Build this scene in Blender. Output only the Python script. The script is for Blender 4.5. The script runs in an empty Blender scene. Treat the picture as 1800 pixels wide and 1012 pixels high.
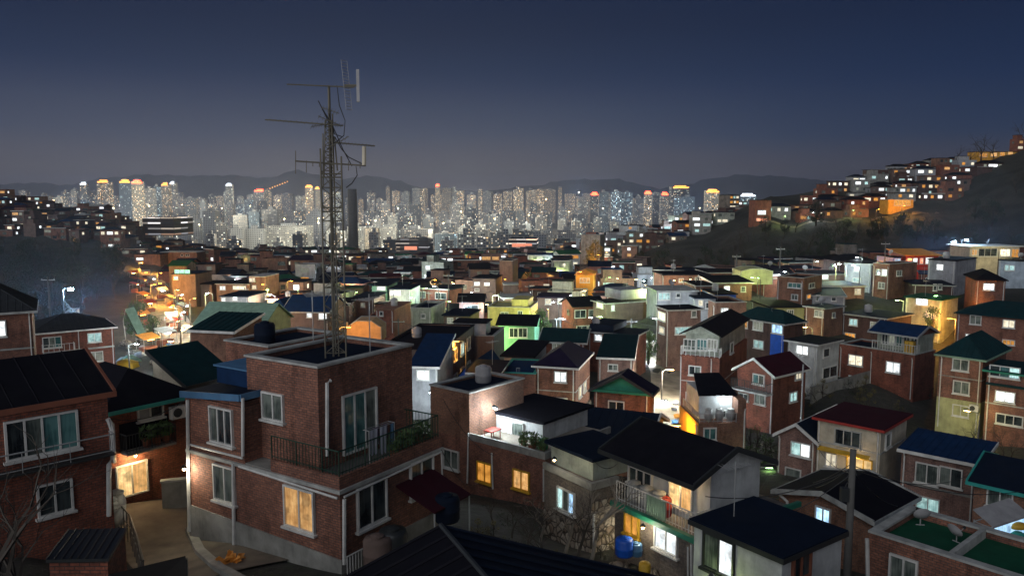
import bpy, math, random
from mathutils import Vector, Matrix
rnd = random.Random(7)
sc = bpy.context.scene
COL = sc.collection
# ------------------------------------------------------------------ camera, world, added fill light, exposure
PITCH = math.radians(6.5); FPX = 1400.0
cam = bpy.data.cameras.new("camera"); cam.sensor_width = 36.0; cam.lens = 36.0*FPX/1800.0
cam.clip_start = 0.5; cam.clip_end = 30000
camo = bpy.data.objects.new("camera", cam); COL.objects.link(camo)
camo.location = (0, 0, 0); camo.rotation_euler = (math.pi/2-PITCH, 0, 0); sc.camera = camo
sc.view_settings.view_transform = 'Standard'; sc.view_settings.look = 'None'
sc.view_settings.gamma = 1.0; sc.view_settings.exposure = 0.0
sc.cycles.use_denoising = True; sc.cycles.use_light_tree = True
sc.cycles.max_bounces = 5; sc.cycles.diffuse_bounces = 2; sc.cycles.glossy_bounces = 2
sc.cycles.volume_bounces = 0; sc.cycles.sample_clamp_indirect = 3.0; sc.cycles.transparent_max_bounces = 8

SUN_EL = math.radians(14); SUN_AZ = math.radians(212)     # where the added fill light comes from (clockwise from +Y)
world = bpy.data.worlds.new("World"); sc.world = world; world.use_nodes = True
wn = world.node_tree; wn.nodes.clear()
def WN(t, **k):
    n = wn.nodes.new(t)
    for a, b in k.items(): setattr(n, a, b)
    return n
wo = WN('ShaderNodeOutputWorld'); bg = WN('ShaderNodeBackground'); bg2 = WN('ShaderNodeBackground'); addw = WN('ShaderNodeAddShader')
sky = WN('ShaderNodeTexSky', sky_type='NISHITA', sun_disc=False, sun_elevation=math.radians(-5.0), sun_rotation=SUN_AZ)
wn.links.new(sky.outputs[0], bg.inputs[0]); bg.inputs[1].default_value = 0.06
tc = WN('ShaderNodeTexCoord'); sx = WN('ShaderNodeSeparateXYZ'); rp = WN('ShaderNodeValToRGB')
nz = WN('ShaderNodeTexNoise'); nz.inputs['Scale'].default_value = 2.2; nz.inputs['Detail'].default_value = 4
md = WN('ShaderNodeMath', operation='MULTIPLY_ADD'); md.inputs[1].default_value = 0.04
mp = WN('ShaderNodeMapping'); mp.inputs['Scale'].default_value = (1, 1, 3.5)
wn.links.new(tc.outputs['Generated'], sx.inputs[0]); wn.links.new(tc.outputs['Generated'], mp.inputs[0]); wn.links.new(mp.outputs[0], nz.inputs[0])
wn.links.new(nz.outputs[0], md.inputs[0]); wn.links.new(sx.outputs[2], md.inputs[2]); wn.links.new(md.outputs[0], rp.inputs[0])
cr = rp.color_ramp
STOPS = [(0.0, (.090, .080, .090)), (0.025, (.080, .073, .088)), (0.055, (.050, .051, .073)), (0.095, (.012, .030, .076)), (0.15, (.0030, .0175, .064)),
         (0.22, (.0010, .0100, .0420)), (0.40, (.0020, .0085, .033)), (1.0, (.002, .007, .022))]
cr.elements[0].position = 0.0; cr.elements[0].color = (*STOPS[0][1], 1)
cr.elements[1].position = 1.0; cr.elements[1].color = (*STOPS[-1][1], 1)
for p_, c_ in STOPS[1:-1]:
    e = cr.elements.new(p_); e.color = (*c_, 1)
wn.links.new(rp.outputs[0], bg2.inputs[0]); bg2.inputs[1].default_value = 1.0
gr = WN('ShaderNodeValToRGB'); wn.links.new(md.outputs[0], gr.inputs[0]); gr.color_ramp.elements[0].position = .015; gr.color_ramp.elements[0].color = (.070, .057, .046, 1); gr.color_ramp.elements[1].position = .17; gr.color_ramp.elements[1].color = (0, 0, 0, 1)
mr = WN('ShaderNodeMapRange'); wn.links.new(sx.outputs[0], mr.inputs[0])      # the city's glow, strongest over its centre and left
for i_, v_ in ((1, .55), (2, -.25), (3, .05), (4, 1.0)): mr.inputs[i_].default_value = v_
bg3 = WN('ShaderNodeBackground'); wn.links.new(gr.outputs[0], bg3.inputs[0]); wn.links.new(mr.outputs[0], bg3.inputs[1]); add3 = WN('ShaderNodeAddShader')
wn.links.new(bg2.outputs[0], add3.inputs[0]); wn.links.new(bg3.outputs[0], add3.inputs[1])
wn.links.new(bg.outputs[0], addw.inputs[0]); wn.links.new(add3.outputs[0], addw.inputs[1]); wn.links.new(addw.outputs[0], wo.inputs[0])
sun = bpy.data.lights.new("moon", 'SUN'); sun.energy = 1.9; sun.angle = math.radians(85); sun.color = (.94, .95, 1.0)  # broad directional fill added for the glow of city and hidden lamps
suno = bpy.data.objects.new("moon", sun); COL.objects.link(suno)
sd = Vector((math.sin(SUN_AZ)*math.cos(SUN_EL), math.cos(SUN_AZ)*math.cos(SUN_EL), math.sin(SUN_EL)))
suno.rotation_euler = sd.to_track_quat('Z', 'Y').to_euler(); suno.location = (0, 0, 60)

# ------------------------------------------------------------------ pixel rays (the photo is 1800 x 1012)
CP, SP = math.cos(PITCH), math.sin(PITCH)
def ray(u, v):
    cx = (u-900)/FPX; cy = (506-v)/FPX
    k = CP+cy*SP
    return cx/k, (-SP+cy*CP)/k          # X/Y and Z/Y
def at(u, v, Y):
    a, s = ray(u, v); return Vector((a*Y, Y, s*Y))
def proj(p):
    d = p[1]*CP-p[2]*SP; up = p[1]*SP+p[2]*CP
    if d < .1: return (-9999, -9999)
    return 900+FPX*p[0]/d, 506-FPX*up/d
# ------------------------------------------------------------------ tags
def tag(o, label=None, cat=None, group=None, kind=None):
    if label: o['label'] = label
    if cat: o['category'] = cat
    if group: o['group'] = group
    if kind: o['kind'] = kind
    return o
def empty(name, loc, rz, label, cat, group=None):
    o = bpy.data.objects.new(name, None); COL.objects.link(o); o.location = loc; o.rotation_euler = (0, 0, rz)
    o.empty_display_size = .3
    return tag(o, label, cat, group)
def copy_tree(o, parent=None):
    c = o.copy(); COL.objects.link(c)
    if parent: c.parent = parent
    for ch in list(o.children):
        if ch.type == 'MESH': copy_tree(ch, c)
    return c
# ------------------------------------------------------------------ mesh collector
class MB:
    def __init__(s): s.v = []; s.f = []; s.m = []; s.mats = []
    def mi(s, m):
        if m not in s.mats: s.mats.append(m)
        return s.mats.index(m)
    def poly(s, pts, m):
        n = len(s.v); s.v += [tuple(p) for p in pts]; s.f.append(tuple(range(n, n+len(pts)))); s.m.append(s.mi(m))
    def mesh(s, vs, fs, m):
        n = len(s.v); s.v += [tuple(p) for p in vs]; k = s.mi(m)
        for f in fs: s.f.append(tuple(n+i for i in f)); s.m.append(k)
    def box(s, x0, y0, z0, x1, y1, z1, m):
        s.mesh([(x0,y0,z0),(x1,y0,z0),(x1,y1,z0),(x0,y1,z0),(x0,y0,z1),(x1,y0,z1),(x1,y1,z1),(x0,y1,z1)],
               [(0,3,2,1),(4,5,6,7),(0,1,5,4),(1,2,6,5),(2,3,7,6),(3,0,4,7)], m)
    def prism(s, pts, z0, z1, m):        # pts counter-clockwise in plan
        n = len(pts)
        s.mesh([(p[0], p[1], z0) for p in pts]+[(p[0], p[1], z1) for p in pts],
               [tuple(range(n-1, -1, -1)), tuple(range(n, 2*n))]+[(i, (i+1) % n, n+(i+1) % n, n+i) for i in range(n)], m)
    def slab(s, q, t, m):                # a sloping panel: quad or polygon q (top side), t thick downwards
        n = len(q)
        s.mesh([tuple(p) for p in q]+[(p[0], p[1], p[2]-t) for p in q],
               [tuple(range(n)), tuple(range(2*n-1, n-1, -1))]+[(i, n+i, n+(i+1) % n, (i+1) % n) for i in range(n)], m)
    def tube(s, pts, r, m, n=6, r1=None):
        pts = [Vector(p) for p in pts]; rings = []
        for i, p in enumerate(pts):
            d = (pts[min(i+1, len(pts)-1)]-pts[max(i-1, 0)])
            if d.length < 1e-6: d = Vector((0, 0, 1))
            d.normalize(); a = d.orthogonal().normalized() if abs(d.z) > .99 else d.cross(Vector((0, 0, 1))).normalized(); b = d.cross(a)
            rr = r if r1 is None else r+(r1-r)*i/(len(pts)-1)
            rings.append([p+(a*math.cos(2*math.pi*k/n)+b*math.sin(2*math.pi*k/n))*rr for k in range(n)])
        vs = [q for R_ in rings for q in R_]; fs = []
        for i in range(len(pts)-1):
            for k in range(n):
                fs.append((i*n+k, i*n+(k+1) % n, (i+1)*n+(k+1) % n, (i+1)*n+k))
        fs.append(tuple(range(n-1, -1, -1))); fs.append(tuple((len(pts)-1)*n+k for k in range(n)))
        s.mesh(vs, fs, m)
    def lathe(s, prof, m, n=12, c=(0, 0, 0)):
        vs = []; fs = []
        for r, z in prof:
            vs += [(c[0]+r*math.cos(2*math.pi*k/n), c[1]+r*math.sin(2*math.pi*k/n), c[2]+z) for k in range(n)]
        for i in range(len(prof)-1):
            for k in range(n): fs.append((i*n+k, i*n+(k+1) % n, (i+1)*n+(k+1) % n, (i+1)*n+k))
        fs.append(tuple(range(n-1, -1, -1))); fs.append(tuple((len(prof)-1)*n+k for k in range(n)))
        s.mesh(vs, fs, m)
    def xform(s, M): s.v = [tuple(M @ Vector(p)) for p in s.v]; return s
    def build(s, name, parent=None, smooth=False):
        me = bpy.data.meshes.new(name); me.from_pydata(s.v, [], s.f)
        for m in s.mats: me.materials.append(MAT(m))
        me.polygons.foreach_set('material_index', s.m)
        if smooth: me.polygons.foreach_set('use_smooth', [True]*len(s.f))
        me.update()
        o = bpy.data.objects.new(name, me); COL.objects.link(o)
        if parent: o.parent = parent
        return o
# ------------------------------------------------------------------ materials
_M = {}; DEF = {}
def MAT(n):
    if n not in _M:
        m = bpy.data.materials.new(n); m.use_nodes = True; _M[n] = m
        DEF[n](m)
    return _M[n]
class NT:
    def __init__(s, m): s.t = m.node_tree; s.p = s.t.nodes['Principled BSDF']; s.o = s.t.nodes['Material Output']
    def n(s, t, ins=None, **k):
        q = s.t.nodes.new(t)
        for a, b in k.items(): setattr(q, a, b)
        for a, b in (ins or {}).items():
            if hasattr(b, 'links'): s.t.links.new(b, q.inputs[a])
            else: q.inputs[a].default_value = b
        return q
    def l(s, a, b): s.t.links.new(a, b)
    def set(s, **k):
        for a, b in k.items():
            a = a.replace('_', ' ')
            if hasattr(b, 'links'): s.l(b, s.p.inputs[a])
            else: s.p.inputs[a].default_value = b
    def math(s, op, a, b=0.0, c=0.0): return s.n('ShaderNodeMath', {0: a, 1: b, 2: c}, operation=op).outputs[0]
    def mix(s, f, a, b, bt='MIX'):
        q = s.n('ShaderNodeMix', data_type='RGBA', blend_type=bt)
        for i, x in ((0, f), (6, a), (7, b)):
            if hasattr(x, 'links'): s.l(x, q.inputs[i])
            else: q.inputs[i].default_value = x if i == 0 else (*x[:3], 1)
        return q.outputs[2]
    def ramp(s, f, stops, const=False):
        q = s.n('ShaderNodeValToRGB', {0: f}); c = q.color_ramp
        if const: c.interpolation = 'CONSTANT'
        c.elements[0].position = stops[0][0]; c.elements[0].color = (*stops[0][1], 1)
        c.elements[1].position = stops[-1][0]; c.elements[1].color = (*stops[-1][1], 1)
        for p_, k in stops[1:-1]: c.elements.new(p_).color = (*k, 1)
        return q.outputs[0]
    def obj(s): return s.n('ShaderNodeTexCoord').outputs['Object']
    def rand(s): return s.n('ShaderNodeObjectInfo').outputs['Random']
    def wallco(s):                       # (x+y, z) runs along both walls of a house
        sp = s.n('ShaderNodeSeparateXYZ', {0: s.obj()})
        h = s.math('ADD', sp.outputs[0], sp.outputs[1])
        return s.n('ShaderNodeCombineXYZ', {0: h, 1: sp.outputs[2]}).outputs[0], h, sp.outputs[2]
    def noise(s, vec, sc_, det=4, rough=.55): return s.n('ShaderNodeTexNoise', {'Vector': vec, 'Scale': sc_, 'Detail': det, 'Roughness': rough}).outputs[0]
    def bump(s, h, st=.4, d=.02): s.l(s.n('ShaderNodeBump', {'Strength': st, 'Distance': d, 'Height': h}).outputs[0], s.p.inputs['Normal'])
def brick(name, c1, c2, mo=(.13, .12, .11)):
    def f(m):
        t = NT(m); co, h, z = t.wallco()
        b = t.n('ShaderNodeTexBrick', {'Vector': co, 'Color1': (*c1, 1), 'Color2': (*c2, 1), 'Mortar': (*mo, 1), 'Scale': 1.0, 'Mortar Size': .012, 'Mortar Smooth': .3, 'Bias': -.1, 'Brick Width': .26, 'Row Height': .10})
        n1 = t.noise(t.obj(), .5, 6, .6); n2 = t.noise(t.n('ShaderNodeMapping', {0: co, 'Scale': (1.2, .35, 1)}).outputs[0], .9, 5, .6); n3 = t.noise(co, 9, 3)
        c = t.mix(1.0, b.outputs[0], t.ramp(n1, [(.3, (.55, .55, .56)), (.7, (1.2, 1.15, 1.1))]), 'MULTIPLY')
        c = t.mix(1.0, c, t.ramp(n2, [(.36, (.60, .58, .58)), (.47, (1, 1, 1)), (.72, (1.12, 1.14, 1.16))]), 'MULTIPLY')
        c = t.mix(1.0, c, t.ramp(n3, [(.3, (.7, .7, .7)), (.7, (1.25, 1.25, 1.25))]), 'MULTIPLY')
        t.set(Base_Color=c, Roughness=.88)
        t.bump(t.math('SUBTRACT', n3, b.outputs['Fac']), .8, .03)
    DEF[name] = f
def plaster(name, col, dirt=.55, rough=.85):
    def f(m):
        t = NT(m); co, h, z = t.wallco()
        n1 = t.noise(t.obj(), .7, 6, .65); n2 = t.noise(t.n('ShaderNodeMapping', {0: co, 'Scale': (1.6, .3, 1)}).outputs[0], .8, 6, .7)
        c = t.mix(1.0, (*col, 1), t.ramp(n1, [(.3, (dirt,)*3), (.65, (1.08, 1.08, 1.08))]), 'MULTIPLY')
        c = t.mix(1.0, c, t.ramp(n2, [(.32, (.3+dirt*.7,)*3), (.5, (1, 1, 1))]), 'MULTIPLY')
        t.set(Base_Color=c, Roughness=rough); t.bump(t.noise(co, 22, 4), .35, .01)
    DEF[name] = f
def paint(name, col, rough=.6, metal=0.0, var=.75, sc_=1.5, bump=.15):
    def f(m):
        t = NT(m); n1 = t.noise(t.obj(), sc_, 6, .6); n0 = t.noise(t.obj(), sc_*.28, 5, .7)
        c = t.mix(1.0, (*col, 1), t.ramp(n1, [(.3, (var,)*3), (.7, (1.15, 1.15, 1.15))]), 'MULTIPLY')
        if name.endswith('roof') or name in ('navy', 'maroon'): c = t.mix(t.ramp(n0, [(.50, (0, 0, 0)), (.60, (.55, .55, .55))]), c, tuple(x*.7+.007 for x in col))
        t.set(Base_Color=c, Roughness=rough, Metallic=metal)
        if name.endswith('roof') or name in ('navy', 'maroon'): t.p.inputs['Specular IOR Level'].default_value = .12; t.p.inputs['Roughness'].default_value = .8
        if bump: t.bump(t.noise(t.obj(), sc_*9, 4), bump, .01)
    DEF[name] = f
def lit(name, col, st, curtain=.5, tint=None, sample=True):
    def f(m):                            # a lit room behind glass and curtains
        t = NT(m); co, h, z = t.wallco(); r = t.rand()
        folds = t.noise(t.n('ShaderNodeMapping', {0: co, 'Scale': (6, .5, 1)}).outputs[0], 1.6, 3)
        blobs = t.noise(co, 2.3, 3)
        k = t.math('MULTIPLY', t.math('MULTIPLY_ADD', folds, curtain*1.6, 1-curtain*.8), t.math('MULTIPLY_ADD', blobs, 1.5, .25))
        k = t.math('MULTIPLY', k, t.math('MULTIPLY_ADD', r, .7, .65))
        if sample: k = t.math('MULTIPLY', k, t.ramp(t.noise(co, 1.35, 2, .5), [(.36, (.60, .60, .60)), (.43, (1, 1, 1))]))
        c = t.mix(blobs, (*col, 1), (*(tint or col), 1))
        t.set(Base_Color=(.05, .05, .05, 1), Roughness=.15, Emission_Color=c, Emission_Strength=t.math('MULTIPLY', k, st))
        m.cycles.emission_sampling = 'AUTO' if sample else 'NONE'
    DEF[name] = f
def glow(name, col, st, sample=True):
    def f(m):
        t = NT(m); t.set(Base_Color=(*col, 1), Emission_Color=(*col, 1), Emission_Strength=st)
        m.cycles.emission_sampling = 'AUTO' if sample else 'NONE'
    DEF[name] = f
def glassy(name, c1, c2):
    def f(m):                            # unlit glass with a pale curtain behind
        t = NT(m); co, h, z = t.wallco()
        n = t.noise(t.n('ShaderNodeMapping', {0: co, 'Scale': (7, .5, 1)}).outputs[0], 1.7, 3)
        n2 = t.noise(co, .9, 2)
        t.set(Base_Color=t.mix(t.ramp(t.math('MULTIPLY_ADD', n2, .8, t.math('MULTIPLY', n, .45)), [(.5, (0, 0, 0)), (.72, (1, 1, 1))]), c1, c2), Roughness=.12)
        t.p.inputs['Specular IOR Level'].default_value = .7
    DEF[name] = f
brick('brick_brown', (.33, .140, .088), (.20, .090, .062), (.10, .082, .072))
brick('brick_red', (.33, .105, .060), (.20, .068, .042), (.08, .06, .052))
brick('brick_orange', (.32, .155, .090), (.24, .115, .07))
brick('brick_dark', (.12, .055, .042), (.085, .042, .035), (.08, .075, .07))
brick('brick_grey', (.20, .165, .13), (.14, .12, .10), (.18, .17, .16))
brick('brick_pink', (.33, .19, .15), (.25, .145, .12))
plaster('concrete', (.30, .30, .27), .5)
plaster('concrete_green', (.40, .44, .36), .5)
plaster('plaster_white', (.56, .58, .56), .6)
plaster('plaster_cream', (.55, .50, .38), .6)
plaster('plaster_grey', (.33, .34, .35), .6)
plaster('plaster_blue', (.38, .46, .52), .6)
plaster('plaster_mint', (.22, .50, .32), .6)
plaster('plaster_yellow', (.55, .48, .16), .6)
plaster('plaster_brown', (.16, .11, .09), .6)
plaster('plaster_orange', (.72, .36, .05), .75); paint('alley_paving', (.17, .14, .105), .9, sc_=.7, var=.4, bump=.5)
plaster('plaster_olive', (.42, .42, .2), .6)
def stone_f(m):
    t = NT(m); co, h, z = t.wallco(); v = t.n('ShaderNodeTexVoronoi', {'Vector': co, 'Scale': 2.6, 'Randomness': .9}); e = t.n('ShaderNodeTexVoronoi', {'Vector': co, 'Scale': 2.6, 'Randomness': .9}, feature='DISTANCE_TO_EDGE')
    k = t.ramp(e.outputs['Distance'], [(.02, (.18, .17, .16)), (.12, (1, 1, 1))]); s_ = t.n('ShaderNodeSeparateColor', {0: v.outputs['Color']})
    c = t.mix(s_.outputs[0], (.20, .15, .11), (.42, .38, .31)); c = t.mix(1.0, c, k, 'MULTIPLY'); c = t.mix(1.0, c, t.ramp(t.noise(co, 6, 4), [(.3, (.6, .6, .6)), (.7, (1.2, 1.2, 1.2))]), 'MULTIPLY')
    t.set(Base_Color=c, Roughness=.9); t.bump(e.outputs['Distance'], .9, .15)
DEF['stone'] = stone_f
paint('white_trim', (.62, .62, .58), .5)
paint('coping', (.42, .43, .40), .8, var=.55)
paint('navy', (.006, .012, .026), .6); paint('black_roof', (.007, .007, .011), .7); paint('purple_roof', (.013, .009, .026), .6)
paint('maroon', (.040, .007, .013), .6); paint('blue_roof', (.008, .030, .085), .55); paint('teal_roof', (.006, .030, .034), .55)
paint('green_roof', (.010, .075, .040), .6); paint('green_fascia', (.02, .20, .12), .5); paint('blue_fascia', (.07, .18, .32), .5); paint('teal_fascia', (.03, .30, .26), .5)
paint('red_paint', (.35, .03, .02), .5); paint('blue_paint', (.01, .10, .55), .45); paint('yellow_paint', (.55, .33, .03), .55); paint('green_paint', (.03, .22, .08), .6)
paint('dark_metal', (.045, .05, .05), .5, .4); paint('green_metal', (.010, .045, .026), .5, .2); paint('steel', (.36, .37, .36), .5, .2); paint('rust_steel', (.13, .12, .09), .7, .1)
paint('pole', (.10, .098, .09), .85); paint('wire', (.02, .02, .02), .6, bump=0); paint('cloth_white', (.34, .36, .42), .9); paint('cloth_purple', (.16, .10, .18), .9)
paint('rubber', (.02, .02, .02), .8); paint('bark', (.05, .042, .033), .95, bump=.5); paint('bark_pale', (.20, .18, .15), .9, bump=.4)
paint('leaf_dark', (.018, .030, .013), .7, bump=0, sc_=4); paint('leaf_green', (.06, .11, .03), .7, bump=0, sc_=4); paint('leaf_yellow', (.13, .11, .03), .7, bump=0, sc_=4)
paint('soil', (.075, .062, .048), .95, sc_=.6); paint('asphalt', (.09, .088, .082), .9, sc_=.8, bump=.3); paint('pavement', (.36, .32, .26), .9, sc_=.5, var=.45, bump=.5)
paint('mountain', (.035, .04, .045), 1.0, sc_=.002, bump=0); paint('canvas', (.50, .32, .16), .85); paint('terracotta', (.22, .075, .04), .8); paint('sack_teal', (.03, .30, .25), .7); paint('tarp_grey', (.33, .33, .33), .7)
paint('orange_tarp', (.70, .28, .04), .6); paint('pale_green_roof', (.22, .33, .24), .7); paint('pink_wall', (.45, .25, .22), .8); paint('tile_roof', (.030, .034, .038), .5)
glassy('glass_dark', (.012, .016, .020), (.055, .07, .07)); glassy('glass_curtain', (.05, .065, .06), (.20, .23, .20)); glassy('glass_teal', (.03, .10, .10), (.12, .26, .25))
lit('lit_warm', (1.0, .40, .08), .68, .9, (1.0, .66, .28)); lit('lit_amber', (1.0, .34, .03), .7, .6, (1.0, .5, .1)); lit('lit_cream', (1.0, .84, .52), 1.05, .4, (1, .95, .8))
lit('lit_white', (.82, .93, 1.0), 1.55, .35, (1, 1, .96)); lit('lit_cyan', (.35, .85, .85), .75, .8, (.8, 1, .95)); lit('lit_blue', (.25, .55, 1.0), 1.1, .6, (.6, .85, 1)); lit('lit_dim', (.75, .72, .55), .28, .7, (.5, .6, .5))
lit('lit_sign_green', (.05, .9, .35), 1.6, .5, (.6, 1, .9)); lit('lit_sign_red', (1, .12, .05), 1.6, .5, (1, .5, .3)); lit('lit_room', (1.0, .50, .14), .95, .9, (1, .8, .4))
glow('bulb_arc', (.55, .80, 1.0), 160); glow('bulb_white', (.80, .92, 1.0), 40); glow('bulb_warm', (1.0, .62, .25), 30); glow('bulb_orange', (1.0, .42, .06), 25); glow('bulb_green', (.45, 1.0, .35), 20)
glow('aircraft_red', (1.0, .06, .02), 14, False); glow('crown_amber', (1.0, .40, .06), 3.0, False); glow('crown_white', (.8, .9, 1.0), 3.0, False)
def tower_mat(name, base, cols, frac, st, fw=3.0, fh=2.9, m4=(.22, .80, .30, .82)):
    def f(m):                            # far apartment facade: a grid of windows, some lit
        t = NT(m); co, h, z = t.wallco(); r = t.rand()
        hu = t.math('DIVIDE', h, fw); hv = t.math('DIVIDE', z, fh)
        cell = t.n('ShaderNodeCombineXYZ', {0: t.math('FLOOR', hu), 1: t.math('FLOOR', hv), 2: t.math('MULTIPLY', r, 91.7)}).outputs[0]
        w = t.n('ShaderNodeTexWhiteNoise', {'Vector': cell}, noise_dimensions='3D')
        fu = t.math('FRACT', hu); fv = t.math('FRACT', hv)
        inw = t.math('MULTIPLY', t.math('MULTIPLY', t.math('GREATER_THAN', fu, m4[0]), t.math('LESS_THAN', fu, m4[1])), t.math('MULTIPLY', t.math('GREATER_THAN', fv, m4[2]), t.math('LESS_THAN', fv, m4[3])))
        big = t.noise(cell, .23, 2)
        on = t.math('LESS_THAN', w.outputs[0], t.math('MULTIPLY', t.math('MULTIPLY', big, 2.0), frac))
        sep = t.n('ShaderNodeSeparateColor', {0: w.outputs[1]})
        col = t.ramp(sep.outputs[1], [(0, cols[0]), (.35, cols[1]), (.7, cols[2]), (1, cols[3])])
        br = t.math('MULTIPLY', t.math('POWER', sep.outputs[2], 2.0), 2.6)
        n = t.noise(t.obj(), .02, 3)
        wall = t.mix(inw, t.mix(n, tuple(x*.42 for x in base), tuple(x*.72 for x in base)), (.05, .06, .07))
        t.set(Base_Color=wall, Roughness=.7, Emission_Color=col, Emission_Strength=t.math('MULTIPLY', t.math('MULTIPLY', inw, on), t.math('MULTIPLY', t.math('MULTIPLY', t.math('ADD', br, .25), t.math('MULTIPLY_ADD', t.math('FRACT', t.math('MULTIPLY', r, 17.3)), 1.25, .3)), st*.9)))
        m.cycles.emission_sampling = 'NONE'
    DEF[name] = f
WM = [(1, .58, .22), (1, .80, .50), (1, .96, .84), (.78, .95, .80)]
tower_mat('tower_grey', (.33, .34, .34), WM, .36, .75); tower_mat('tower_pale', (.45, .46, .44), [(1, .8, .45), (1, .95, .7), (.9, 1, .9), (.85, 1, .8)], .46, .75)
tower_mat('tower_dark', (.10, .12, .14), WM, .26, .9); tower_mat('tower_warm', (.40, .36, .28), [(1, .55, .2), (1, .7, .36), (1, .85, .6), (1, .97, .9)], .50, 1.0)
tower_mat('tower_blue', (.12, .18, .24), [(.5, .8, 1), (.7, .95, 1), (.9, 1, 1), (1, .9, .7)], .38, .95); tower_mat('tower_blank', (.42, .45, .47), WM, .05, 1.0)
tower_mat('office_band', (.10, .09, .09), [(1, .5, .3), (1, .8, .6), (1, .9, .8), (.9, .9, 1)], .85, .7, 9.0, 3.6, (.02, .99, .5, .75))
# ------------------------------------------------------------------ the lie of the land: per column of the photo, (distance, pixel row of the ground)
FARG = [(2500, 398), (4000, 386), (9000, 364), (16000, 357)]
TT = {
 -500: [(8,1500),(30,900),(60,740),(100,600),(160,520),(250,450),(350,380),(450,330),(520,325),(800,390),(1200,420)],
 0: [(8,1500),(30,930),(60,770),(85,670),(110,625),(160,545),(250,480),(350,425),(430,375),(480,362),(560,364),(800,400),(1200,425)],
 200: [(8,1500),(38,905),(60,790),(100,655),(130,610),(200,530),(300,455),(400,412),(500,388),(560,388),(800,425),(1200,445)],
 290: [(8,1500),(38,905),(60,800),(100,655),(130,603),(200,530),(300,482),(420,456),(600,444),(800,446),(1200,448)],
 420: [(8,1600),(34,925),(60,810),(100,655),(140,595),(200,540),(300,487),(500,468),(800,459),(1200,453)],
 700: [(8,1600),(28,1010),(40,910),(60,820),(80,740),(100,680),(140,600),(200,535),(300,487),(500,469),(800,460),(1200,453)],
 900: [(8,1600),(30,1000),(46,885),(60,810),(80,745),(100,680),(140,597),(200,535),(300,487),(500,469),(800,460),(1200,453)],
 1100: [(8,1600),(32,1010),(40,930),(60,830),(80,745),(100,680),(140,592),(200,530),(280,492),(340,472),(400,428),(500,430),(800,445),(1200,446)],
 1200: [(8,1600),(26,1100),(40,950),(60,820),(80,745),(100,690),(140,592),(180,528),(230,497),(300,455),(400,405),(480,402),(700,432),(1200,440)],
 1350: [(8,1600),(26,1100),(40,960),(58,850),(78,760),(100,690),(125,602),(155,535),(200,500),(260,455),(320,398),(360,372),(420,345),(470,345),(600,400),(1200,428)],
 1500: [(8,1600),(26,1120),(40,980),(55,880),(92,695),(112,612),(135,545),(160,505),(200,485),(250,440),(320,388),(340,375),(400,322),(440,316),(600,380),(1200,425)],
 1650: [(8,1600),(28,1100),(40,1000),(52,940),(80,770),(105,670),(120,608),(140,535),(165,497),(200,478),(250,430),(320,378),(340,358),(400,293),(440,287),(600,370),(1200,425)],
 1800: [(8,1600),(28,1100),(50,900),(75,770),(105,640),(120,575),(150,505),(175,482),(220,440),(280,370),(340,300),(400,258),(450,252),(600,350),(1200,425)],
 2300: [(8,1600),(28,1100),(50,900),(75,760),(105,620),(150,480),(220,380),(300,290),(400,210),(450,205),(700,330),(1200,420)]}
TU = sorted(TT)
def _col(u, Y):
    L = TT[u] if TT[u][-1] == FARG[-1] else TT.setdefault(u, TT[u])
    pts = L+FARG if L[-1][0] < 2500 else L
    if Y <= pts[0][0]: return pts[0][1]
    for (y0, v0), (y1, v1) in zip(pts, pts[1:]):
        if Y <= y1:
            k = math.log(Y/y0)/math.log(y1/y0); return v0+(v1-v0)*k
    return pts[-1][1]
ANCH = []                                # (x, y, dz, radius) corrections where a house stands
def T0(x, Y):
    if Y < 8: Y = 8.0
    u = 900+FPX*.97*x/Y
    u = max(TU[0], min(TU[-1], u))
    for a, b in zip(TU, TU[1:]):
        if u <= b:
            k = (u-a)/(b-a); k = k*k*(3-2*k); v = _col(a, Y)*(1-k)+_col(b, Y)*k; break
    return ray(900, v)[1]*Y
def T(x, Y):
    z = T0(x, Y)
    if Y < 400 and ANCH:
        sw = 0; sz = 0
        for (ax, ay, dz, r) in ANCH:
            d2 = ((ax-x)**2+(ay-Y)**2)/(r*r)
            if d2 < 9: w = math.exp(-d2*1.6); sw += w; sz += w*dz
        if sw > 0: z += sz/(sw+.15)
    return z
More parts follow.
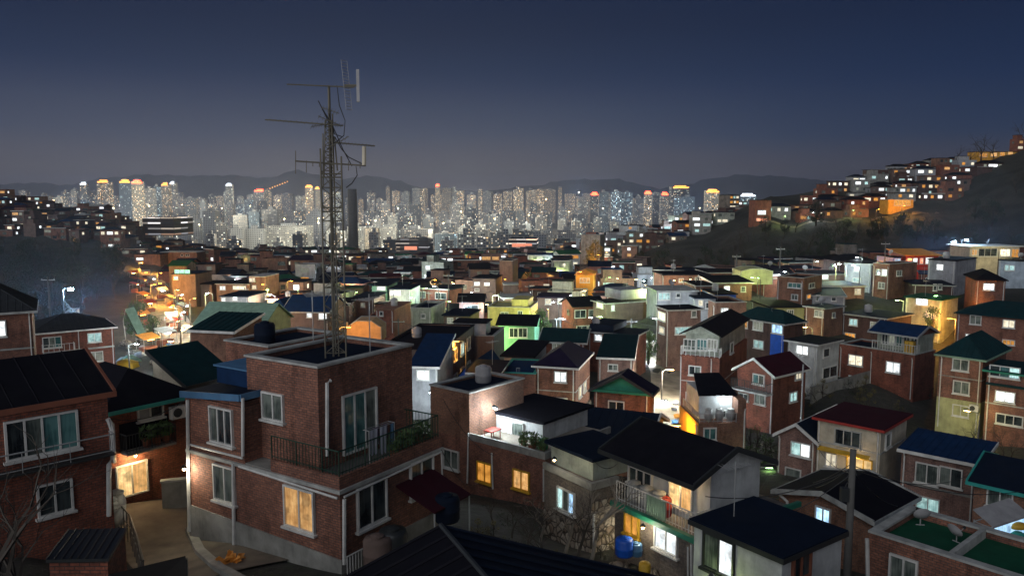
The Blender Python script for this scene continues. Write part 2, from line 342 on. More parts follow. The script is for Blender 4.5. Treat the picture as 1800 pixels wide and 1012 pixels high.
# ------------------------------------------------------------------ houses
HOUSES = []
def far_len(o, d, a): return (a*o[1]-o[0])/(d[0]-a*d[1])
class House:
    """local frame: origin at the near corner's foot, x along wall B (to the right), y along wall A (to the left)"""
    def __init__(s, name, label, F, D, th, uL=None, uR=None, LA=7.0, LB=7.0, vb=None, wall='brick_brown', group=None, cat='house', h=None, body=True, anchor=True):
        t = math.radians(th); s.th = t; s.P = at(F[0], F[1], D)
        s.dB = (math.cos(t), math.sin(t)); s.dA = (-math.sin(t), math.cos(t)); s.F = F; s.D = D
        o = (s.P.x, s.P.y)
        s.LA = far_len(o, s.dA, ray(uL, F[1])[0]) if uL is not None else LA
        s.LB = far_len(o, s.dB, ray(uR, F[1])[0]) if uR is not None else LB
        if max(s.LA, s.LB) > 17: print('LONG', label, round(s.LA, 1), round(s.LB, 1))
        if not (1.0 < s.LA < 40): print('ODD LA', name, label, s.LA); s.LA = 7.0
        if not (1.0 < s.LB < 40): print('ODD LB', name, label, s.LB); s.LB = 7.0
        cx = o[0]+(s.dA[0]*s.LA+s.dB[0]*s.LB)/2; cy = o[1]+(s.dA[1]*s.LA+s.dB[1]*s.LB)/2
        zt = s.P.z
        if vb is not None:
            s.zb = ray(F[0], vb)[1]*D
            if anchor: ANCH.append((cx, cy, s.zb-T0(o[0], o[1]), max(4.0, (s.LA+s.LB)*.55)))
        elif h: s.zb = zt-h
        else: s.zb = T0(cx, cy)
        if zt-s.zb < 2.2: s.zb = zt-2.6
        s.H = zt-s.zb; s.c = (cx, cy); s.r = (s.LA+s.LB)/2; s.name = name; s.wallm = wall
        s.flat = None
        s.root = empty(name, (o[0], o[1], s.zb), t, label, cat, group)
        if body:
            b = MB(); b.box(0, 0, -2.5, s.LB, s.LA, s.H, wall); s.walls = b.build('wall', s.root)
        us = [proj(s.w(x, y, z)) for x in (0, s.LB) for y in (0, s.LA) for z in (0, s.H+.8)]
        s.bb = (min(p[0] for p in us), min(p[1] for p in us), max(p[0] for p in us), max(p[1] for p in us))
        HOUSES.append(s)
    def w(s, x, y, z):
        return Vector((s.P.x+s.dB[0]*x+s.dA[0]*y, s.P.y+s.dB[1]*x+s.dA[1]*y, s.zb+z))
    def hit(s, face, u, v, off=0.0):
        """pixel -> (distance along the wall, height above the foot) on wall A (x=off) or B (y=off)"""
        a, k = ray(u, v)
        ox = -s.P.x*s.dB[0]-s.P.y*s.dB[1]; oy = -s.P.x*s.dA[0]-s.P.y*s.dA[1]
        rx = a*s.dB[0]+s.dB[1]; ry = a*s.dA[0]+s.dA[1]
        if face == 'A': t = (off-ox)/rx; return oy+t*ry, k*t-s.zb
        t = (off-oy)/ry; return ox+t*rx, k*t-s.zb
    def p(s, face, q, z, out=0.0, off=0.0):  # point on a wall, out metres in front of it
        return (off-out, q, z) if face == 'A' else (q, off-out, z)
    def fbox(s, b, face, q0, q1, z0, z1, o0, o1, m, off=0.0):
        if face == 'A': b.box(off-o1, min(q0, q1), z0, off-o0, max(q0, q1), z1, m)
        else: b.box(min(q0, q1), off-o1, z0, max(q0, q1), off-o0, z1, m)
    def win(s, face, u0, v0, u1, v1, kinds='glass_dark', n=2, off=0.0, trim='white_trim', sill=True, name='window', parts=True, label=None):
        um = (u0+u1)/2; vm = (v0+v1)/2
        q_ = s.hit(face, um, vm, off)[0]; L_ = s.LA if face == 'A' else s.LB
        if q_ < -.3 or q_ > L_+1.5: print('SKIP WINDOW', s.root['label'], face, u0, v0); return None
        qa = s.hit(face, u0, vm, off)[0]; qb = s.hit(face, u1, vm, off)[0]
        za = s.hit(face, um, v1, off)[1]; zb = s.hit(face, um, v0, off)[1]
        return s.winm(face, min(qa, qb), max(qa, qb), za, zb, kinds, n, off, trim, sill, name, parts, label)
    def winm(s, face, q0, q1, z0, z1, kinds='glass_dark', n=2, off=0.0, trim='white_trim', sill=True, name='window', parts=True, label=None):
        if isinstance(kinds, str): kinds = [kinds]*n
        if face == 'A': kinds = kinds[::-1]
        b = MB(); t = .075 if s.D < 60 else .10; dp = .12
        B_ = lambda a, c, d, e, o0=.0, o1=dp: s.fbox(b, face, a, c, d, e, o0, o1, trim, off)
        B_(q0-t, q0, z0-t, z1+t); B_(q1, q1+t, z0-t, z1+t); B_(q0, q1, z1, z1+t); B_(q0, q1, z0-t, z0)
        wd = (q1-q0)/n
        for i in range(1, n): B_(q0+wd*i-.035, q0+wd*i+.035, z0, z1, 0, dp*.7)
        fr = b.build(name, s.root)
        if label: fr['label'] = label
        if sill and parts:
            k = MB(); s.fbox(k, face, q0-.16, q1+.16, z0-t-.09, z0-t-.002, 0, .2, trim, off); k.build('sill', fr)
        k = MB()
        for i in range(n): s.fbox(k, face, q0+wd*i+.004, q0+wd*(i+1)-.004, z0+.003, z1-.003, .0, .045 if i % 2 else .03, kinds[i], off)
        k.build('pane', fr)
        return fr
    def pipe(s, face, pts, r=.06, off=0.0, m='white_trim', name='drainpipe'):
        q = [s.hit(face, u, v, off) for u, v in pts]
        b = MB(); b.tube([s.p(face, a, z, .09, off) for a, z in q], r, m, 6)
        return b.build(name, s.root)
    def corner_pipe(s, face='A', q=.25, z0=0, z1=None, r=.055, m='white_trim'):
        b = MB(); z1 = s.H-.1 if z1 is None else z1
        b.tube([s.p(face, q, z0, .09), s.p(face, q, z1-.25, .09), s.p(face, q, z1, .22)], r, m, 6)
        return b.build('drainpipe', s.root)
    def rail(s, pts, z, h=.95, m='dark_metal', step=.16, r=.014, mat2=None, name='railing'):
        b = MB()
        for a, c in zip(pts, pts[1:]):
            a = Vector((a[0], a[1], z)); c = Vector((c[0], c[1], z)); L = (c-a).length; d = (c-a)/L
            up = Vector((0, 0, h))
            b.tube([a+up, c+up], .03, m, 5); b.tube([a+Vector((0, 0, .12)), c+Vector((0, 0, .12))], .02, m, 4)
            n = max(2, int(L/step))
            for i in range(n+1):
                q = a+d*L*i/n; rr = r*1.9 if i % 8 == 0 else r
                b.tube([q, q+up], rr, m, 4)
        return b.build(name, s.root)
    def roof(s, kind='flat', m='navy', h=1.2, ov=.35, fascia=None, t=.14, x0=None, y0=None, x1=None, y1=None, z=None, wall=None, ribs=False, par=.35, cop='coping', parent=None, open_=False):
        x0 = 0 if x0 is None else x0; y0 = 0 if y0 is None else y0; x1 = s.LB if x1 is None else x1; y1 = s.LA if y1 is None else y1
        z = s.H if z is None else z; wall = wall or s.wallm; fascia = fascia or m; parent = parent or s.root
        b = MB(); X0, Y0, X1, Y1 = x0-ov, y0-ov, x1+ov, y1+ov
        if kind == 'flat':               # floor of the roof behind a low parapet with a coping
            w_ = .22
            c = MB()
            for (a, d, e, f) in ((x0, y0, x1, y0+w_), (x0, y1-w_, x1, y1), (x0, y0+w_, x0+w_, y1-w_), (x1-w_, y0+w_, x1, y1-w_)): c.box(a, d, z+.004, e, f, z+par, wall)
            c.build('parapet', parent)
            b.box(x0+w_+.003, y0+w_+.003, z-.05, x1-w_-.003, y1-w_-.003, z+.06, m); o = b.build('roof', parent)
            c = MB(); k = w_+.06; e0 = -.07
            for (a, d, e, f) in ((x0+e0, y0+e0, x1-e0, y0+k), (x0+e0, y1-k, x1-e0, y1-e0), (x0+e0, y0+k, x0+k, y1-k), (x1-k, y0+k, x1-e0, y1-k)): c.box(a, d, z+par, e, f, z+par+.09, cop)
            s.flat = z+.06; c.build('coping', parent); return o
        if kind == 'slab':
            s.flat = z+t+.05
            b.box(X0, Y0, z+.003, X1, Y1, z+t+.05, m); o = b.build('roof', parent)
            if fascia != m:
                c = MB(); e = .03
                c.box(X0-e, Y0-e, z-.04, X1+e, Y0-.002, z+t, fascia); c.box(X0-e, Y0-.002, z-.04, X0-.002, Y1+e, z+t, fascia); c.box(X1+.002, Y0-.002, z-.04, X1+e, Y1+e, z+t, fascia); c.build('fascia', parent)
            return o
        zc = z+.02
        if kind == 'gableB' or kind == 'gableA':   # ridge along B (x) / along A (y)
            sl = None
            if kind == 'gableB':
                ym = (y0+y1)/2; k = h/((y1-y0)/2)*ov
                b.slab([(X0, Y0, zc-k+t), (X1, Y0, zc-k+t), (X1, ym, zc+h+t), (X0, ym, zc+h+t)], t, m)
                b.slab([(X0, ym, zc+h+t), (X1, ym, zc+h+t), (X1, Y1, zc-k+t), (X0, Y1, zc-k+t)], t, m)
                g = MB()
                if not open_:
                    for xx in (x0, x1-.2):
                        g = MB(); g.mesh([(xx, y0, z), (xx, y1, z), (xx, ym, z+h), (xx+.2, y0, z), (xx+.2, y1, z), (xx+.2, ym, z+h)], [(0, 2, 1), (3, 4, 5), (0, 1, 4, 3), (1, 2, 5, 4), (2, 0, 3, 5)], wall); g.build('gable', parent); g.f = []
                ed = [[(X0-.04, Y0, zc-k), (X0-.04, ym, zc+h), (X0-.04, Y1, zc-k)], [(X1+.04, Y0, zc-k), (X1+.04, ym, zc+h), (X1+.04, Y1, zc-k)]]
                if ribs:
                    n = int((X1-X0)/ribs)
                    for i in range(n+1):
                        xx = X0+.02+(X1-X0-.04)*i/n; b.tube([(xx, Y0+.02, zc-k+t), (xx, ym, zc+h+t+.01)], .03, m, 4)
            else:
                xm = (x0+x1)/2; k = h/((x1-x0)/2)*ov
                b.slab([(X0, Y0, zc-k+t), (xm, Y0, zc+h+t), (xm, Y1, zc+h+t), (X0, Y1, zc-k+t)], t, m)
                b.slab([(xm, Y0, zc+h+t), (X1, Y0, zc-k+t), (X1, Y1, zc-k+t), (xm, Y1, zc+h+t)], t, m)
                g = MB()
                if not open_:
                    for yy in (y0, y1-.2):
                        g = MB(); g.mesh([(x0, yy, z), (x1, yy, z), (xm, yy, z+h), (x0, yy+.2, z), (x1, yy+.2, z), (xm, yy+.2, z+h)], [(0, 1, 2), (3, 5, 4), (0, 3, 4, 1), (1, 4, 5, 2), (2, 5, 3, 0)], wall); g.build('gable', parent); g.f = []
                ed = [[(X0, Y0-.04, zc-k), (xm, Y0-.04, zc+h), (X1, Y0-.04, zc-k)], [(X0, Y1+.04, zc-k), (xm, Y1+.04, zc+h), (X1, Y1+.04, zc-k)]]
                if ribs:
                    n = int((Y1-Y0)/ribs)
                    for i in range(n+1):
                        yy = Y0+.02+(Y1-Y0-.04)*i/n; b.tube([(X0+.02, yy, zc-k+t), (xm, yy, zc+h+t+.01)], .03, m, 4)
            o = b.build('roof', parent)
            if g.f: g.build('gable', parent)
            if fascia != m:
                c = MB(); th_ = .22
                for e in ed:
                    for a, d in zip(e, e[1:]):
                        ax = 0 if kind == 'gableB' else 1; w_ = [0, 0, 0]; w_[ax] = .05
                        lo = [(a[0]-w_[0], a[1]-w_[1], a[2]-.04), (d[0]-w_[0], d[1]-w_[1], d[2]-.04), (d[0]-w_[0], d[1]-w_[1], d[2]+th_), (a[0]-w_[0], a[1]-w_[1], a[2]+th_)]
                        hi = [(q[0]+2*w_[0], q[1]+2*w_[1], q[2]) for q in lo]
                        c.mesh(lo+hi, [(0, 1, 2, 3), (7, 6, 5, 4), (0, 4, 5, 1), (1, 5, 6, 2), (2, 6, 7, 3), (3, 7, 4, 0)], fascia)
                if kind == 'gableB':
                    for yy in (Y0-.07, Y1): c.box(X0-.09, yy, zc-k-.05, X1+.09, yy+.068, zc-k+.15, fascia)
                else:
                    for xx in (X0-.07, X1): c.box(xx, Y0-.09, zc-k-.05, xx+.068, Y1+.09, zc-k+.15, fascia)
                c.build('gutter', parent)
            return o
        if kind == 'hip':
            W_ = X1-X0; L_ = Y1-Y0; i_ = min(W_, L_)/2*.92
            if W_ >= L_: r0 = (X0+i_, (Y0+Y1)/2, zc+h); r1 = (X1-i_, (Y0+Y1)/2, zc+h)
            else: r0 = ((X0+X1)/2, Y0+i_, zc+h); r1 = ((X0+X1)/2, Y1-i_, zc+h)
            vs = [(X0, Y0, zc), (X1, Y0, zc), (X1, Y1, zc), (X0, Y1, zc), (X0, Y0, zc+.12), (X1, Y0, zc+.12), (X1, Y1, zc+.12), (X0, Y1, zc+.12), (r0[0], r0[1], r0[2]+.12), (r1[0], r1[1], r1[2]+.12)]
            fs = [(3, 2, 1, 0), (0, 1, 5, 4), (1, 2, 6, 5), (2, 3, 7, 6), (3, 0, 4, 7)]
            if W_ >= L_: fs += [(4, 5, 9, 8), (5, 6, 9), (6, 7, 8, 9), (7, 4, 8)]
            else: fs += [(4, 5, 8), (5, 6, 9, 8), (6, 7, 9), (7, 4, 8, 9)]
            b.mesh(vs, fs, m)
            if ribs:
                R0 = Vector(r0)+Vector((0, 0, .13)); R1 = Vector(r1)+Vector((0, 0, .13)); C_ = [Vector(vs[i]) for i in range(4, 8)]
                tri = [(C_[0], C_[1], R0, R1 if W_ >= L_ else R0), (C_[1], C_[2], R1 if W_ >= L_ else R0, R1), (C_[2], C_[3], R1, R0 if W_ >= L_ else R1), (C_[3], C_[0], R0 if W_ >= L_ else R1, R0)]
                for A_, B2, RA, RB in tri:
                    # slope-wise ribs from eave to ridge/hip line
                    e = B2-A_; L = e.length; n = int(L/ribs); eh = e/L
                    pa = (RA-A_).dot(eh); pb = (RB-A_).dot(eh)
                    ra = RA if pa <= pb else RB; rb = RB if pa <= pb else RA; pa, pb = sorted((pa, pb))
                    for i in range(1, n):
                        q = L*i/n
                        if q < pa: f_ = q/pa; top = A_+(ra-A_)*f_
                        elif q > pb: f_ = (L-q)/(L-pb); top = B2+(rb-B2)*f_
                        else: f_ = (q-pa)/max(pb-pa, 1e-6); top = ra+(rb-ra)*f_
                        b.tube([A_+eh*q, top], .035, m, 4)
                for k_ in range(4): b.tube([C_[k_], (R0 if (C_[k_]-R0).length < (C_[k_]-R1).length else R1)], .07, m, 5)
                if (R1-R0).length > .1: b.tube([R0, R1], .08, m, 5)
            o = b.build('roof', parent)
            if fascia != m:
                c = MB()
                c.box(X0-.06, Y0-.06, zc-.06, X1+.06, Y0-.003, zc+.13, fascia); c.box(X0-.06, Y0-.003, zc-.06, X0-.003, Y1+.06, zc+.13, fascia); c.box(X1+.003, Y0-.003, zc-.06, X1+.06, Y1+.06, zc+.13, fascia); c.build('gutter', parent)
            return o
        # mono-pitch: 'shedA' rises away from wall A (x), 'shedB' rises away from wall B (y); negative h falls
        if kind == 'shedA': zz = lambda x, y: zc+h*(x-x0)/(x1-x0)
        else: zz = lambda x, y: zc+h*(y-y0)/(y1-y0)
        q = [(X0, Y0), (X1, Y0), (X1, Y1), (X0, Y1)]
        b.slab([(x, y, zz(x, y)+t) for x, y in q], t, m)
        if ribs:
            if kind == 'shedA':
                n = int((Y1-Y0)/ribs)
                for i in range(n+1):
                    yy = Y0+.03+(Y1-Y0-.06)*i/n; b.tube([(X0, yy, zz(X0, yy)+t+.01), (X1, yy, zz(X1, yy)+t+.01)], .035, m, 4)
            else:
                n = int((X1-X0)/ribs)
                for i in range(n+1):
                    xx = X0+.03+(X1-X0-.06)*i/n; b.tube([(xx, Y0, zz(xx, Y0)+t+.01), (xx, Y1, zz(xx, Y1)+t+.01)], .035, m, 4)
        o = b.build('roof', parent)
        g = MB(); qq = [(x0, y0), (x1, y0), (x1, y1), (x0, y1)]
        lo = min(z, z+h)
        g.mesh([(x, y, lo) for x, y in qq]+[(x, y, max(lo+.002, zz(x, y)-.02)) for x, y in qq], [(0, 3, 2, 1), (4, 5, 6, 7), (0, 1, 5, 4), (1, 2, 6, 5), (2, 3, 7, 6), (3, 0, 4, 7)], wall)
        if not open_: g.build('gable', parent)
        if fascia != m:
            c = MB()
            def strip(p_, q_):
                n_ = Vector((q_[1]-p_[1], p_[0]-q_[0], 0)).normalized()*.06
                a = [(p_[0], p_[1], zz(*p_)-.05), (q_[0], q_[1], zz(*q_)-.05), (q_[0], q_[1], zz(*q_)+t+.03), (p_[0], p_[1], zz(*p_)+t+.03)]
                hi = [(x+n_.x, y+n_.y, z_) for x, y, z_ in a]
                c.mesh(a+hi, [(0, 3, 2, 1), (4, 5, 6, 7), (0, 1, 5, 4), (1, 2, 6, 5), (2, 3, 7, 6), (3, 0, 4, 7)], fascia)
            strip(q[0], q[1]); strip(q[3], q[0]); c.build('gutter', parent)
        return o
    def band(s, z, m='coping', t=.14, out=.05, name='ledge'):
        b = MB(); s.fbox(b, 'A', -out, s.LA, z, z+t, 0, out, m); s.fbox(b, 'B', 0, s.LB, z, z+t, 0, out, m)
        return b.build(name, s.root)
def roof_thing(h, x, y, z):              # world point on a house in its own coordinates
    return h.w(x, y, z)
# ------------------------------------------------------------------ small things that stand on roofs and in yards (prototypes are copied)
PROTO = {}
def place(key, builder, loc, rz, label, cat, group=None, scale=1.0):
    if key not in PROTO:
        o = builder(); PROTO[key] = o
    else: o = copy_tree(PROTO[key])
    o.location = loc; o.rotation_euler = (0, 0, rz); o.scale = (scale,)*3
    for k in ('group',):
        if k in o: del o[k]
    tag(o, label, cat, group); return o
def mk_dish():
    r = empty('satellite_dish', (0, 0, 0), 0, 'x', 'dish')
    b = MB(); b.tube([(0, 0, 0), (0, 0, .55)], .03, 'steel', 6); b.tube([(-.2, 0, .02), (.2, 0, .02)], .03, 'steel', 4); b.build('mast', r)
    b = MB(); n = 14; vs = [(0, .10, .6)]; fs = []
    for j, (rr, yy) in enumerate(((.16, .07), (.3, .0), (.38, -.06))):
        vs += [(rr*math.cos(2*math.pi*k/n), yy, .6+rr*math.sin(2*math.pi*k/n)) for k in range(n)]
    for k in range(n): fs.append((0, 1+k, 1+(k+1) % n))
    for j in range(2):
        for k in range(n): fs.append((1+j*n+k, 1+(j+1)*n+k, 1+(j+1)*n+(k+1) % n, 1+j*n+(k+1) % n))
    b.mesh(vs, fs, 'tarp_grey'); o = b.build('bowl', r, True); o.rotation_euler = (math.radians(-30), 0, 0); o.location = (0, -.1, .08)
    b = MB(); b.tube([(0, 0, .35), (0, -.5, .62)], .015, 'steel', 4); b.box(-.05, -.56, .56, .05, -.46, .68, 'dark_metal'); b.build('receiver_arm', r); return r
def mk_tank(m):
    def f():
        r = empty('water_tank', (0, 0, 0), 0, 'x', 'water tank')
        b = MB(); b.lathe([(.5, 0), (.55, .1), (.55, .45), (.58, .5), (.55, .55), (.55, .95), (.48, 1.08)], m, 14); b.build('tank_body', r, True)
        b = MB(); b.lathe([(.26, 1.08), (.26, 1.16), (.1, 1.22)], m, 12); b.build('lid', r)
        return r
    return f
def mk_ac():
    r = empty('air_conditioner', (0, 0, 0), 0, 'x', 'air conditioner')
    b = MB(); b.box(-.42, -.16, .08, .42, .16, .72, 'white_trim'); b.box(-.36, -.12, 0, -.28, .12, .08, 'dark_metal'); b.box(.28, -.12, 0, .36, .12, .08, 'dark_metal'); b.build('casing', r)
    b = MB(); b.mesh([(-.12+.24*math.cos(2*math.pi*k/14), -.165, .4+.24*math.sin(2*math.pi*k/14)) for k in range(14)]+[(-.12+.24*math.cos(2*math.pi*k/14), -.185, .4+.24*math.sin(2*math.pi*k/14)) for k in range(14)],
        [tuple(range(14, 28))]+[(k, (k+1) % 14, 14+(k+1) % 14, 14+k) for k in range(14)], 'dark_metal'); b.build('fan_grille', r); return r
def mk_aerial():
    r = empty('television_aerial', (0, 0, 0), 0, 'x', 'aerial')
    b = MB(); b.tube([(0, 0, 0), (0, 0, 2.6)], .025, 'steel', 5); b.build('pole', r)
    b = MB(); b.tube([(-.7, 0, 2.4), (.8, 0, 2.4)], .015, 'steel', 4)
    for i in range(8): L = .45-.03*i; b.tube([(-.65+.2*i, -L, 2.4), (-.65+.2*i, L, 2.4)], .01, 'steel', 4)
    b.build('antenna', r); return r
def mk_pot():
    r = empty('plant_pot', (0, 0, 0), 0, 'x', 'plant pot')
    b = MB(); b.lathe([(.14, 0), (.22, .34), (.24, .36), (.2, .36)], 'terracotta', 10); b.build('pot', r)
    b = MB(); q = random.Random(3)
    for i in range(70):
        c = Vector((q.uniform(-.3, .3), q.uniform(-.3, .3), q.uniform(.35, .95))); d = Vector((q.uniform(-1, 1), q.uniform(-1, 1), q.uniform(-.3, 1))).normalized()*.13; e = d.orthogonal().normalized()*.05
        b.poly([c-d, c+e, c+d, c-e], 'leaf_green')
    b.build('foliage', r); return r
def mk_jar():
    r = empty('storage_jar', (0, 0, 0), 0, 'x', 'jar')
    b = MB(); b.lathe([(.2, 0), (.33, .25), (.36, .5), (.3, .8), (.22, .9)], 'steel', 12); b.build('jar_body', r, True)
    b = MB(); b.lathe([(.3, .9), (.3, .96), (.12, 1.04)], 'coping', 12); b.build('lid', r); return r
LAMPS = []
LC = {'arc': ((.42, .70, 1.0), 'bulb_arc'), 'white': ((.80, .92, 1.0), 'bulb_white'), 'cool': ((.62, .82, 1.0), 'bulb_white'), 'warm': ((1.0, .68, .34), 'bulb_warm'), 'orange': ((1.0, .43, .06), 'bulb_orange'), 'green': ((.55, 1.0, .25), 'bulb_green'), 'lime': ((.85, 1.0, .35), 'bulb_green'), 'yellow': ((1, .82, .3), 'bulb_warm'), 'cream': ((1, .9, .68), 'bulb_warm')}
def mk_lamp(kind, H):
    def f():
        r = empty('street_lamp', (0, 0, 0), 0, 'x', 'street lamp')
        b = MB(); b.lathe([(.13, -1.5), (.12, 0), (.07, H-.1), (.06, H)], 'pole', 8); b.build('post', r)
        b = MB(); b.tube([(0, 0, H-.15), (.35, 0, H+.12), (.95, 0, H+.2)], .035, 'steel', 5); b.build('arm', r)
        b = MB(); b.box(.75, -.11, H+.15, 1.35, .11, H+.27, 'dark_metal'); b.build('lamp_head', r)
        e_ = .16 if kind == 'arc' else 0; b = MB(); b.box(.8, -.09-e_, H+.10-e_*1.6, 1.3, .09+e_, H+.148, LC[kind][1]); b.build('lens', r); return r
    return f
def lamp(x, y, z, kind, W, label, H=5.0, rz=0, r=.22, group=None):
    o = place(('lamp', kind, H), mk_lamp(kind, H), (x, y, z), rz, label, 'street lamp', group)
    L = bpy.data.lights.new('lamp_light', 'POINT'); L.energy = W; L.color = LC[kind][0]; L.shadow_soft_size = r
    q = bpy.data.objects.new('lamp_light', L); COL.objects.link(q); q.parent = o; q.location = (1.05, 0, H-.2)
    LAMPS.append((x, y)); return o
def lamp_px(u, v, Y, kind, W, label, H=5.0, rz=0, **k):   # the lamp's own head stands at this point of the view
    p = at(u, v, Y); return lamp(p.x-1.05*math.cos(rz), p.y-1.05*math.sin(rz), p.z-H-.1, kind, W, label, H, rz, **k)
# ------------------------------------------------------------------ near houses, traced one by one
def std(h, A=(), B=(), pipes=True):
    for f, L in (('A', A), ('B', B)):
        for w in L: h.win(f, *w)
    if pipes:
        h.corner_pipe('A', .22); h.corner_pipe('A', h.LA-.25)
# the brick house with the lattice mast
M_ = House('brick_house', 'large brown brick house carrying the tall lattice antenna mast on its roof', (597, 862), 28.5, 57, 333, 776, vb=1008)
h = M_
yw = h.hit('A', 430, 800)[0]; yb = h.hit('A', 475, 800)[0]; UX, UY = .89, 1.94
xe = h.hit('B', 725, 700, UY)[0]; ye = h.LA-.0
UZ = h.H; TOP = -6.54-.30-h.zb
b = MB(); b.box(UX, UY, UZ, xe, yw+.8, TOP, 'brick_brown'); b.build('upper_wall', h.root)
h.roof('flat', 'navy', x0=UX, y0=UY, x1=xe, y1=yw+.8, z=TOP, par=.26, wall='brick_brown')
zw = -8.45-h.zb
b = MB(); b.box(0, yw, UZ+.002, 5.6, h.LA, zw, 'brick_brown'); b.box(.02, yb, UZ+.022, UX, yw, UZ+.06, 'concrete'); b.build('wing_wall', h.root)
h.roof('shedB', 'navy', h=-0.35, ov=.12, z=zw+.32, x0=0, x1=5.4, y0=yw+.12, y1=h.LA, fascia='blue_fascia', t=.2, open_=True)
b = MB(); b.box(.06, yw+.1, zw+.02, 5.5, h.LA-.05, zw+.18, 'brick_brown'); b.box(1.2, yw+.4, zw+.42, 4.6, h.LA-.6, zw+1.15, 'blue_roof'); b.box(1.1, yw+.3, zw+1.15, 4.7, h.LA-.5, zw+1.22, 'blue_fascia'); b.build('roof_housing', h.root)
# balcony band, floor and railing
bz = UZ+.50
b = MB(); b.box(0, 0, UZ+.003, h.LB, .16, bz, 'brick_brown'); b.box(0, .16, UZ+.003, .16, yb, bz, 'brick_brown'); b.box(h.LB-.16, .16, UZ+.003, h.LB, 4, bz, 'brick_brown'); b.build('balcony_parapet', h.root)
b = MB(); b.box(.16, .16, UZ+.004, h.LB-.16, 4.0, UZ+.12, 'asphalt'); b.build('balcony_floor', h.root)
h.rail([(.08, yb, 0), (.08, .08, 0), (h.LB-.1, .08, 0), (h.LB-.1, 3.6, 0)], bz, .95, 'green_metal', .17)
b = MB(); b.box(-.10, -.10, UZ-.12, h.LB+.08, -.002, UZ+.02, 'coping'); b.box(-.10, -.002, UZ-.12, -.002, h.LA, UZ+.02, 'coping'); b.build('ledge', h.root)
b = MB(); g0 = 1.05
b.mesh([(-.06, h.LA+.02, -2), (-.06, -.06, -2), (h.LB+.02, -.06, -2), (.1, h.LA+.02, -2), (.1, .1, -2), (h.LB+.02, .1, -2), (-.06, h.LA+.02, .75), (-.06, -.06, .55), (h.LB+.02, -.06, .5), (.1, h.LA+.02, .75), (.1, .1, .55), (h.LB+.02, .1, .5)],
       [(0, 1, 7, 6), (1, 2, 8, 7), (6, 7, 10, 9), (7, 8, 11, 10), (0, 6, 9, 3), (2, 5, 11, 8)], 'concrete'); b.build('plinth', h.root)
h.win('A', 504, 860, 552, 926, ['lit_warm', 'lit_warm']); h.win('A', 380, 821, 413, 878, 'glass_curtain'); h.win('A', 373, 719, 409, 776, ['glass_curtain', 'glass_dark', 'glass_dark'], 3)
h.win('A', 465, 693, 498, 735, 'glass_curtain', 2, UX)
h.win('B', 628, 850, 676, 918, 'glass_dark'); h.win('B', 721, 808, 758, 865, ['glass_curtain', 'glass_dark'])
h.win('B', 603, 690, 659, 787, ['glass_teal', 'glass_teal', 'glass_curtain'], 3, UY, sill=False, name='sliding_door')
h.pipe('A', [(333, 702), (334, 800), (336, 932)], .08); h.pipe('A', [(430, 699), (430, 800)], .07); h.pipe('A', [(413, 812), (415, 985)], .08)
h.pipe('A', [(338, 780), (430, 804)], .05); h.pipe('A', [(423, 818), (596, 874)], .05); h.pipe('B', [(602, 876), (602, 990)], .08); h.pipe('B', [(602, 872), (773, 793), (776, 880)], .05)
h.pipe('B', [(578, 668), (572, 672), (572, 800)], .08, UY)
# things on its balcony and roof
q = h.hit('B', 640, 760, .08)[0]
rk = empty('laundry_rack', h.w(2.2, .55, UZ+.12), h.th, 'metal laundry rack hung with white and purple washing on the brick balcony', 'laundry rack')
b = MB()
for xx in (0, 1.5): b.tube([(xx, 0, 0), (xx+.0, .0, 1.5)], .02, 'steel', 5)
for yy in (0, .16, .32): b.tube([(0, yy, 1.5), (1.5, yy, 1.5)], .012, 'steel', 4)
b.tube([(0, 0, 1.5), (0, .32, 1.5)], .015, 'steel', 4); b.tube([(1.5, 0, 1.5), (1.5, .32, 1.5)], .015, 'steel', 4); b.build('frame', rk)
for i, (xx, w_, L, m) in enumerate(((.0, .45, 1.0, 'cloth_white'), (.42, .30, .7, 'cloth_purple'), (.66, .42, 1.1, 'cloth_white'), (1.02, .28, .6, 'cloth_purple'), (1.22, .30, .85, 'blue_fascia'))):
    b = MB(); n = 6; vs = []
    for j in range(n+1):
        for k in range(7):
            vs.append((xx+w_*j/n, (.16 if i % 2 else 0)+.03*math.sin(j*1.9+i)+.02*k/7, 1.5-L*k/6*(1-.06*math.sin(j*2.1+i))))
    b.mesh(vs, [(j*7+k, (j+1)*7+k, (j+1)*7+k+1, j*7+k+1) for j in range(n) for k in range(6)], m); b.build('garment', rk, True)
for i in range(6):
    place('pot', mk_pot, h.w(3.6+.42*i, .55+.12*(i % 2), UZ+.12), i, ('leafy potted plant %s the railing of the brick balcony' % ('against', 'under', 'beside', 'leaning on', 'crowding', 'closest to the far end of')[i]), 'plant pot', 'potted plants on the brick balcony', .9+.08*(i % 3))
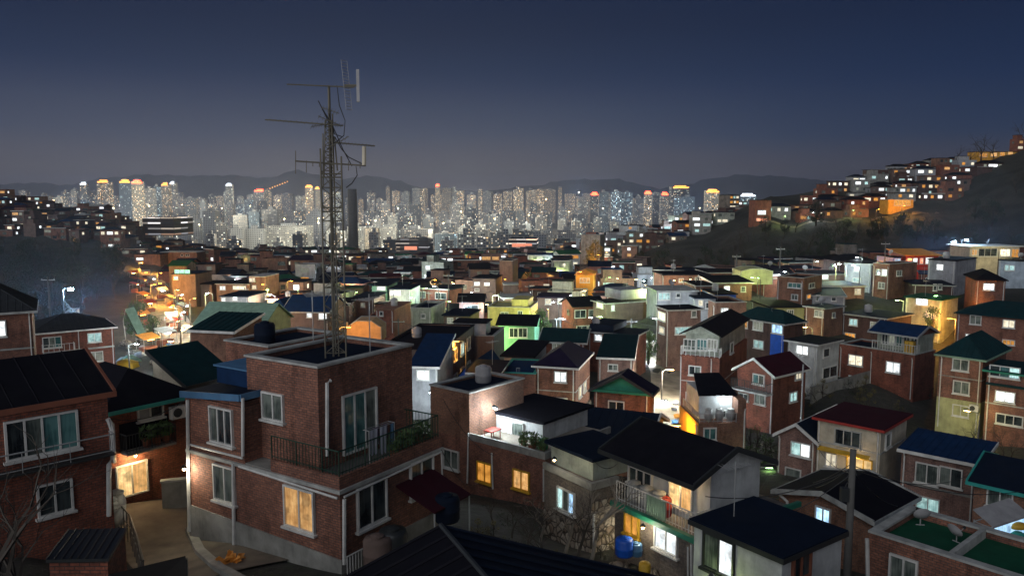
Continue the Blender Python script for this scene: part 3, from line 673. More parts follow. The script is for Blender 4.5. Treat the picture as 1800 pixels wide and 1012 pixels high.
# the lattice mast
mz = TOP+.06; mp = at(591, 640, 33.6)
mroot = empty('antenna_mast', (mp.x, mp.y, h.zb+mz), math.radians(12), 'tall rusty lattice mast with television aerials standing on the brown brick roof', 'antenna mast')
zb = h.zb+mz; sc_ = 33.6
def mv(v): return ray(591, v)[1]*mp.y-zb      # height on the mast of a pixel row
def mu(u, v): return (ray(u, v)[0]*mp.y-mp.x)  # sideways metres
wd = .43; legs = [(-wd, -.25), (wd, -.25), (0, .5)]
hs_ = [mv(305), mv(290), mv(262)]
for i, (x, y) in enumerate(legs):
    b = MB(); b.tube([(x, y, 0), (x*.97, y*.97, (mv(262), mv(275), mv(150))[i])], .038, 'rust_steel', 6); b.build('leg', mroot)
b = MB(); zt_ = mv(300); n = 11
for i in range(n+1):
    k = 1-.03*i/n; z0 = .2+(zt_-.2)*i/n; z1 = .2+(zt_-.2)*(i+1)/n; k1 = 1-.03*(i+1)/n
    for a, c in ((0, 1), (1, 2), (2, 0)):
        A_ = legs[a]; C_ = legs[c]
        if i % 2 == 0: b.tube([(A_[0]*k, A_[1]*k, z0), (C_[0]*k, C_[1]*k, z0)], .022, 'rust_steel', 4)
        if i < n and (i+a) % 4 != 3:
            if (i+a) % 2: A_, C_ = C_, A_
            b.tube([(A_[0]*k, A_[1]*k, z0), (C_[0]*k1, C_[1]*k1, z1)], .018, 'rust_steel', 4)
            if a == 0: b.tube([(C_[0]*k, C_[1]*k, z0), (A_[0]*k1, A_[1]*k1, z1)], .018, 'rust_steel', 4)
for zz in (mv(312), mv(306), mv(365), mv(372)):
    b.tube([(-.45, -.25, zz), (.45, -.25, zz)], .03, 'rust_steel', 4)
b.build('lattice', mroot)
b = MB(); zz0, zz1 = mv(300), mv(212); U4 = [(-.30, -.1), (.10, -.1), (.0, .22)]
for i in range(9):
    k = i/8; z0 = zz0+(zz1-zz0)*k; s0 = 1-.35*k; z1 = z0+(zz1-zz0)/8; s1 = 1-.35*(k+.125)
    for a, c in ((0, 1), (1, 2), (2, 0)):
        b.tube([(U4[a][0]*s0, U4[a][1]*s0, z0), (U4[c][0]*s0, U4[c][1]*s0, z0)], .018, 'rust_steel', 4)
        if i < 8: b.tube([(U4[a][0]*s0, U4[a][1]*s0, z0), (U4[c][0]*s1, U4[c][1]*s1, z1)], .016, 'rust_steel', 4)
for x, y in U4: b.tube([(x, y, zz0-.3), (x*.65, y*.65, zz1)], .028, 'rust_steel', 5)
b.build('upper_lattice', mroot)
for u0, v0, u1, v1 in ((560, 205, 600, 222), (566, 190, 596, 200), (575, 262, 612, 240), (548, 224, 575, 219)):
    b = MB(); p0 = Vector((mu(u0, v0), -.15, mv(v0))); p1 = Vector((mu(u1, v1), -.15, mv(v1))); b.tube([p0, p1], .018, 'rust_steel', 4)
    for i in range(6): q = p0.lerp(p1, (i+.3)/6); b.tube([q-Vector((.05, .3, .12)), q+Vector((.05, .3, .12))], .01, 'rust_steel', 4)
    b.build('small_antenna', mroot)
b = MB()
for x0, v0, x1, v1, r in ((-.1, 640, -.02, 150, .05), (.12, 640, .1, 200, .035), (-.35, 330, -.3, 235, .03), (.25, 300, .16, 240, .03)):
    b.tube([(x0, .02, mv(v0)), (x1, .02, mv(v1))], r, 'rust_steel', 6)
for pts in ([(592, 150), (596, 185), (606, 212), (604, 238), (590, 250), (577, 256)], [(560, 178), (573, 205), (583, 226)], [(566, 190), (585, 222), (602, 262), (618, 292)], [(625, 292), (627, 308), (618, 322), (608, 330)], [(588, 240), (600, 262), (612, 276), (640, 290)], [(578, 200), (588, 236), (600, 240)]):
    b.tube([(mu(u, v), -.05, mv(v)) for u, v in pts], .02, 'wire', 4)
b.build('stay_and_cable', mroot)
def yagi(u0, v0, u1, v1, n, L, tilt, yy=-.1, el='side', r=.022, m='rust_steel'):
    b = MB(); p0 = Vector((mu(u0, v0), yy, mv(v0))); p1 = Vector((mu(u1, v1), yy, mv(v1)))
    b.tube([p0, p1], r, m, 5)
    for i in range(n):
        q = p0+(p1-p0)*((i+.3)/n); l = L*(1-.4*i/n)
        d = Vector((.25, .9, .35)).normalized()*l if el == 'side' else Vector((tilt, 0, 1)).normalized()*l
        b.tube([q-d, q+d], .011, m, 4)
    b.build('yagi_antenna', mroot)
yagi(622, 153, 507, 151, 11, .16, 0, r=.03); yagi(603, 221, 471, 213, 15, .26, 0, r=.03); yagi(590, 251, 658, 256, 11, .26, 0, r=.03)
b = MB(); b.tube([(mu(521, 284), -.1, mv(284)), (mu(642, 291), -.1, mv(291))], .035, 'rust_steel', 5)
for u, a, c in ((522, 266, 306), (540, 283, 304), (551, 284, 293), (562, 285, 294), (600, 282, 300), (612, 284, 300), (632, 284, 296)): b.tube([(mu(u, a), -.1, mv(a)), (mu(u, c), -.1, mv(c))], .022, 'rust_steel', 4)
b.build('dipole_antenna', mroot)
b = MB(); b.tube([(mu(639, 257), -.1, mv(257)), (mu(639, 290), -.1, mv(290))], .085, 'plaster_cream', 10); b.build('sector_antenna', mroot)
b = MB(); b.box(mu(625, 122), -.25, mv(178), mu(630, 122), .1, mv(122), 'tarp_grey')
b.tube([(mu(605, 150), -.1, mv(150)), (mu(628, 150), -.1, mv(150))], .05, 'rust_steel', 6); b.build('panel_antenna', mroot)
b = MB()
for dy in (-.12, .12):
    b.tube([(mu(604, 106)+dy, dy, mv(106)), (mu(613, 192)+dy, dy, mv(192))], .012, 'tarp_grey', 4)
for i in range(17):
    k = i/16; x = mu(604, 106)+(mu(613, 192)-mu(604, 106))*k; z = mv(106)+(mv(192)-mv(106))*k; b.tube([(x-.13, -.16, z), (x+.13, .16, z)], .014, 'tarp_grey', 4)
b.build('grid_reflector', mroot)
for u, v, Y in ((496, 560, 30.0), (545, 575, 31.5)):
    p = at(u, v, Y)
for a_, (x, y) in enumerate(((xe-1.5, UY+1.1), (xe-1.9, UY+4.2))):
    o = place('aerial', mk_aerial, h.w(x, y, TOP+.06), 1.1+a_, ('thin television aerial standing beside the lattice mast', 'thin television aerial at the back corner of the mast roof')[a_], 'aerial')
# left neighbour
h = L2 = House('brick_house', 'red brick house with a black gable roof and four pane window, by the bare bush', (-120, 743), 26, 46, LA=5.6, uR=191, vb=1003, wall='brick_red')
h.roof('gableB', 'black_roof', 1.2, .18, fascia='terracotta', ribs=.75)
h.win('B', 11, 733, 134, 795, ['glass_dark', 'glass_curtain', 'glass_teal', 'glass_teal'], 4, name='sliding_door'); h.win('B', 68, 849, 124, 899, 'glass_dark')
zz = h.hit('B', 90, 812)[1]; q0 = h.hit('B', -60, 812)[0]
b = MB(); b.box(q0, -.6, zz-.07, h.LB, -.002, zz, 'dark_metal'); b.build('balcony_floor', h.root)
h.rail([(q0, -.56, 0), (h.LB-.02, -.56, 0), (h.LB-.02, -.05, 0)], zz, .75, 'steel', 1.4, .016)
h.pipe('B', [(188, 735), (196, 755), (197, 800), (190, 815), (190, 905)], .09)
# alley house with the lit sliding door
h = L3 = House('brick_house', 'brown brick house with a green gutter and an amber lit sliding door on the alley', (186, 727), 37.5, 52, LA=6.5, uR=334, vb=884, wall='brick_red')
h.roof('hip', 'black_roof', 1.5, .4, fascia='teal_fascia')
h.win('B', 206, 815, 257, 867, ['lit_room', 'lit_warm'], name='sliding_door', sill=False)
h.win('B', 243, 716, 284, 733, ['tarp_grey', 'glass_dark'])
zz = h.hit('B', 255, 782)[1]; q0 = h.hit('B', 211, 782)[0]; q1 = h.hit('B', 298, 782)[0]; zt_ = h.hit('B', 255, 748)[1]
b = MB(); b.box(q0, -.03, zz-.1, q1, -.002, zz+1.35, 'black_roof'); b.build('balcony_recess', h.root)  # flat black sheet on the wall paints the shade of a recess
b = MB(); b.box(q0, -.7, zz-.12, q1, -.032, zz, 'concrete'); b.build('balcony_floor', h.root)
h.rail([(q0, -.05, 0), (q0, -.66, 0), (q1, -.66, 0), (q1, -.05, 0)], zz, .9, 'dark_metal', .15)
h.pipe('B', [(186, 732), (197, 745), (200, 812)], .08)
p = h.w((q0+q1)/2+.9, -.35, zz)
for i in range(3): place('pot', mk_pot, h.w(q1-.35-.5*i, -.35, zz), i, 'large leafy pot plant %s the alley house balcony' % ('at the end of', 'in the middle of', 'near the lit end of')[i], 'plant pot', 'pot plants on the alley balcony', 1.15)
place('ac', mk_ac, h.w(h.hit('B', 308, 722)[0], -.3, h.hit('B', 308, 735)[1]), h.th, 'white air conditioner unit under the green gutter by the drainpipe', 'air conditioner')
# teal roofs behind
h = House('brick_house', 'small house with a steep dark teal sheet roof just behind the blue roof box', (330, 678), 44, 60, LA=3.0, uR=408, h=5, wall='plaster_cream')
h.roof('shedB', 'teal_roof', 1.5, .25, fascia='dark_metal')
h.win('A', 300, 690, 318, 712, 'glass_dark')
h = House('brick_house', 'brown brick house with a plain dark flat roof and round drum, behind the mast house', (472, 618), 40, 57, 397, LB=5, h=6, wall='brick_brown')
h.roof('flat', 'navy', par=.22)
place('tank_dark', mk_tank('navy'), h.w(1.3, h.LA-1.6, h.H+.06), 0, 'dark round water drum on the flat roof behind the mast house', 'water tank')
h = House('brick_house', 'orange brick house roofed with green glazed sheets behind the teal roofs', (410, 585), 70, 77, 334, 461, vb=650, wall='brick_orange')
h.roof('shedA', 'teal_roof', .9, .2, fascia='white_trim', ribs=.6)
# far left houses
h = House('brick_house', 'tall brown brick house with a dark tiled roof and one bright blue-white window', (-70, 556), 66, 30, LA=8, uR=56, vb=680, wall='brick_brown')
h.roof('hip', 'tile_roof', 2.0, .4, fascia='coping', ribs=.5); h.win('B', -14, 565, 9, 590, 'lit_white'); h.corner_pipe('B', h.LB-.2); h.band(h.hit('B', 20, 615)[1])
h = House('brick_house', 'low red brick house with white balcony rail below the blue-white street lamp', (57, 588), 96, 36, LA=8, uR=200, vb=655, wall='brick_red')
h.roof('hip', 'tile_roof', 1.6, .4, fascia='white_trim', ribs=.5)
std(h, B=[(76, 593, 107, 610, ['glass_dark', 'glass_curtain', 'glass_teal'], 3), (155, 586, 177, 600, 'lit_cyan'), (155, 619, 180, 634, 'lit_dim')], pipes=False); h.corner_pipe('B', h.LB-.2); h.corner_pipe('B', h.LB*.55)
zz = h.hit('B', 100, 617)[1]; q0 = h.hit('B', 75, 617)[0]; q1 = h.hit('B', 130, 617)[0]
b = MB(); b.box(q0, -1.0, zz-.15, q1, -.002, zz, 'coping'); b.build('balcony_floor', h.root); h.rail([(q0, -.05, 0), (q0, -.95, 0), (q1, -.95, 0), (q1, -.05, 0)], zz, 1.0, 'white_trim', .5, .035)
b = MB(); z2 = h.hit('B', 160, 612)[1]; b.box(h.LB*.5, -.06, z2-.1, h.LB, -.002, z2+.1, 'coping'); b.build('ledge', h.root)
h = House('concrete_shed', 'flat concrete rooftop block behind the low red brick house', (112, 556), 118, 20, LA=6, uR=58+70, h=7, wall='plaster_cream'); h.roof('flat', 'coping')
# centre, from near to far
h = H17 = House('brick_house', 'brick house with a bright white terrace room and plants on its roof', (958, 808), 45, 50, 758, LB=5.5, vb=893, wall='brick_brown')
y1 = h.LA; ya = h.hit('A', 825, 740)[0]; zt_ = h.hit('A', 800, 692)[1]
b = MB(); b.box(0, ya, h.H, 5.4, y1, zt_, 'brick_orange'); b.box(0, y1-.0, -2.5, .3, y1+.002, h.H, 'brick_orange'); b.build('tower_wall', h.root)
h.roof('flat', 'navy', x0=0, x1=5.4, y0=ya, y1=y1, z=zt_, par=.2, wall='brick_orange')
place('tank_grey', mk_tank('tarp_grey'), h.w(3.4, y1-1.6, zt_+.06), 0, 'pale grey water tank on the roof of the white terrace house', 'water tank')
RX = 2.6; yr = h.hit('A', 954, 760, RX)[0]; yr2 = h.hit('A', 876, 760, RX)[0]; zr = h.hit('A', 915, 736, RX)[1]; zf = h.H-.35
b = MB(); b.box(RX, yr, h.H, 7.5, yr2+1.2, zr, 'plaster_white'); b.build('terrace_room_wall', h.root)
b = MB(); b.box(RX-.15, yr-.2, zr+.003, 8, yr2+1.3, zr+.16, 'black_roof'); b.build('terrace_roof', h.root)
h.win('A', 882, 741, 920, 779, ['lit_white', 'glass_curtain'], 2, RX, name='sliding_door', sill=False)
b = MB(); b.box(0, 0, h.H+.003, .16, ya, h.H+.42, 'concrete'); b.box(.16, 0, h.H+.003, 7, .16, h.H+.42, 'concrete'); b.build('terrace_parapet', h.root)
b = MB(); b.box(.17, .17, h.H+.004, 7, ya-.003, h.H+.05, 'pavement'); b.build('terrace_floor', h.root)
h.win('A', 782, 792, 806, 821, 'glass_curtain', trim='white_trim'); h.win('A', 841, 814, 864, 845, ['lit_amber', 'lit_amber'], trim='yellow_paint'); h.win('A', 904, 828, 930, 858, 'lit_warm', trim='yellow_paint')
h.pipe('A', [(825, 760), (823, 848)], .06); h.pipe('A', [(866, 795), (868, 858)], .06); h.pipe('A', [(957, 812), (957, 880)], .05)
place('tank_green', mk_tank('green_paint'), h.w(1.5, 1.3, h.H+.05), 0, 'green water drum behind the potted plants on the white terrace', 'water tank', scale=.55)
for i in range(9):
    place('pot', mk_pot, h.w(.55+.4*(i % 3), .7+.24*i, h.H+.05), i*1.3, 'leafy potted plant on the bright terrace, %s along from the corner' % ('first', 'second', 'third', 'fourth', 'fifth', 'sixth', 'seventh', 'eighth', 'ninth')[i], 'plant pot', 'potted plants on the bright terrace', .7+.3*(i % 2))
tb = empty('garden_table', h.w(1.0, yr2-.9, h.H+.05), h.th, 'low red garden table beside the lit terrace door', 'table')
b = MB(); b.box(-.5, -.35, .55, .5, .35, .6, 'red_paint'); b.build('table_top', tb)
for sx_ in (-.42, .42):
    for sy in (-.28, .28): b = MB(); b.tube([(sx_, sy, 0), (sx_, sy, .55)], .025, 'red_paint', 6); b.build('leg', tb)
h = H18 = House('stone_house', 'grey rendered house with a pale green rooftop room and rubble stone base', (1040, 860), 38, 35, 957, 1082, vb=985, wall='brick_grey')
b = MB(); b.box(-.03, -.03, -2.4, h.LB+.02, h.LA+.02, h.H*.42, 'stone'); b.box(h.LB+.021, -.05, -2.4, h.LB+.1, 2, h.H*.8, 'stone'); b.box(-.03, -.06, h.H*.421, h.LB+.02, -.031, h.H*.82, 'stone'); b.build('plinth', h.root)
ux, uy = .85, .9; p = at(1041, 799, 39.2)
zt_ = p.z-h.zb-.3
b = MB(); b.box(ux, uy, h.H, h.LB+2.2, h.LA+.5, zt_, 'concrete_green'); b.build('upper_wall', h.root)
h.roof('slab', 'navy', ov=.28, x0=ux, y0=uy, x1=h.LB+2.2, y1=h.LA+.5, z=zt_, t=.12)
b = MB(); b.box(-.12, -.12, h.H+.003, h.LB+.12, .08, h.H+.35, 'concrete'); b.box(-.12, .08, h.H+.003, .08, h.LA, h.H+.35, 'concrete'); b.build('parapet', h.root)
h.win('A', 982, 862, 1010, 896, ['lit_cyan', 'glass_curtain', 'lit_blue'], 3); h.pipe('B', [(1042, 900), (1042, 960)], .07)
h = H19 = House('brick_house', 'grey brick house with a big black gable roof and a warmly lit balcony', (1222, 948), 32, 35, 1080, LB=6.5, vb=1040, wall='brick_grey')
RY = .0; zt_ = at(1235, 868, 31.0).z-h.zb
rx_ = 1.15
XR = h.hit('B', 1340, 850, .1)[0]; print('XR', XR)
b = MB(); b.box(rx_, .25, h.H, XR, h.LA, zt_+.15, 'plaster_white'); b.build('upper_wall', h.root)
h.roof('gableA', 'black_roof', .95, .35, x0=-.15, x1=XR+.1, y0=.1, y1=h.LA+.2, z=zt_+.15, wall='plaster_white', fascia='dark_metal', ribs=0)
b = MB(); b.box(-.22, -.2, h.H-.1, 0.0, h.LA+.1, h.H+.14, 'green_fascia'); b.box(0.0, -.2, h.H-.1, 7, -.003, h.H+.14, 'green_fascia'); b.build('gutter', h.root)
b = MB(); b.box(0, 0, h.H+.002, rx_, h.LA, h.H+.10, 'pavement'); b.build('balcony_floor', h.root)
h.rail([(.05, h.LA-.05, 0), (.05, .05, 0), (rx_, .05, 0)], h.H+.14, .95, 'white_trim', .18, .016)
h.win('A', 1179, 851, 1217, 893, ['lit_room', 'lit_warm'], 2, rx_, name='sliding_door', sill=False); h.win('A', 1108, 826, 1146, 850, ['glass_curtain', 'glass_dark', 'glass_dark'], 3, rx_)
h.win('A', 1101, 905, 1123, 937, 'lit_amber', trim='yellow_paint'); h.win('A', 1154, 930, 1191, 967, 'lit_white')
h.pipe('A', [(1218, 955), (1218, 1010)], .06); h.pipe('A', [(1212, 960), (1212, 1010)], .05)
qy = h.hit('A', 1165, 880, .6)[0]
o = place('jar_red', mk_tank('red_paint'), h.w(.6, qy, h.H+.1), 0, 'red water drum on the warmly lit balcony', 'water tank', scale=.75)
for i in range(3): place('jar', mk_jar, h.w(.55, h.LA-.7-.8*i, h.H+.1), i, 'pale storage jar on the lit balcony, %s from the dark end' % ('first', 'second', 'third')[i], 'jar', 'storage jars on the lit balcony', 1.05)
bl = empty('balcony_blind', h.w(.0, qy-.8, h.H+.2), h.th, 'pale green striped blind hung on the lit balcony rail', 'blind')
b = MB()
for i in range(9): b.box(-.07, i*.13, .02, -.04, i*.13+.1, .9, 'pale_green_roof')
o = b.build('slats', bl)
BALC = (h, rx_, h.H)
h = H20 = House('painted_house', 'pale green house with a wide flat navy roof, next to the balcony house', (1375, 985), 25, 36, 1219, 1478, h=3.4, wall='plaster_white')
h.roof('slab', 'navy', ov=.14, t=.14, fascia='dark_metal')
h.win('A', 1240, 945, 1290, 1003, ['glass_curtain', 'lit_white'], trim='dark_metal'); h.win('B', 1393, 975, 1420, 1012, 'glass_dark', trim='terracotta', name='door', sill=False)
SK18 = H18
p = h.w(1.3, 3.0, h.H+.2); place('aerial', mk_aerial, (p.x, p.y, p.z), .4, 'thin aerial pole on the wide flat navy roof', 'aerial', scale=.8)
h = H21 = House('brick_house', 'orange brown brick house under a patched black roof behind the concrete utility pole', (1532, 915), 37, 40, 1368, 1602, vb=1010, wall='brick_orange')
h.roof('gableB', 'black_roof', .6, .25, fascia='coping')
h.win('A', 1436, 893, 1459, 915, 'lit_blue')
h.pipe('A', [(1372, 868), (1385, 880), (1387, 900)], .08)
h = H22 = House('brick_house', 'brick house with a bright green painted flat roof edged by a grey parapet', (1850, 1053), 25, 41, 1524, LB=3.7, h=5, wall='brick_brown')
h.roof('flat', 'green_roof', par=.32)
h.win('A', 1567, 981, 1611, 1020, 'glass_curtain'); h.pipe('A', [(1526, 945), (1527, 1011)], .08)
b = MB(); b.box(.25, h.LA*.52, h.H+.062, h.LB-.25, h.LA*.52+.18, h.H+.42, 'coping'); b.build('dividing_kerb', h.root)
p = h.w(2.2, h.LA*.62, h.H+.06); place('dish', mk_dish, p, 2.0, 'grey satellite dish on the green flat roof by the kerb', 'dish', scale=.8)
p = h.w(2.8, h.LA*.88, h.H+.06); place('dish', mk_dish, p, 3.0, 'grey satellite dish at the far corner of the green flat roof', 'dish', scale=.85)
h = H23 = House('brick_house', 'three storey brown brick house with a tall royal blue roof edge', (1718, 818), 50, 47, 1584, LB=4, vb=950, wall='brick_pink')
h.roof('shedA', 'blue_roof', .45, .25, fascia='white_trim', ribs=.5)
h.win('A', 1611, 816, 1648, 848, 'glass_curtain'); h.win('A', 1653, 823, 1690, 853, ['glass_curtain', 'glass_dark']); h.win('A', 1612, 875, 1650, 902, 'lit_cyan')
h.band(h.hit('A', 1650, 862)[1], 'concrete', .15, .03); h.corner_pipe('A', .2); h.corner_pipe('A', h.LA-.2)
h = H24 = House('brick_house', 'orange brick house with a navy roof above the glowing white tent', (1850, 878), 42, 45, 1711, LB=6, vb=1000, wall='brick_orange')
h.roof('gableA', 'navy', .9, .3, fascia='teal_fascia'); h.win('A', 1737, 861, 1779, 890, 'glass_curtain')
h = H25 = House('painted_house', 'cream rendered house with a maroon roof and a glowing ground floor terrace', (1549, 757), 54, 46, 1437, 1593, vb=873, wall='plaster_cream')
h.roof('slab', 'maroon', ov=.3, t=.14, fascia='red_paint')
h.win('A', 1469, 757, 1512, 782, 'glass_dark', 3, trim='coping'); h.win('A', 1490, 806, 1532, 832, 'lit_room', 3, trim='yellow_paint', sill=False); h.win('A', 1453, 797, 1470, 818, 'lit_cream', 2)
h.win('B', 1556, 762, 1564, 784, 'glass_curtain', 1); h.band(h.hit('A', 1500, 789)[1], 'coping', .1, .05); h.corner_pipe('A', .15); h.corner_pipe('A', h.LA-.15)
q0 = h.hit('A', 1530, 800)[0]; q1 = h.hit('A', 1441, 790)[0]; z0 = h.hit('A', 1490, 797)[1]
b = MB(); b.slab([(-.5, q0, z0+.02), (-.02, q0, z0+.18), (-.02, q1, z0+.18), (-.5, q1, z0+.02)], .05, 'yellow_paint'); b.build('awning', h.root)
TERR = h
h = H26 = House('brick_house', 'small gabled brown brick house with a half cyan half white window', (1434, 776), 57, 46, 1368, LB=7, vb=845, wall='brick_pink')
h.roof('gableB', 'navy', .95, .25, fascia='white_trim'); h.win('A', 1392, 779, 1424, 800, ['lit_cyan', 'lit_white']); h.win('A', 1382, 824, 1407, 838, 'glass_curtain', 1); h.corner_pipe('A', .15); h.corner_pipe('A', h.LA-.15)
h = H27 = House('brick_house', 'dark red gabled house with a maroon roof and a long upper balcony', (1360, 660), 78, 38, 1296, 1416, vb=765, wall='brick_red')
h.roof('gableB', 'maroon', 1.3, .35, fascia='white_trim')
h.win('A', 1325, 659, 1343, 674, ['glass_teal', 'glass_dark']); h.win('A', 1328, 692, 1345, 709, 'glass_curtain'); h.win('A', 1300, 692, 1315, 702, 'glass_dark'); h.win('B', 1398, 654, 1407, 665, 'lit_cream'); h.win('B', 1388, 690, 1399, 704, 'lit_cyan')
zz = h.hit('A', 1330, 685)[1]
b = MB(); b.box(-1.1, 0, zz-.18, -.002, h.LA, zz, 'coping'); b.build('balcony_floor', h.root); h.rail([(-.05, h.LA-.05, 0), (-1.05, h.LA-.05, 0), (-1.05, .05, 0), (-.05, .05, 0)], zz, 1.0, 'dark_metal', .2, .02)
h.corner_pipe('A', .1, r=.07)
h = H28 = House('brick_house', 'orange brick corner house with a cluttered white rooftop terrace beside the steep lane', (1228, 744), 62, 3, 1195, 1311, vb=805, wall='brick_orange')
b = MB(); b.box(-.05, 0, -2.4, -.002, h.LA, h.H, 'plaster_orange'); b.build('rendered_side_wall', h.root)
zt_ = h.hit('B', 1270, 716)[1]; b = MB(); b.box(.4, 1.4, h.H, h.LB*.82, 5.2, zt_+.9, 'plaster_white'); b.box(h.LB*.82+.01, .0, h.H, h.LB, 5.0, zt_+.6, 'brick_orange'); b.build('rooftop_room_wall', h.root)
b = MB(); b.slab([(.1, .6, zt_+.9), (h.LB*.86, .6, zt_+.9), (h.LB*.9, 6.0, zt_+1.5), (1.2, 6.0, zt_+1.5)], .1, 'black_roof'); b.build('roof', h.root)
h.win('B', 1263, 722, 1274, 732, 'glass_dark', 1, 1.4); h.win('B', 1238, 753, 1257, 771, 'glass_teal')
h.rail([(.1, 5, 0), (.1, .1, 0), (h.LB*.8, .1, 0)], h.H+.02, .75, 'steel', .35, .02)
h.corner_pipe('B', h.LB-.15, z1=h.H+1.2); h.corner_pipe('A', .15, 0)
for i in range(4): place('jar', mk_jar, h.w(1.0+.9*i, .7, h.H+.02), i, 'storage jar on the cluttered white rooftop terrace, %s from the orange wall' % ('first', 'second', 'third', 'fourth')[i], 'jar', 'jars on the white rooftop terrace')
h = H29 = House('brick_house', 'brick house with a green glazed upper room and a white balcony band beside the lane', (1265, 630), 84, 62, 1196, 1312, vb=722, wall='brick_red')
zt_ = h.hit('A', 1230, 588)[1]; b = MB(); b.box(.9, .3, h.H, h.LB, h.LA-.3, zt_, 'concrete_green'); b.build('upper_wall', h.root)
h.roof('gableB', 'black_roof', .9, .4, x0=.4, y0=.2, x1=h.LB, y1=h.LA-.2, z=zt_, wall='concrete_green')
for u0, u1, k in ((1203, 1222, 'glass_curtain'), (1226, 1242, 'glass_teal'), (1245, 1260, 'lit_dim')): h.win('A', u0, 597, u1, 614, k, 3, .9)
h.rail([(.9, h.LA-.05, 0), (.05, h.LA-.05, 0), (.05, .05, 0), (.9, .05, 0)], h.H+.02, 1.0, 'white_trim', .5, .04)
h.win('A', 1212, 644, 1231, 658, ['glass_dark', 'glass_curtain']); h.win('A', 1207, 690, 1222, 700, 'lit_cream', 1); h.corner_pipe('A', h.LA*.2); h.corner_pipe('A', h.LA-.1); h.win('B', 1283, 603, 1288, 619, 'glass_curtain', 1); h.band(h.hit('A', 1230, 672)[1], 'coping', .1, .04)
h = H30 = House('brick_house', 'dark brick house with a cobalt blue panelled corner bay and teal roof', (1379, 571), 104, 35, 1295, 1412, vb=650, wall='brick_dark')
h.roof('hip', 'teal_roof', 1.5, .4, fascia='coping'); std(h, A=[(1305, 562, 1314, 575, 'lit_amber'), (1325, 566, 1341, 579, 'lit_dim', 3), (1326, 599, 1342, 611, 'lit_cyan'), (1358, 571, 1376, 585, 'lit_blue', 3)])
q0 = h.hit('A', 1378, 600)[0]; q1 = h.hit('A', 1355, 600)[0]; b = MB(); b.box(-.12, q0, 1.2, -.002, q1, h.hit('A', 1366, 588)[1], 'blue_paint'); b.build('bay_panel', h.root)
place('dish', mk_dish, h.w(2, 3, h.H+.4), 1, 'white dish on the roof of the cobalt corner house', 'dish', scale=1.4)
h = H31 = House('painted_house', 'pale grey rendered cottage with one bright white window, left of the red brick terrace house', (1437, 607), 87, 39, 1385, 1475, vb=690, wall='plaster_white')
h.roof('slab', 'black_roof', ov=.35, fascia='white_trim'); std(h, A=[(1401, 608, 1421, 622, 'lit_white')], B=[(1447, 613, 1457, 626, 'glass_dark', 1), (1446, 645, 1470, 662, 'glass_dark')])
b = MB(); b.box(-1.3, -.4, -2, h.LB+9, -.15, .9, 'concrete'); b.build('garden_wall', h.root)
h = H32 = House('brick_house', 'wide dark red brick house with a blue roofed glass terrace on top', (1608, 628), 90, 38, 1475, 1644, vb=702, wall='brick_red')
h.roof('flat', 'navy', par=.25); std(h, A=[(1493, 625, 1516, 641, 'lit_cream'), (1559, 637, 1582, 654, 'lit_white'), (1493, 662, 1516, 676, 'lit_cyan')]); h.corner_pipe('A', h.LA*.55)
ya = h.hit('A', 1533, 600)[0]; zt_ = h.hit('A', 1580, 590)[1]
b = MB(); b.box(1.2, .2, h.H+.3, h.LB-.2, ya, zt_+.1, 'concrete_green'); b.build('terrace_room_wall', h.root)
h.roof('gableA', 'blue_roof', .9, .35, x0=.2, x1=h.LB-.1, y0=.1, y1=ya+.1, z=zt_+.1, wall='brick_red', fascia='steel', ribs=.6)
for i in range(5):
    k = .4+i*(ya-.8)/5; h.winm('A', k, k+(ya-.8)/5-.25, h.H+.9, zt_-.15, ('glass_curtain', 'glass_dark', 'glass_teal', 'lit_dim', 'glass_dark')[i], 2, 1.2, sill=False)
h.rail([(.1, ya, 0), (.1, .1, 0), (1.2, .1, 0)], h.H+.3, 1.0, 'white_trim', .3, .03)
p = h.w(.6, .9, h.H+.4); cb = empty('yellow_cabinet', p, h.th, 'small yellow cabinet on the balcony under the blue roof', 'cabinet'); b = MB(); b.box(-.3, -.5, 0, .3, .5, 1.3, 'yellow_paint'); b.build('body', cb); b = MB(); b.box(-.34, -.02, .1, -.302, .02, 1.2, 'dark_metal'); b.build('door_seam', cb)
h = H33 = House('brick_house', 'three storey house with a ribbed green hip roof and a yellow lit ground floor', (1728, 634), 77, 44, 1651, LB=8, vb=762, wall='brick_brown')
h.roof('hip', 'teal_roof', 1.9, .35, fascia='pale_green_roof', ribs=.45)
std(h, A=[(1676, 632, 1702, 650, 'glass_curtain'), (1677, 671, 1703, 691, 'glass_curtain'), (1676, 713, 1702, 730, 'lit_cream')])
zl = h.hit('A', 1690, 703)[1]; b = MB(); b.box(-.06, -.06, -2, h.LB, -.002, zl, 'plaster_olive'); b.box(-.06, -.002, -2, -.002, h.LA, zl, 'plaster_olive'); b.build('rendered_ground_floor', h.root); h.band(h.hit('A', 1690, 665)[1], 'concrete', .12, .03)
place('ac', mk_ac, h.w(-.35, h.hit('A', 1714, 722)[0], zl-.9), h.th-math.pi/2, 'white air conditioner on the yellow lit ground floor wall', 'air conditioner')
h = H33b = House('brick_house', 'three storey brick house with a three pane cyan window, joined to the green hip roof', (1890, 672), 70, 46, 1734, LB=6, vb=800, wall='brick_brown')
h.roof('slab', 'teal_roof', ov=.35, fascia='green_fascia'); std(h, A=[(1741, 645, 1792, 662, ['glass_dark', 'glass_teal', 'lit_cyan'], 3), (1751, 689, 1783, 705, 'lit_white', 2), (1752, 730, 1797, 745, 'glass_dark', 3)]); h.band(h.hit('A', 1760, 678)[1], 'teal_roof', .2, .3); h.band(h.hit('A', 1760, 712)[1], 'coping', .12, .03)
h = H15 = House('brick_house', 'brown brick house with a purple gable roof over a green painted gable', (1142, 692), 67, 69, 1044, 1150, vb=790, wall='brick_brown')
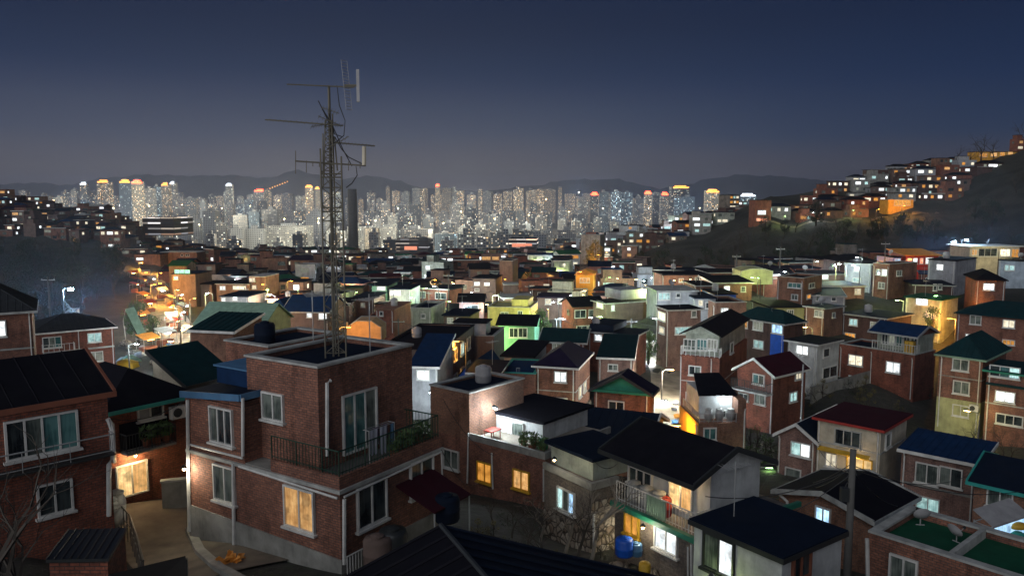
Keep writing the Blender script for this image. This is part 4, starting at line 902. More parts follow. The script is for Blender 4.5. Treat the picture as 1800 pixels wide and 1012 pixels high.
h.roof('gableB', 'purple_roof', 1.35, .35, fascia='dark_metal', wall='green_fascia', ribs=.7); std(h, A=[(1071, 706, 1096, 722, 'glass_dark')])
b = MB(); b.box(-.35, -.3, h.H-.14, -.002, h.LA+.3, h.H+.08, 'green_fascia'); b.build('gutter', h.root)
h = H16 = House('brick_house', 'low brick house with a wavy navy ribbed roof in front of the purple gable', (1137, 776), 56, 68, 992, LB=6, vb=835, wall='brick_orange')
h.roof('gableA', 'navy', 1.2, .35, fascia='white_trim', ribs=.6)
h = H14 = House('brick_house', 'brown brick house with a purple hip roof and one glaring white window', (1012, 648), 79, 74, 942, 1037, vb=745, wall='brick_brown')
h.roof('hip', 'purple_roof', 1.6, .35, fascia='white_trim'); std(h, A=[(976, 654, 995, 670, 'lit_white'), (976, 700, 996, 716, 'lit_cyan')], B=[(1017, 680, 1021, 696, 'lit_cream', 1), (1025, 672, 1029, 686, 'lit_cream', 1)]); h.band(h.hit('A', 980, 688)[1], 'coping', .1, .03)
b = MB(); b.box(-.2, -.2, -2, h.LB, h.LA, .6, 'stone'); b.build('plinth', h.root)
h = House('brick_house', 'low brown brick wing with a teal roof edge beside the glaring white window', (941, 659), 79.5, 80, 879, LB=7, vb=745, wall='brick_brown'); h.roof('flat', 'blue_roof', par=.1, cop='teal_fascia'); h.rail([(.3, 2, 0), (.3, h.LA-2, 0)], h.H, .6, 'steel', .5)
h = House('brick_house', 'low brick house with white vertical bars and a white roof edge behind the terrace house', (878, 658), 77, 82, 821, LB=6, vb=740, wall='brick_red'); h.roof('slab', 'navy', ov=.15, fascia='white_trim'); h.win('A', 838, 664, 856, 684, 'glass_curtain', 4)
h = House('painted_house', 'low house under a crumpled royal blue sheet roof', (838, 668), 84, 75, 803, 880, vb=740, wall='blue_paint'); h.roof('gableB', 'blue_roof', 1.4, .3, ribs=.35)
h = House('painted_house', 'grey rooftop rooms with a dark wavy roof behind the purple hip roof', (935, 628), 88, 78, 886, 960, vb=700, wall='plaster_grey'); h.roof('slab', 'black_roof', ov=.4); h.win('A', 905, 640, 916, 650, 'glass_dark')
h = House('stone_house', 'blank weathered concrete block house with no windows beside the yellow post', (868, 594), 96, 80, 807, LB=7, vb=660, wall='plaster_brown'); h.roof('flat', 'black_roof', par=.2); 
b = MB(); b.box(1, 1.2, h.H, 4, 5.2, h.H+1.6, 'plaster_grey'); b.box(.8, 1, h.H+1.6, 4.2, 5.4, h.H+1.75, 'black_roof'); b.build('rooftop_room', h.root)
h = H11 = House('painted_house', 'small white fronted house with a blue sheet roof and a blazing window', (769, 646), 73, 84, 722, LB=8, vb=720, wall='plaster_grey'); h.roof('shedA', 'blue_roof', 1.6, .25, fascia='white_trim'); h.win('A', 734, 651, 754, 667, 'lit_white', 1, sill=False); h.corner_pipe('A', .1)
h = House('brick_house', 'long grey brown house with black flat roof and pale side windows behind the mast roof', (777, 618), 79, 81, 664, LB=16, vb=740, wall='plaster_brown'); h.roof('flat', 'black_roof', par=.15, cop='black_roof')
for k in range(4): h.winm('B', 1.5+3.4*k, 3+3.4*k, h.H-2, h.H-.8, ('lit_dim', 'glass_curtain', 'lit_cyan', 'glass_curtain')[k]); h.winm('B', 1.5+3.4*k, 3+3.4*k, h.H-4.8, h.H-3.6, 'glass_curtain')
h = House('brick_house', 'red brick house with a double navy roof and one bright blue-white window', (1119, 590), 99, 64, 1034, 1136, vb=652, wall='brick_red'); h.roof('slab', 'navy', ov=.3, fascia='coping'); std(h, A=[(1046, 588, 1058, 598, 'lit_white', 1), (1082, 592, 1089, 600, 'glass_dark'), (1104, 594, 1117, 602, 'glass_dark', 3)])
b = MB(); b.box(.5, h.LA*.5, h.H+.2, 6, h.LA, h.H+1.0, 'navy'); b.build('upper_roof', h.root)
place('dish', mk_dish, h.w(1, h.LA-.8, h.H+.3), .5, 'round white dish at the end of the double navy roof', 'dish', scale=1.6)
h = House('painted_house', 'little rendered house with a teal roof behind the purple gable', (1113, 632), 88, 79, 1051, 1119, vb=700, wall='brick_pink'); h.roof('shedA', 'teal_roof', .8, .2, fascia='white_trim'); std(h, A=[(1070, 641, 1085, 650, 'glass_curtain')])
h = House('brick_house', 'low red brick house with a dark teal roof and two white framed windows', (1028, 603), 98, 79, 951, LB=7, vb=660, wall='brick_red'); h.roof('gableA', 'teal_roof', 1.1, .3, fascia='coping'); std(h, A=[(972, 604, 985, 614, 'lit_dim'), (1004, 606, 1018, 617, 'lit_dim', 3)])
h = HY = House('painted_house', 'bright yellow two storey house behind the mint green cottage', (933, 544), 134, 80, 857, LB=8, vb=600, wall='plaster_yellow'); h.roof('flat', 'plaster_olive', par=.3); std(h, A=[(881, 549, 893, 558, 'glass_curtain'), (911, 547, 918, 556, 'glass_dark')])
b = MB(); b.box(.5, .5, h.H, 6, h.LA*.45, h.H+1.6, 'plaster_yellow'); b.build('rooftop_room', h.root)
h = House('painted_house', 'mint green cottage with a black roof in front of the yellow house', (940, 572), 118, 82, 876, LB=7, vb=612, wall='plaster_mint'); h.roof('gableA', 'black_roof', 1.0, .4); std(h, A=[(896, 577, 910, 592, 'glass_dark', 2), (912, 577, 926, 592, 'glass_dark', 2)], pipes=False)
h = House('brick_house', 'grey brown cottage with two pale square windows near the white sheet roof', (824, 556), 122, 79, 780, LB=7, vb=610, wall='plaster_brown'); h.roof('slab', 'navy', ov=.3); std(h, A=[(787, 559, 796, 567, 'lit_dim'), (803, 559, 810, 567, 'glass_curtain')], pipes=False)
h = House('painted_house', 'faceted brown rendered house with a dark wavy roof and one cream side window', (1066, 534), 128, 25, 1043, 1131, vb=578, wall='plaster_brown'); h.roof('slab', 'black_roof', ov=.35, fascia='coping'); std(h, A=[(1050, 530, 1060, 540, 'lit_cream')], B=[(1075, 537, 1079, 545, 'lit_white', 1)], pipes=False)
b = MB(); b.box(4, 2, h.H+.2, 9, 7, h.H+1.8, 'plaster_grey'); b.build('rooftop_room', h.root)
h = House('brick_house', 'brown cottage with two cream square windows above the black valley roofs', (996, 524), 150, 80, 945, LB=7, vb=553, wall='plaster_brown'); h.roof('slab', 'purple_roof', ov=.3); std(h, A=[(959, 526, 968, 534, 'lit_cream'), (981, 525, 990, 533, 'lit_cream')], pipes=False)
h = House('brick_tower_house', 'tall blank brown tower house rising above the valley roofs', (901, 460), 205, 78, 878, LB=7, vb=520, wall='plaster_brown'); h.roof('flat', 'black_roof', par=.2)
h = House('brick_house', 'brown house with two white windows in front of the blank tower house', (871, 490), 185, 80, 831, LB=8, vb=522, wall='plaster_brown'); h.roof('slab', 'black_roof', ov=.2); std(h, A=[(834, 496, 843, 501, 'lit_white'), (852, 497, 860, 501, 'lit_white', 1), (835, 507, 842, 511, 'lit_dim', 1)], pipes=False)
# right, from near to far
for a in (
 ('brick_house', 'wide brick house with a long teal hip roof and amber lower window', (1870, 567), 104, 48, 1682, None, 655, 'brick_brown', ('hip', 'teal_roof', 1.7, .4, 'teal_roof'), [(1706, 555, 1724, 569, 'glass_curtain'), (1764, 563, 1783, 575, 'lit_cream'), (1698, 588, 1717, 600, 'lit_white'), (1763, 598, 1783, 605, 'lit_amber', 3)], []),
 ('brick_house', 'dark brick house with two dim windows and a small roof cabin', (1559, 561), 112, 38, 1481, 1602, 615, 'brick_dark', ('slab', 'navy', .1, .3, 'coping'), [(1494, 561, 1507, 571, 'lit_cyan'), (1531, 567, 1548, 577, 'lit_dim'), (1486, 586, 1503, 594, 'lit_amber', 3)], []),
 ('painted_house', 'green washed corner house with an orange lit side wall', (1656, 528), 121, 40, 1592, 1684, 605, 'concrete_green', ('slab', 'green_roof', .1, .3, 'green_roof'), [(1611, 524, 1631, 536, 'lit_white'), (1628, 548, 1645, 559, 'lit_cream', 3)], []),
 ('brick_house', 'tall plain brick house with four small windows near the light string', (1564, 468), 136, 30, 1535, 1612, 535, 'brick_brown', ('flat', 'black_roof', .1, .2, None), [(1541, 474, 1547, 482, 'glass_curtain', 1), (1551, 474, 1559, 484, 'lit_white'), (1545, 497, 1555, 506, 'lit_dim')], [(1576, 476, 1584, 484, 'glass_curtain')]),
 ('painted_house', 'grey house with a square white window beside the tall plain brick house', (1532, 465), 146, 60, 1487, None, 515, 'plaster_grey', ('slab', 'black_roof', .1, .2, 'coping'), [(1502, 469, 1511, 476, 'lit_white'), (1500, 489, 1512, 495, 'lit_cyan', 3)], []),
 ('painted_house', 'grey cube house with one white window under the hillside pavilion', (1680, 459), 140, 42, 1632, 1716, 520, 'plaster_grey', ('slab', 'black_roof', .1, .15, None), [(1647, 465, 1658, 474, 'lit_white')], []),
 ('brick_house', 'brown brick house with one large white window above the long teal hip roof', (1768, 494), 120, 70, 1716, None, 555, 'brick_brown', ('hip', 'black_roof', 1.2, .35, None), [(1729, 499, 1747, 509, 'lit_white', 3)], []),
 ('painted_house', 'pale blue rendered house with two cyan windows near the pavilion', (1850, 462), 150, 45, 1756, None, 510, 'plaster_blue', ('slab', 'black_roof', .1, .2, None), [(1767, 466, 1773, 475, 'lit_cyan', 1), (1775, 467, 1783, 475, 'lit_cyan', 1)], []),
 ('brick_house', 'low dark red house wedged between the grey cube and the green house', (1676, 503), 130, 75, 1606, None, 535, 'brick_dark', ('slab', 'navy', .1, .3, 'coping'), [(1641, 500, 1646, 510, 'glass_curtain', 1), (1650, 500, 1655, 508, 'glass_curtain', 1)], []),
 ('brick_house', 'bright orange brick house with two storeys of pale framed windows', (1413, 493), 125, 48, 1366, 1445, 545, 'brick_orange', ('flat', 'black_roof', .1, .2, None), [(1386, 498, 1408, 505, 'glass_teal', 3), (1392, 518, 1402, 526, 'glass_curtain')], [(1422, 498, 1431, 505, 'glass_curtain'), (1418, 518, 1424, 524, 'lit_amber', 1)]),
 ('brick_house', 'orange pink brick house with a yellow lit base behind the white cottage', (1449, 543), 114, 34, 1416, 1482, 592, 'brick_orange', ('slab', 'navy', .1, .3, 'coping'), [(1433, 546, 1447, 556, 'lit_dim')], [(1463, 550, 1467, 557, 'glass_curtain', 1)]),
 ('painted_house', 'grey white cottage with a low teal roof behind the orange pink house', (1486, 522), 126, 74, 1428, None, 550, 'plaster_grey', ('shedA', 'teal_roof', .5, .2, 'coping'), [(1435, 519, 1441, 528, 'glass_curtain', 1), (1462, 523, 1469, 528, 'glass_dark', 1)], []),
 ('painted_house', 'three storey pale blue fronted house with a long cyan window at the lane head', (1176, 546), 105, 12, 1155, 1232, 645, 'brick_pink', ('slab', 'black_roof', .1, .25, 'coping'), [(1158, 549, 1170, 562, 'lit_cream', 2), (1160, 575, 1168, 585, 'lit_cream', 1)], [(1187, 575, 1218, 586, 'lit_cyan', 4), (1216, 547, 1223, 556, 'glass_curtain', 1)]),
 ('brick_house', 'orange brown brick house with one white and one cream window over the lane', (1257, 536), 116, 5, None, 1312, 610, 'brick_orange', ('flat', 'black_roof', .1, .15, None), [], [(1268, 542, 1279, 552, 'lit_white', 3), (1262, 566, 1272, 576, 'lit_cream')]),
 ('painted_house', 'dark blue painted house with a small white lamp lit window', (1258, 518), 125, 4, None, 1294, 545, 'blue_paint', ('slab', 'black_roof', .1, .25, None), [], [(1276, 522, 1282, 528, 'lit_white', 1)]),
 ('painted_house', 'grey house with a glazed teal veranda at the top of the lane', (1156, 513), 122, 3, None, 1226, 545, 'plaster_grey', ('slab', 'coping', .1, .25, None), [], [(1158, 515, 1177, 526, 'lit_cyan', 3), (1189, 516, 1195, 522, 'glass_dark', 1)]),
 ('brick_house', 'brown house with a white square window and wide black roof behind the dark blue house', (1256, 498), 138, 5, None, 1322, 530, 'brick_brown', ('shedB', 'black_roof', .5, .35, 'coping'), [], [(1273, 503, 1282, 511, 'lit_white', 3), (1303, 504, 1310, 512, 'glass_curtain', 1)]),
 ('brick_house', 'low brown house with a small orange window nearest the dark wooded slope', (1167, 484), 155, 5, None, 1246, 510, 'brick_brown', ('slab', 'black_roof', .1, .3, None), [], [(1194, 490, 1201, 495, 'lit_amber'), (1222, 488, 1233, 494, 'glass_dark', 3)]),
 ('brick_house', 'brown hillside house with a round white light below the concrete pole', (1246, 480), 158, 5, None, 1316, 505, 'brick_brown', ('slab', 'black_roof', .1, .3, 'coping'), [], [(1258, 487, 1264, 490, 'lit_white', 1), (1301, 490, 1315, 495, 'lit_white', 4)]),
 ('brick_house', 'small orange lit house with cream window amid the dark lane roofs', (1224, 503), 132, 4, None, 1258, 522, 'brick_orange', ('slab', 'black_roof', .1, .2, 'coping'), [], [(1232, 509, 1243, 517, 'lit_amber', 3)]),
 ('painted_house', 'two storey grey house with cream side window beside the pale blue front', (1222, 525), 119, 2, None, 1258, 570, 'plaster_grey', ('slab', 'navy', .1, .15, None), [], [(1228, 528, 1235, 537, 'lit_cream', 1), (1241, 532, 1245, 541, 'glass_dark', 1)]),
 ('brick_house', 'brick cottage with a small red gable behind the bright orange house', (1345, 487), 150, 5, None, 1400, 520, 'brick_red', ('gableB', 'black_roof', 1.2, .3, 'terracotta'), [], [(1358, 483, 1370, 488, 'lit_white', 1)]),
 ('brick_house', 'pinkish brick cottage with one glaring window under the wire pole', (1408, 483), 152, 5, None, 1492, 512, 'brick_pink', ('slab', 'black_roof', .1, .3, 'coping'), [], [(1445, 483, 1455, 490, 'lit_white')]),
 ('brick_house', 'low brick house with a curved white roof edge and a cream window', (1445, 504), 134, 3, None, 1520, 530, 'brick_pink', ('slab', 'navy', .1, .3, 'white_trim'), [], [(1503, 508, 1512, 516, 'lit_cream')]),
 ('painted_house', 'dark terrace house with olive canopy behind the cobalt corner house', (1356, 541), 118, 4, None, 1414, 570, 'plaster_olive', ('slab', 'black_roof', .1, .3, None), [], [(1384, 545, 1394, 553, 'glass_curtain', 3)]),
 ('painted_house', 'purple grey valley house with a navy roof and two white lit windows', (577, 548), 130, 82, 500, None, 592, 'plaster_brown', ('gableA', 'blue_roof', 2.0, .4, 'coping'), [(540, 549, 548, 557, 'lit_white', 1), (561, 548, 574, 560, 'lit_white', 1)], []),
 ('painted_house', 'grey blue valley house with a tall narrow white door window', (506, 551), 133, 80, 455, None, 600, 'plaster_grey', ('hip', 'blue_roof', 2.0, .4, None), [(496, 549, 505, 565, 'lit_white', 1), (487, 553, 492, 563, 'lit_white', 1)], []),
 ('painted_house', 'wide low house under a pale green tent shaped roof', (462, 572), 108, 80, 345, None, 600, 'plaster_olive', ('gableA', 'pale_green_roof', 2.4, .4, None), [(380, 571, 398, 580, 'glass_dark')], []),
 ('painted_house', 'house with green lit shop sign at the top of the bright street', (343, 482), 196, 84, 302, None, 540, 'plaster_brown', ('slab', 'navy', .1, .2, None), [(307, 474, 334, 482, 'lit_sign_green', 3, 0, 'dark_metal', False, 'shop_sign'), (306, 486, 313, 491, 'lit_sign_green', 1)], []),
 ('brick_house', 'narrow house with an orange lit front and two cream windows beside the wide brick one', (466, 487), 195, 84, 438, None, 527, 'brick_orange', ('slab', 'coping', .1, .1, None), [(439, 489, 448, 494, 'lit_cream'), (444, 502, 450, 507, 'lit_cream')], []),
 ('brick_house', 'wide orange brown house with a white square window and a white strip window', (437, 500), 194, 84, 380, None, 530, 'brick_orange', ('slab', 'black_roof', .1, .2, 'coping'), [(387, 503, 396, 509, 'lit_white'), (410, 503, 432, 508, 'lit_cream', 4)], []),
 ('brick_house', 'wide brown house with a dim square window beside the bright street', (372, 500), 198, 84, 312, None, 545, 'plaster_brown', ('slab', 'black_roof', .1, .2, None), [(323, 502, 331, 508, 'lit_dim')], []),
 ('brick_house', 'dark teal house with two round white windows behind the tent shaped roof', (436, 522), 150, 84, 388, None, 555, 'plaster_grey', ('slab', 'navy', .1, .2, None), [(390, 524, 396, 529, 'lit_white', 1), (410, 521, 417, 527, 'lit_white', 1)], []),
 ('brick_house', 'long orange lit terrace with small dark windows on the hillside above the street', (346, 444), 330, 84, 282, None, 462, 'brick_orange', ('slab', 'coping', .1, .2, None), [(318, 447, 322, 450, 'glass_dark', 1), (326, 447, 333, 450, 'glass_dark', 2)], []),
 ('brick_house', 'orange brown hillside house with two lit windows at the bend of the street', (281, 447), 325, 84, 236, None, 470, 'brick_orange', ('slab', 'black_roof', .1, .3, None), [(240, 453, 252, 457, 'lit_white', 2)], []),
 ('brick_house', 'terracotta red house with a small balcony below the green lit house', (692, 545), 118, 80, 660, None, 585, 'brick_red', ('slab', 'brick_orange', .1, .2, None), [(668, 548, 673, 554, 'glass_dark', 1)], []),
 ('painted_house', 'dark green house with a pale window beside the terracotta house', (758, 546), 122, 80, 722, None, 582, 'concrete_green', ('flat', 'navy', .1, .2, None), [(741, 552, 747, 558, 'glass_curtain', 1)], []),
 ('painted_house', 'green washed house with a white strip window near the green alley light', (680, 503), 160, 84, 654, None, 530, 'plaster_mint', ('slab', 'navy', .1, .2, None), [(663, 504, 677, 509, 'lit_white', 2)], []),
 ('painted_house', 'teal grey house with a wide white window next to the green washed house', (722, 509), 158, 84, 684, None, 535, 'concrete_green', ('slab', 'navy', .1, .2, None), [(686, 511, 704, 518, 'lit_white', 3)], []),
 ('brick_house', 'plum coloured house with a small white window under the mast', (657, 524), 150, 84, 622, None, 556, 'plaster_brown', ('slab', 'navy', .1, .3, None), [(635, 533, 641, 539, 'lit_dim', 1)], []),
 ('brick_house', 'tall ochre building washed in orange light beside the golden tree', (1055, 415), 340, 70, 1021, None, 476, 'concrete', ('flat', 'black_roof', .1, .2, None), [], []),
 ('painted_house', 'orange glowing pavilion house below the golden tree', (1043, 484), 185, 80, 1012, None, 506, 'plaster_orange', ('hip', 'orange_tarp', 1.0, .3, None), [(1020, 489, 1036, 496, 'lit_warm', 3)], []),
):
    nm, lb, F, D, th, uL, uR, vb, wl, rf, A, B = a
    h = House(nm, lb, F, D, th, uL, uR, LA=7.5, LB=8.5, vb=vb, wall=wl)
    if rf[4]: h.roof(rf[0], rf[1], rf[2], rf[3], fascia=rf[4])
    else: h.roof(rf[0], rf[1], rf[2], rf[3])
    std(h, A, B, pipes=D < 160)
NTRACED = len(HOUSES)
# ------------------------------------------------------------------ ground, hills, roads
from mathutils.bvhtree import BVHTree
def soil_mat(m):
    t = NT(m); o = t.obj()
    n1 = t.noise(o, .08, 6, .6); n2 = t.noise(o, 1.2, 6, .65); n3 = t.noise(o, 7, 4)
    c = t.mix(t.ramp(n1, [(.42, (0, 0, 0)), (.56, (1, 1, 1))]), (.020, .019, .016), (.050, .048, .045))
    c = t.mix(1.0, c, t.ramp(n2, [(.3, (.45, .45, .45)), (.7, (1.4, 1.35, 1.3))]), 'MULTIPLY')
    c = t.mix(t.ramp(n3, [(.5, (0, 0, 0)), (.62, (1, 1, 1))]), c, (.03, .042, .018))
    t.set(Base_Color=c, Roughness=.95); t.bump(n2, .8, .25)
DEF['ground_soil'] = soil_mat
US = list(range(-620, 2461, 22)); YS = [4.0*(17500/4.0)**(j/235) for j in range(236)]
vs = []; fs = []
for Y in YS:
    for u in US:
        x = (u-900)/(FPX*.97)*Y; vs.append((x, Y, T(x, Y)+((.9*math.sin(x*.31+Y*.17)*math.sin(Y*.23-x*.11)+.6*math.sin(x*.83+1.3*Y))*min(1, max(0, (Y-170)/60)) if (x < -95 or x > 40) and Y < 430 else 0)))
nu = len(US)
for j in range(len(YS)-1):
    for i in range(nu-1): fs.append((j*nu+i, j*nu+i+1, (j+1)*nu+i+1, (j+1)*nu+i))
me = bpy.data.meshes.new('ground'); me.from_pydata(vs, [], fs); me.materials.append(MAT('ground_soil')); me.polygons.foreach_set('use_smooth', [True]*len(fs)); me.update()
ground = bpy.data.objects.new('ground', me); COL.objects.link(ground); ground['kind'] = 'structure'
BV = BVHTree.FromPolygons(vs, fs)
def TH(x, y):
    h = BV.ray_cast(Vector((x, y, 500)), Vector((0, 0, -1)))[0]
    return h.z if h else T(x, y)
def hitg(u, v):
    a, s = ray(u, v); d = Vector((a, 1, s)).normalized()
    h = BV.ray_cast(Vector((0, 0, 0))+d*6, d)[0]
    return h if h else at(u, v, 400)
RIDGE = [(-400, 330), (-100, 322), (0, 324), (60, 321), (120, 325), (180, 313), (260, 307), (330, 309), (400, 308), (470, 313), (520, 299), (550, 305), (585, 316), (625, 312), (655, 309), (700, 318), (745, 331), (850, 335), (940, 326), (1000, 316), (1080, 315), (1160, 331), (1200, 325), (1250, 314), (1300, 307), (1345, 309), (1380, 310), (1420, 315), (1480, 319), (1600, 330), (2000, 326), (2300, 330)]
def ridge_v(u):
    for a, b in zip(RIDGE, RIDGE[1:]):
        if u <= b[0]: k = (u-a[0])/(b[0]-a[0]); k = k*k*(3-2*k); return a[1]+(b[1]-a[1])*k
    return 330
b = MB(); vs = []; q = random.Random(5); rows = [(5200, 0), (5900, .35), (6700, .7), (7600, 1), (8600, .8), (10000, .3), (11500, -.2)]
us = list(range(-400, 2300, 12))
for Y, k in rows:
    for u in us:
        g = T0((u-900)/1358*Y, Y)-15; a, s = ray(u, ridge_v(u)+1.2*math.sin(u*.31)+.8*math.sin(u*.113+2)); top = s*7600
        vs.append((a*Y, Y, g+(top-g)*max(k, -.2)+(q.uniform(-25, 25) if 0 < k < 1 else 0)))
n = len(us); b.mesh(vs, [(j*n+i, j*n+i+1, (j+1)*n+i+1, (j+1)*n+i) for j in range(len(rows)-1) for i in range(n-1)], 'mountain')
o = b.build('hills', smooth=True); o['kind'] = 'structure'
def road(name, pts, w, m, lift=.07):     # pts: pixel points on the ground
    P = [hitg(u, v) for u, v in pts]; C_ = []
    for a, c in zip(P, P[1:]):
        n = max(2, int((c-a).length/1.2))
        for i in range(n): C_.append(a+(c-a)*i/n)
    C_.append(P[-1]); vs = []; K = 7
    for i, p in enumerate(C_):
        d = (C_[min(i+1, len(C_)-1)]-C_[max(i-1, 0)]); d.z = 0; d.normalize(); s_ = Vector((d.y, -d.x, 0)); ww = w(i/len(C_)) if callable(w) else w
        for k in range(K):
            x = p.x+s_.x*ww*(k/(K-1)-.5); y = p.y+s_.y*ww*(k/(K-1)-.5); vs.append((x, y, TH(x, y)+lift))
    b = MB(); b.mesh(vs, [(i*K+k, (i+1)*K+k, (i+1)*K+k+1, i*K+k+1) for i in range(len(C_)-1) for k in range(K-1)], m)
    o = b.build(name, smooth=True); o['kind'] = 'structure'; return o
road('lane', [(1175, 815), (1180, 740), (1185, 700), (1178, 660), (1160, 635), (1120, 622)], lambda k: 5.5-.5*k, 'pavement')
road('street', [(345, 625), (318, 590), (300, 560), (285, 530), (268, 500), (262, 480)], 7, 'pavement')
road('alley', [(395, 1011), (330, 960), (285, 925), (262, 890), (240, 880), (215, 880)], 5.0, 'alley_paving', .10)
road('hill_road', [(1330, 396), (1420, 392), (1500, 384), (1580, 377), (1650, 374)], 4, 'alley_paving', .12)
# ------------------------------------------------------------------ trees
def mk_bare(seed, H=7.0, m='bark', dense=1.0):
    def f():
        q = random.Random(seed); r = empty('bare_tree', (0, 0, 0), 0, 'x', 'tree'); tr = MB(); br = MB()
        def grow(p, d, L, rad, lv):
            n = 3; pts = [p]; 
            for i in range(n):
                d = (d+Vector((q.uniform(-.2, .2), q.uniform(-.2, .2), q.uniform(-.05, .15)))).normalized(); p = p+d*L/n; pts.append(p)
            (tr if lv == 0 else br).tube(pts, rad, m, 6 if lv == 0 else 3, rad*.55)
            if lv < 4:
                for k in range(int(q.choice((2, 3, 3))*(dense if lv > 0 else 1.3)+.5)):
                    e = d.orthogonal().normalized(); e.rotate(Matrix.Rotation(q.uniform(0, 6.28), 3, d)); dd = (d+e*q.uniform(.5, 1.0)).normalized()
                    grow(pts[q.choice((1, 2, 3, 3))] if lv else pts[q.choice((2, 3))], dd, L*q.uniform(.55, .8), rad*.5, lv+1)
        grow(Vector((0, 0, -.4)), Vector((0, 0, 1)), H*.38, H*.022, 0)
        tr.build('trunk', r); br.build('crown', r); return r
    return f
def mk_leafy(seed, H, W_, lm, name='leafy_tree', n=1500, low=.25):
    def f():
        q = random.Random(seed); r = empty(name, (0, 0, 0), 0, 'x', 'tree'); b = MB()
        b.tube([(0, 0, -.5), (.05, 0, H*.3), (-.05, .1, H*.62)], H*.03, 'bark', 6, H*.012)
        cl = []
        for i in range(16):
            a = q.uniform(0, 6.28); k = q.uniform(low, 1); rr = W_*.5*math.sin(math.pi*min(1, (k-low)/(1-low)*.8+.2))*q.uniform(.35, .9)
            c = Vector((math.cos(a)*rr, math.sin(a)*rr, H*k*.92)); cl.append((c, q.uniform(.12, .25)*H*.62)); b.tube([(0, 0, H*.3*q.uniform(.6, 1.2)), c*.6+Vector((0, 0, H*.12)), c], H*.011, 'bark', 4, H*.004)
        b.build('trunk', r); b = MB()
        for i in range(n):
            c, R_ = q.choice(cl); d = Vector((q.gauss(0, 1), q.gauss(0, 1), q.gauss(0, .8))).normalized()*R_*q.uniform(.4, 1)**.5; p = c+d
            n_ = Vector((q.uniform(-1, 1), q.uniform(-1, 1), q.uniform(-1, 1))).normalized(); e = n_.orthogonal().normalized(); g = n_.cross(e); s_ = H*q.uniform(.012, .028)
            b.poly([p-e*s_, p-g*s_*.6, p+e*s_, p+g*s_*.6], lm)
        b.build('crown' if name != 'shrub' else 'foliage', r); return r
    return f
TREES = {'bare0': mk_bare(1), 'bare1': mk_bare(2, 7.0, 'bark_pale'), 'bare2': mk_bare(3, 7.0, 'bark', 1.15), 'bare3': mk_bare(9, 7.0, 'bark', .9),
         'leaf0': mk_leafy(4, 7, 5, 'leaf_green'), 'leaf1': mk_leafy(5, 7, 5.5, 'leaf_dark'), 'leaf2': mk_leafy(6, 7, 5, 'leaf_yellow'),
         'shrub0': mk_leafy(7, 2.2, 3.2, 'leaf_dark', 'shrub', 700, .05), 'shrub1': mk_leafy(8, 2.2, 3.0, 'leaf_yellow', 'shrub', 700, .05), 'shrub2': mk_leafy(11, 2.2, 2.6, 'leaf_green', 'shrub', 700, .05)}
def tree(key, x, y, H, label, group=None, rz=None, dz=0):
    base = 2.2 if key.startswith('shrub') else 7.0
    return place(key, TREES[key], (x, y, TH(x, y)+dz), rnd.uniform(0, 6.28) if rz is None else rz, label, 'shrub' if key.startswith('shrub') else 'tree', group, H/base)
# ------------------------------------------------------------------ the houses that fill the valley
WORDS = {'brick_brown': 'brown brick', 'brick_red': 'red brick', 'brick_orange': 'orange brick', 'brick_dark': 'dark brick', 'brick_grey': 'grey brick', 'brick_pink': 'pink brick', 'plaster_brown': 'brown plaster', 'plaster_grey': 'grey plaster', 'plaster_blue': 'pale blue', 'plaster_cream': 'cream', 'plaster_mint': 'mint green', 'concrete': 'concrete', 'concrete_green': 'grey green', 'plaster_white': 'white',
         'navy': 'navy', 'black_roof': 'black', 'teal_roof': 'teal', 'blue_roof': 'blue', 'purple_roof': 'purple', 'maroon': 'maroon', 'green_roof': 'green', 'coping': 'pale'}
MARKS = [('golden tree', 1040, 455), ('yellow house', 895, 560), ('lattice mast', 592, 520), ('blank tower house', 890, 488), ('green shop sign', 322, 478), ('bright street', 285, 530), ('orange pavilion', 1028, 492), ('steep lane', 1180, 640), ('pale green roof', 400, 560), ('red sign office', 715, 450), ('arched canopy', 1330, 485), ('faceted house', 1085, 545),
         ('hillside pavilion', 1745, 450), ('cobalt bay', 1360, 590), ('hill road', 1500, 382), ('striped office', 278, 395), ('pale apartment slabs', 560, 420), ('tall pole lamp', 118, 505), ('mint green cottage', 905, 580), ('amber wall', 452, 505), ('hilltop trees', 1700, 265), ('terracotta house', 678, 560)]
USED = {}
def rel(u, v):
    best = min(MARKS, key=lambda k: (k[1]-u)**2+((k[2]-v)*1.6)**2); dx = u-best[1]; dy = v-best[2]
    a = 'above' if dy < -6 else ('below' if dy > 6 else ''); c = 'left of' if dx < -8 else ('right of' if dx > 8 else '')
    w = (a+(' ' if a and c else '')+c) or 'beside'
    return ('far ' if math.hypot(dx, dy*1.6) > 70 and ' ' not in w.replace(' of', '') else '')+w+' the '+best[0]
def uniq(base, u, v, extra):
    lb = base+', '+rel(u, v); k = USED.get(lb, 0); USED[lb] = k+1
    if k == 0: return lb, None
    for e in extra:
        l2 = base+' '+e+', '+rel(u, v)
        if l2 not in USED: USED[l2] = 1; return l2, None
    return lb, lb
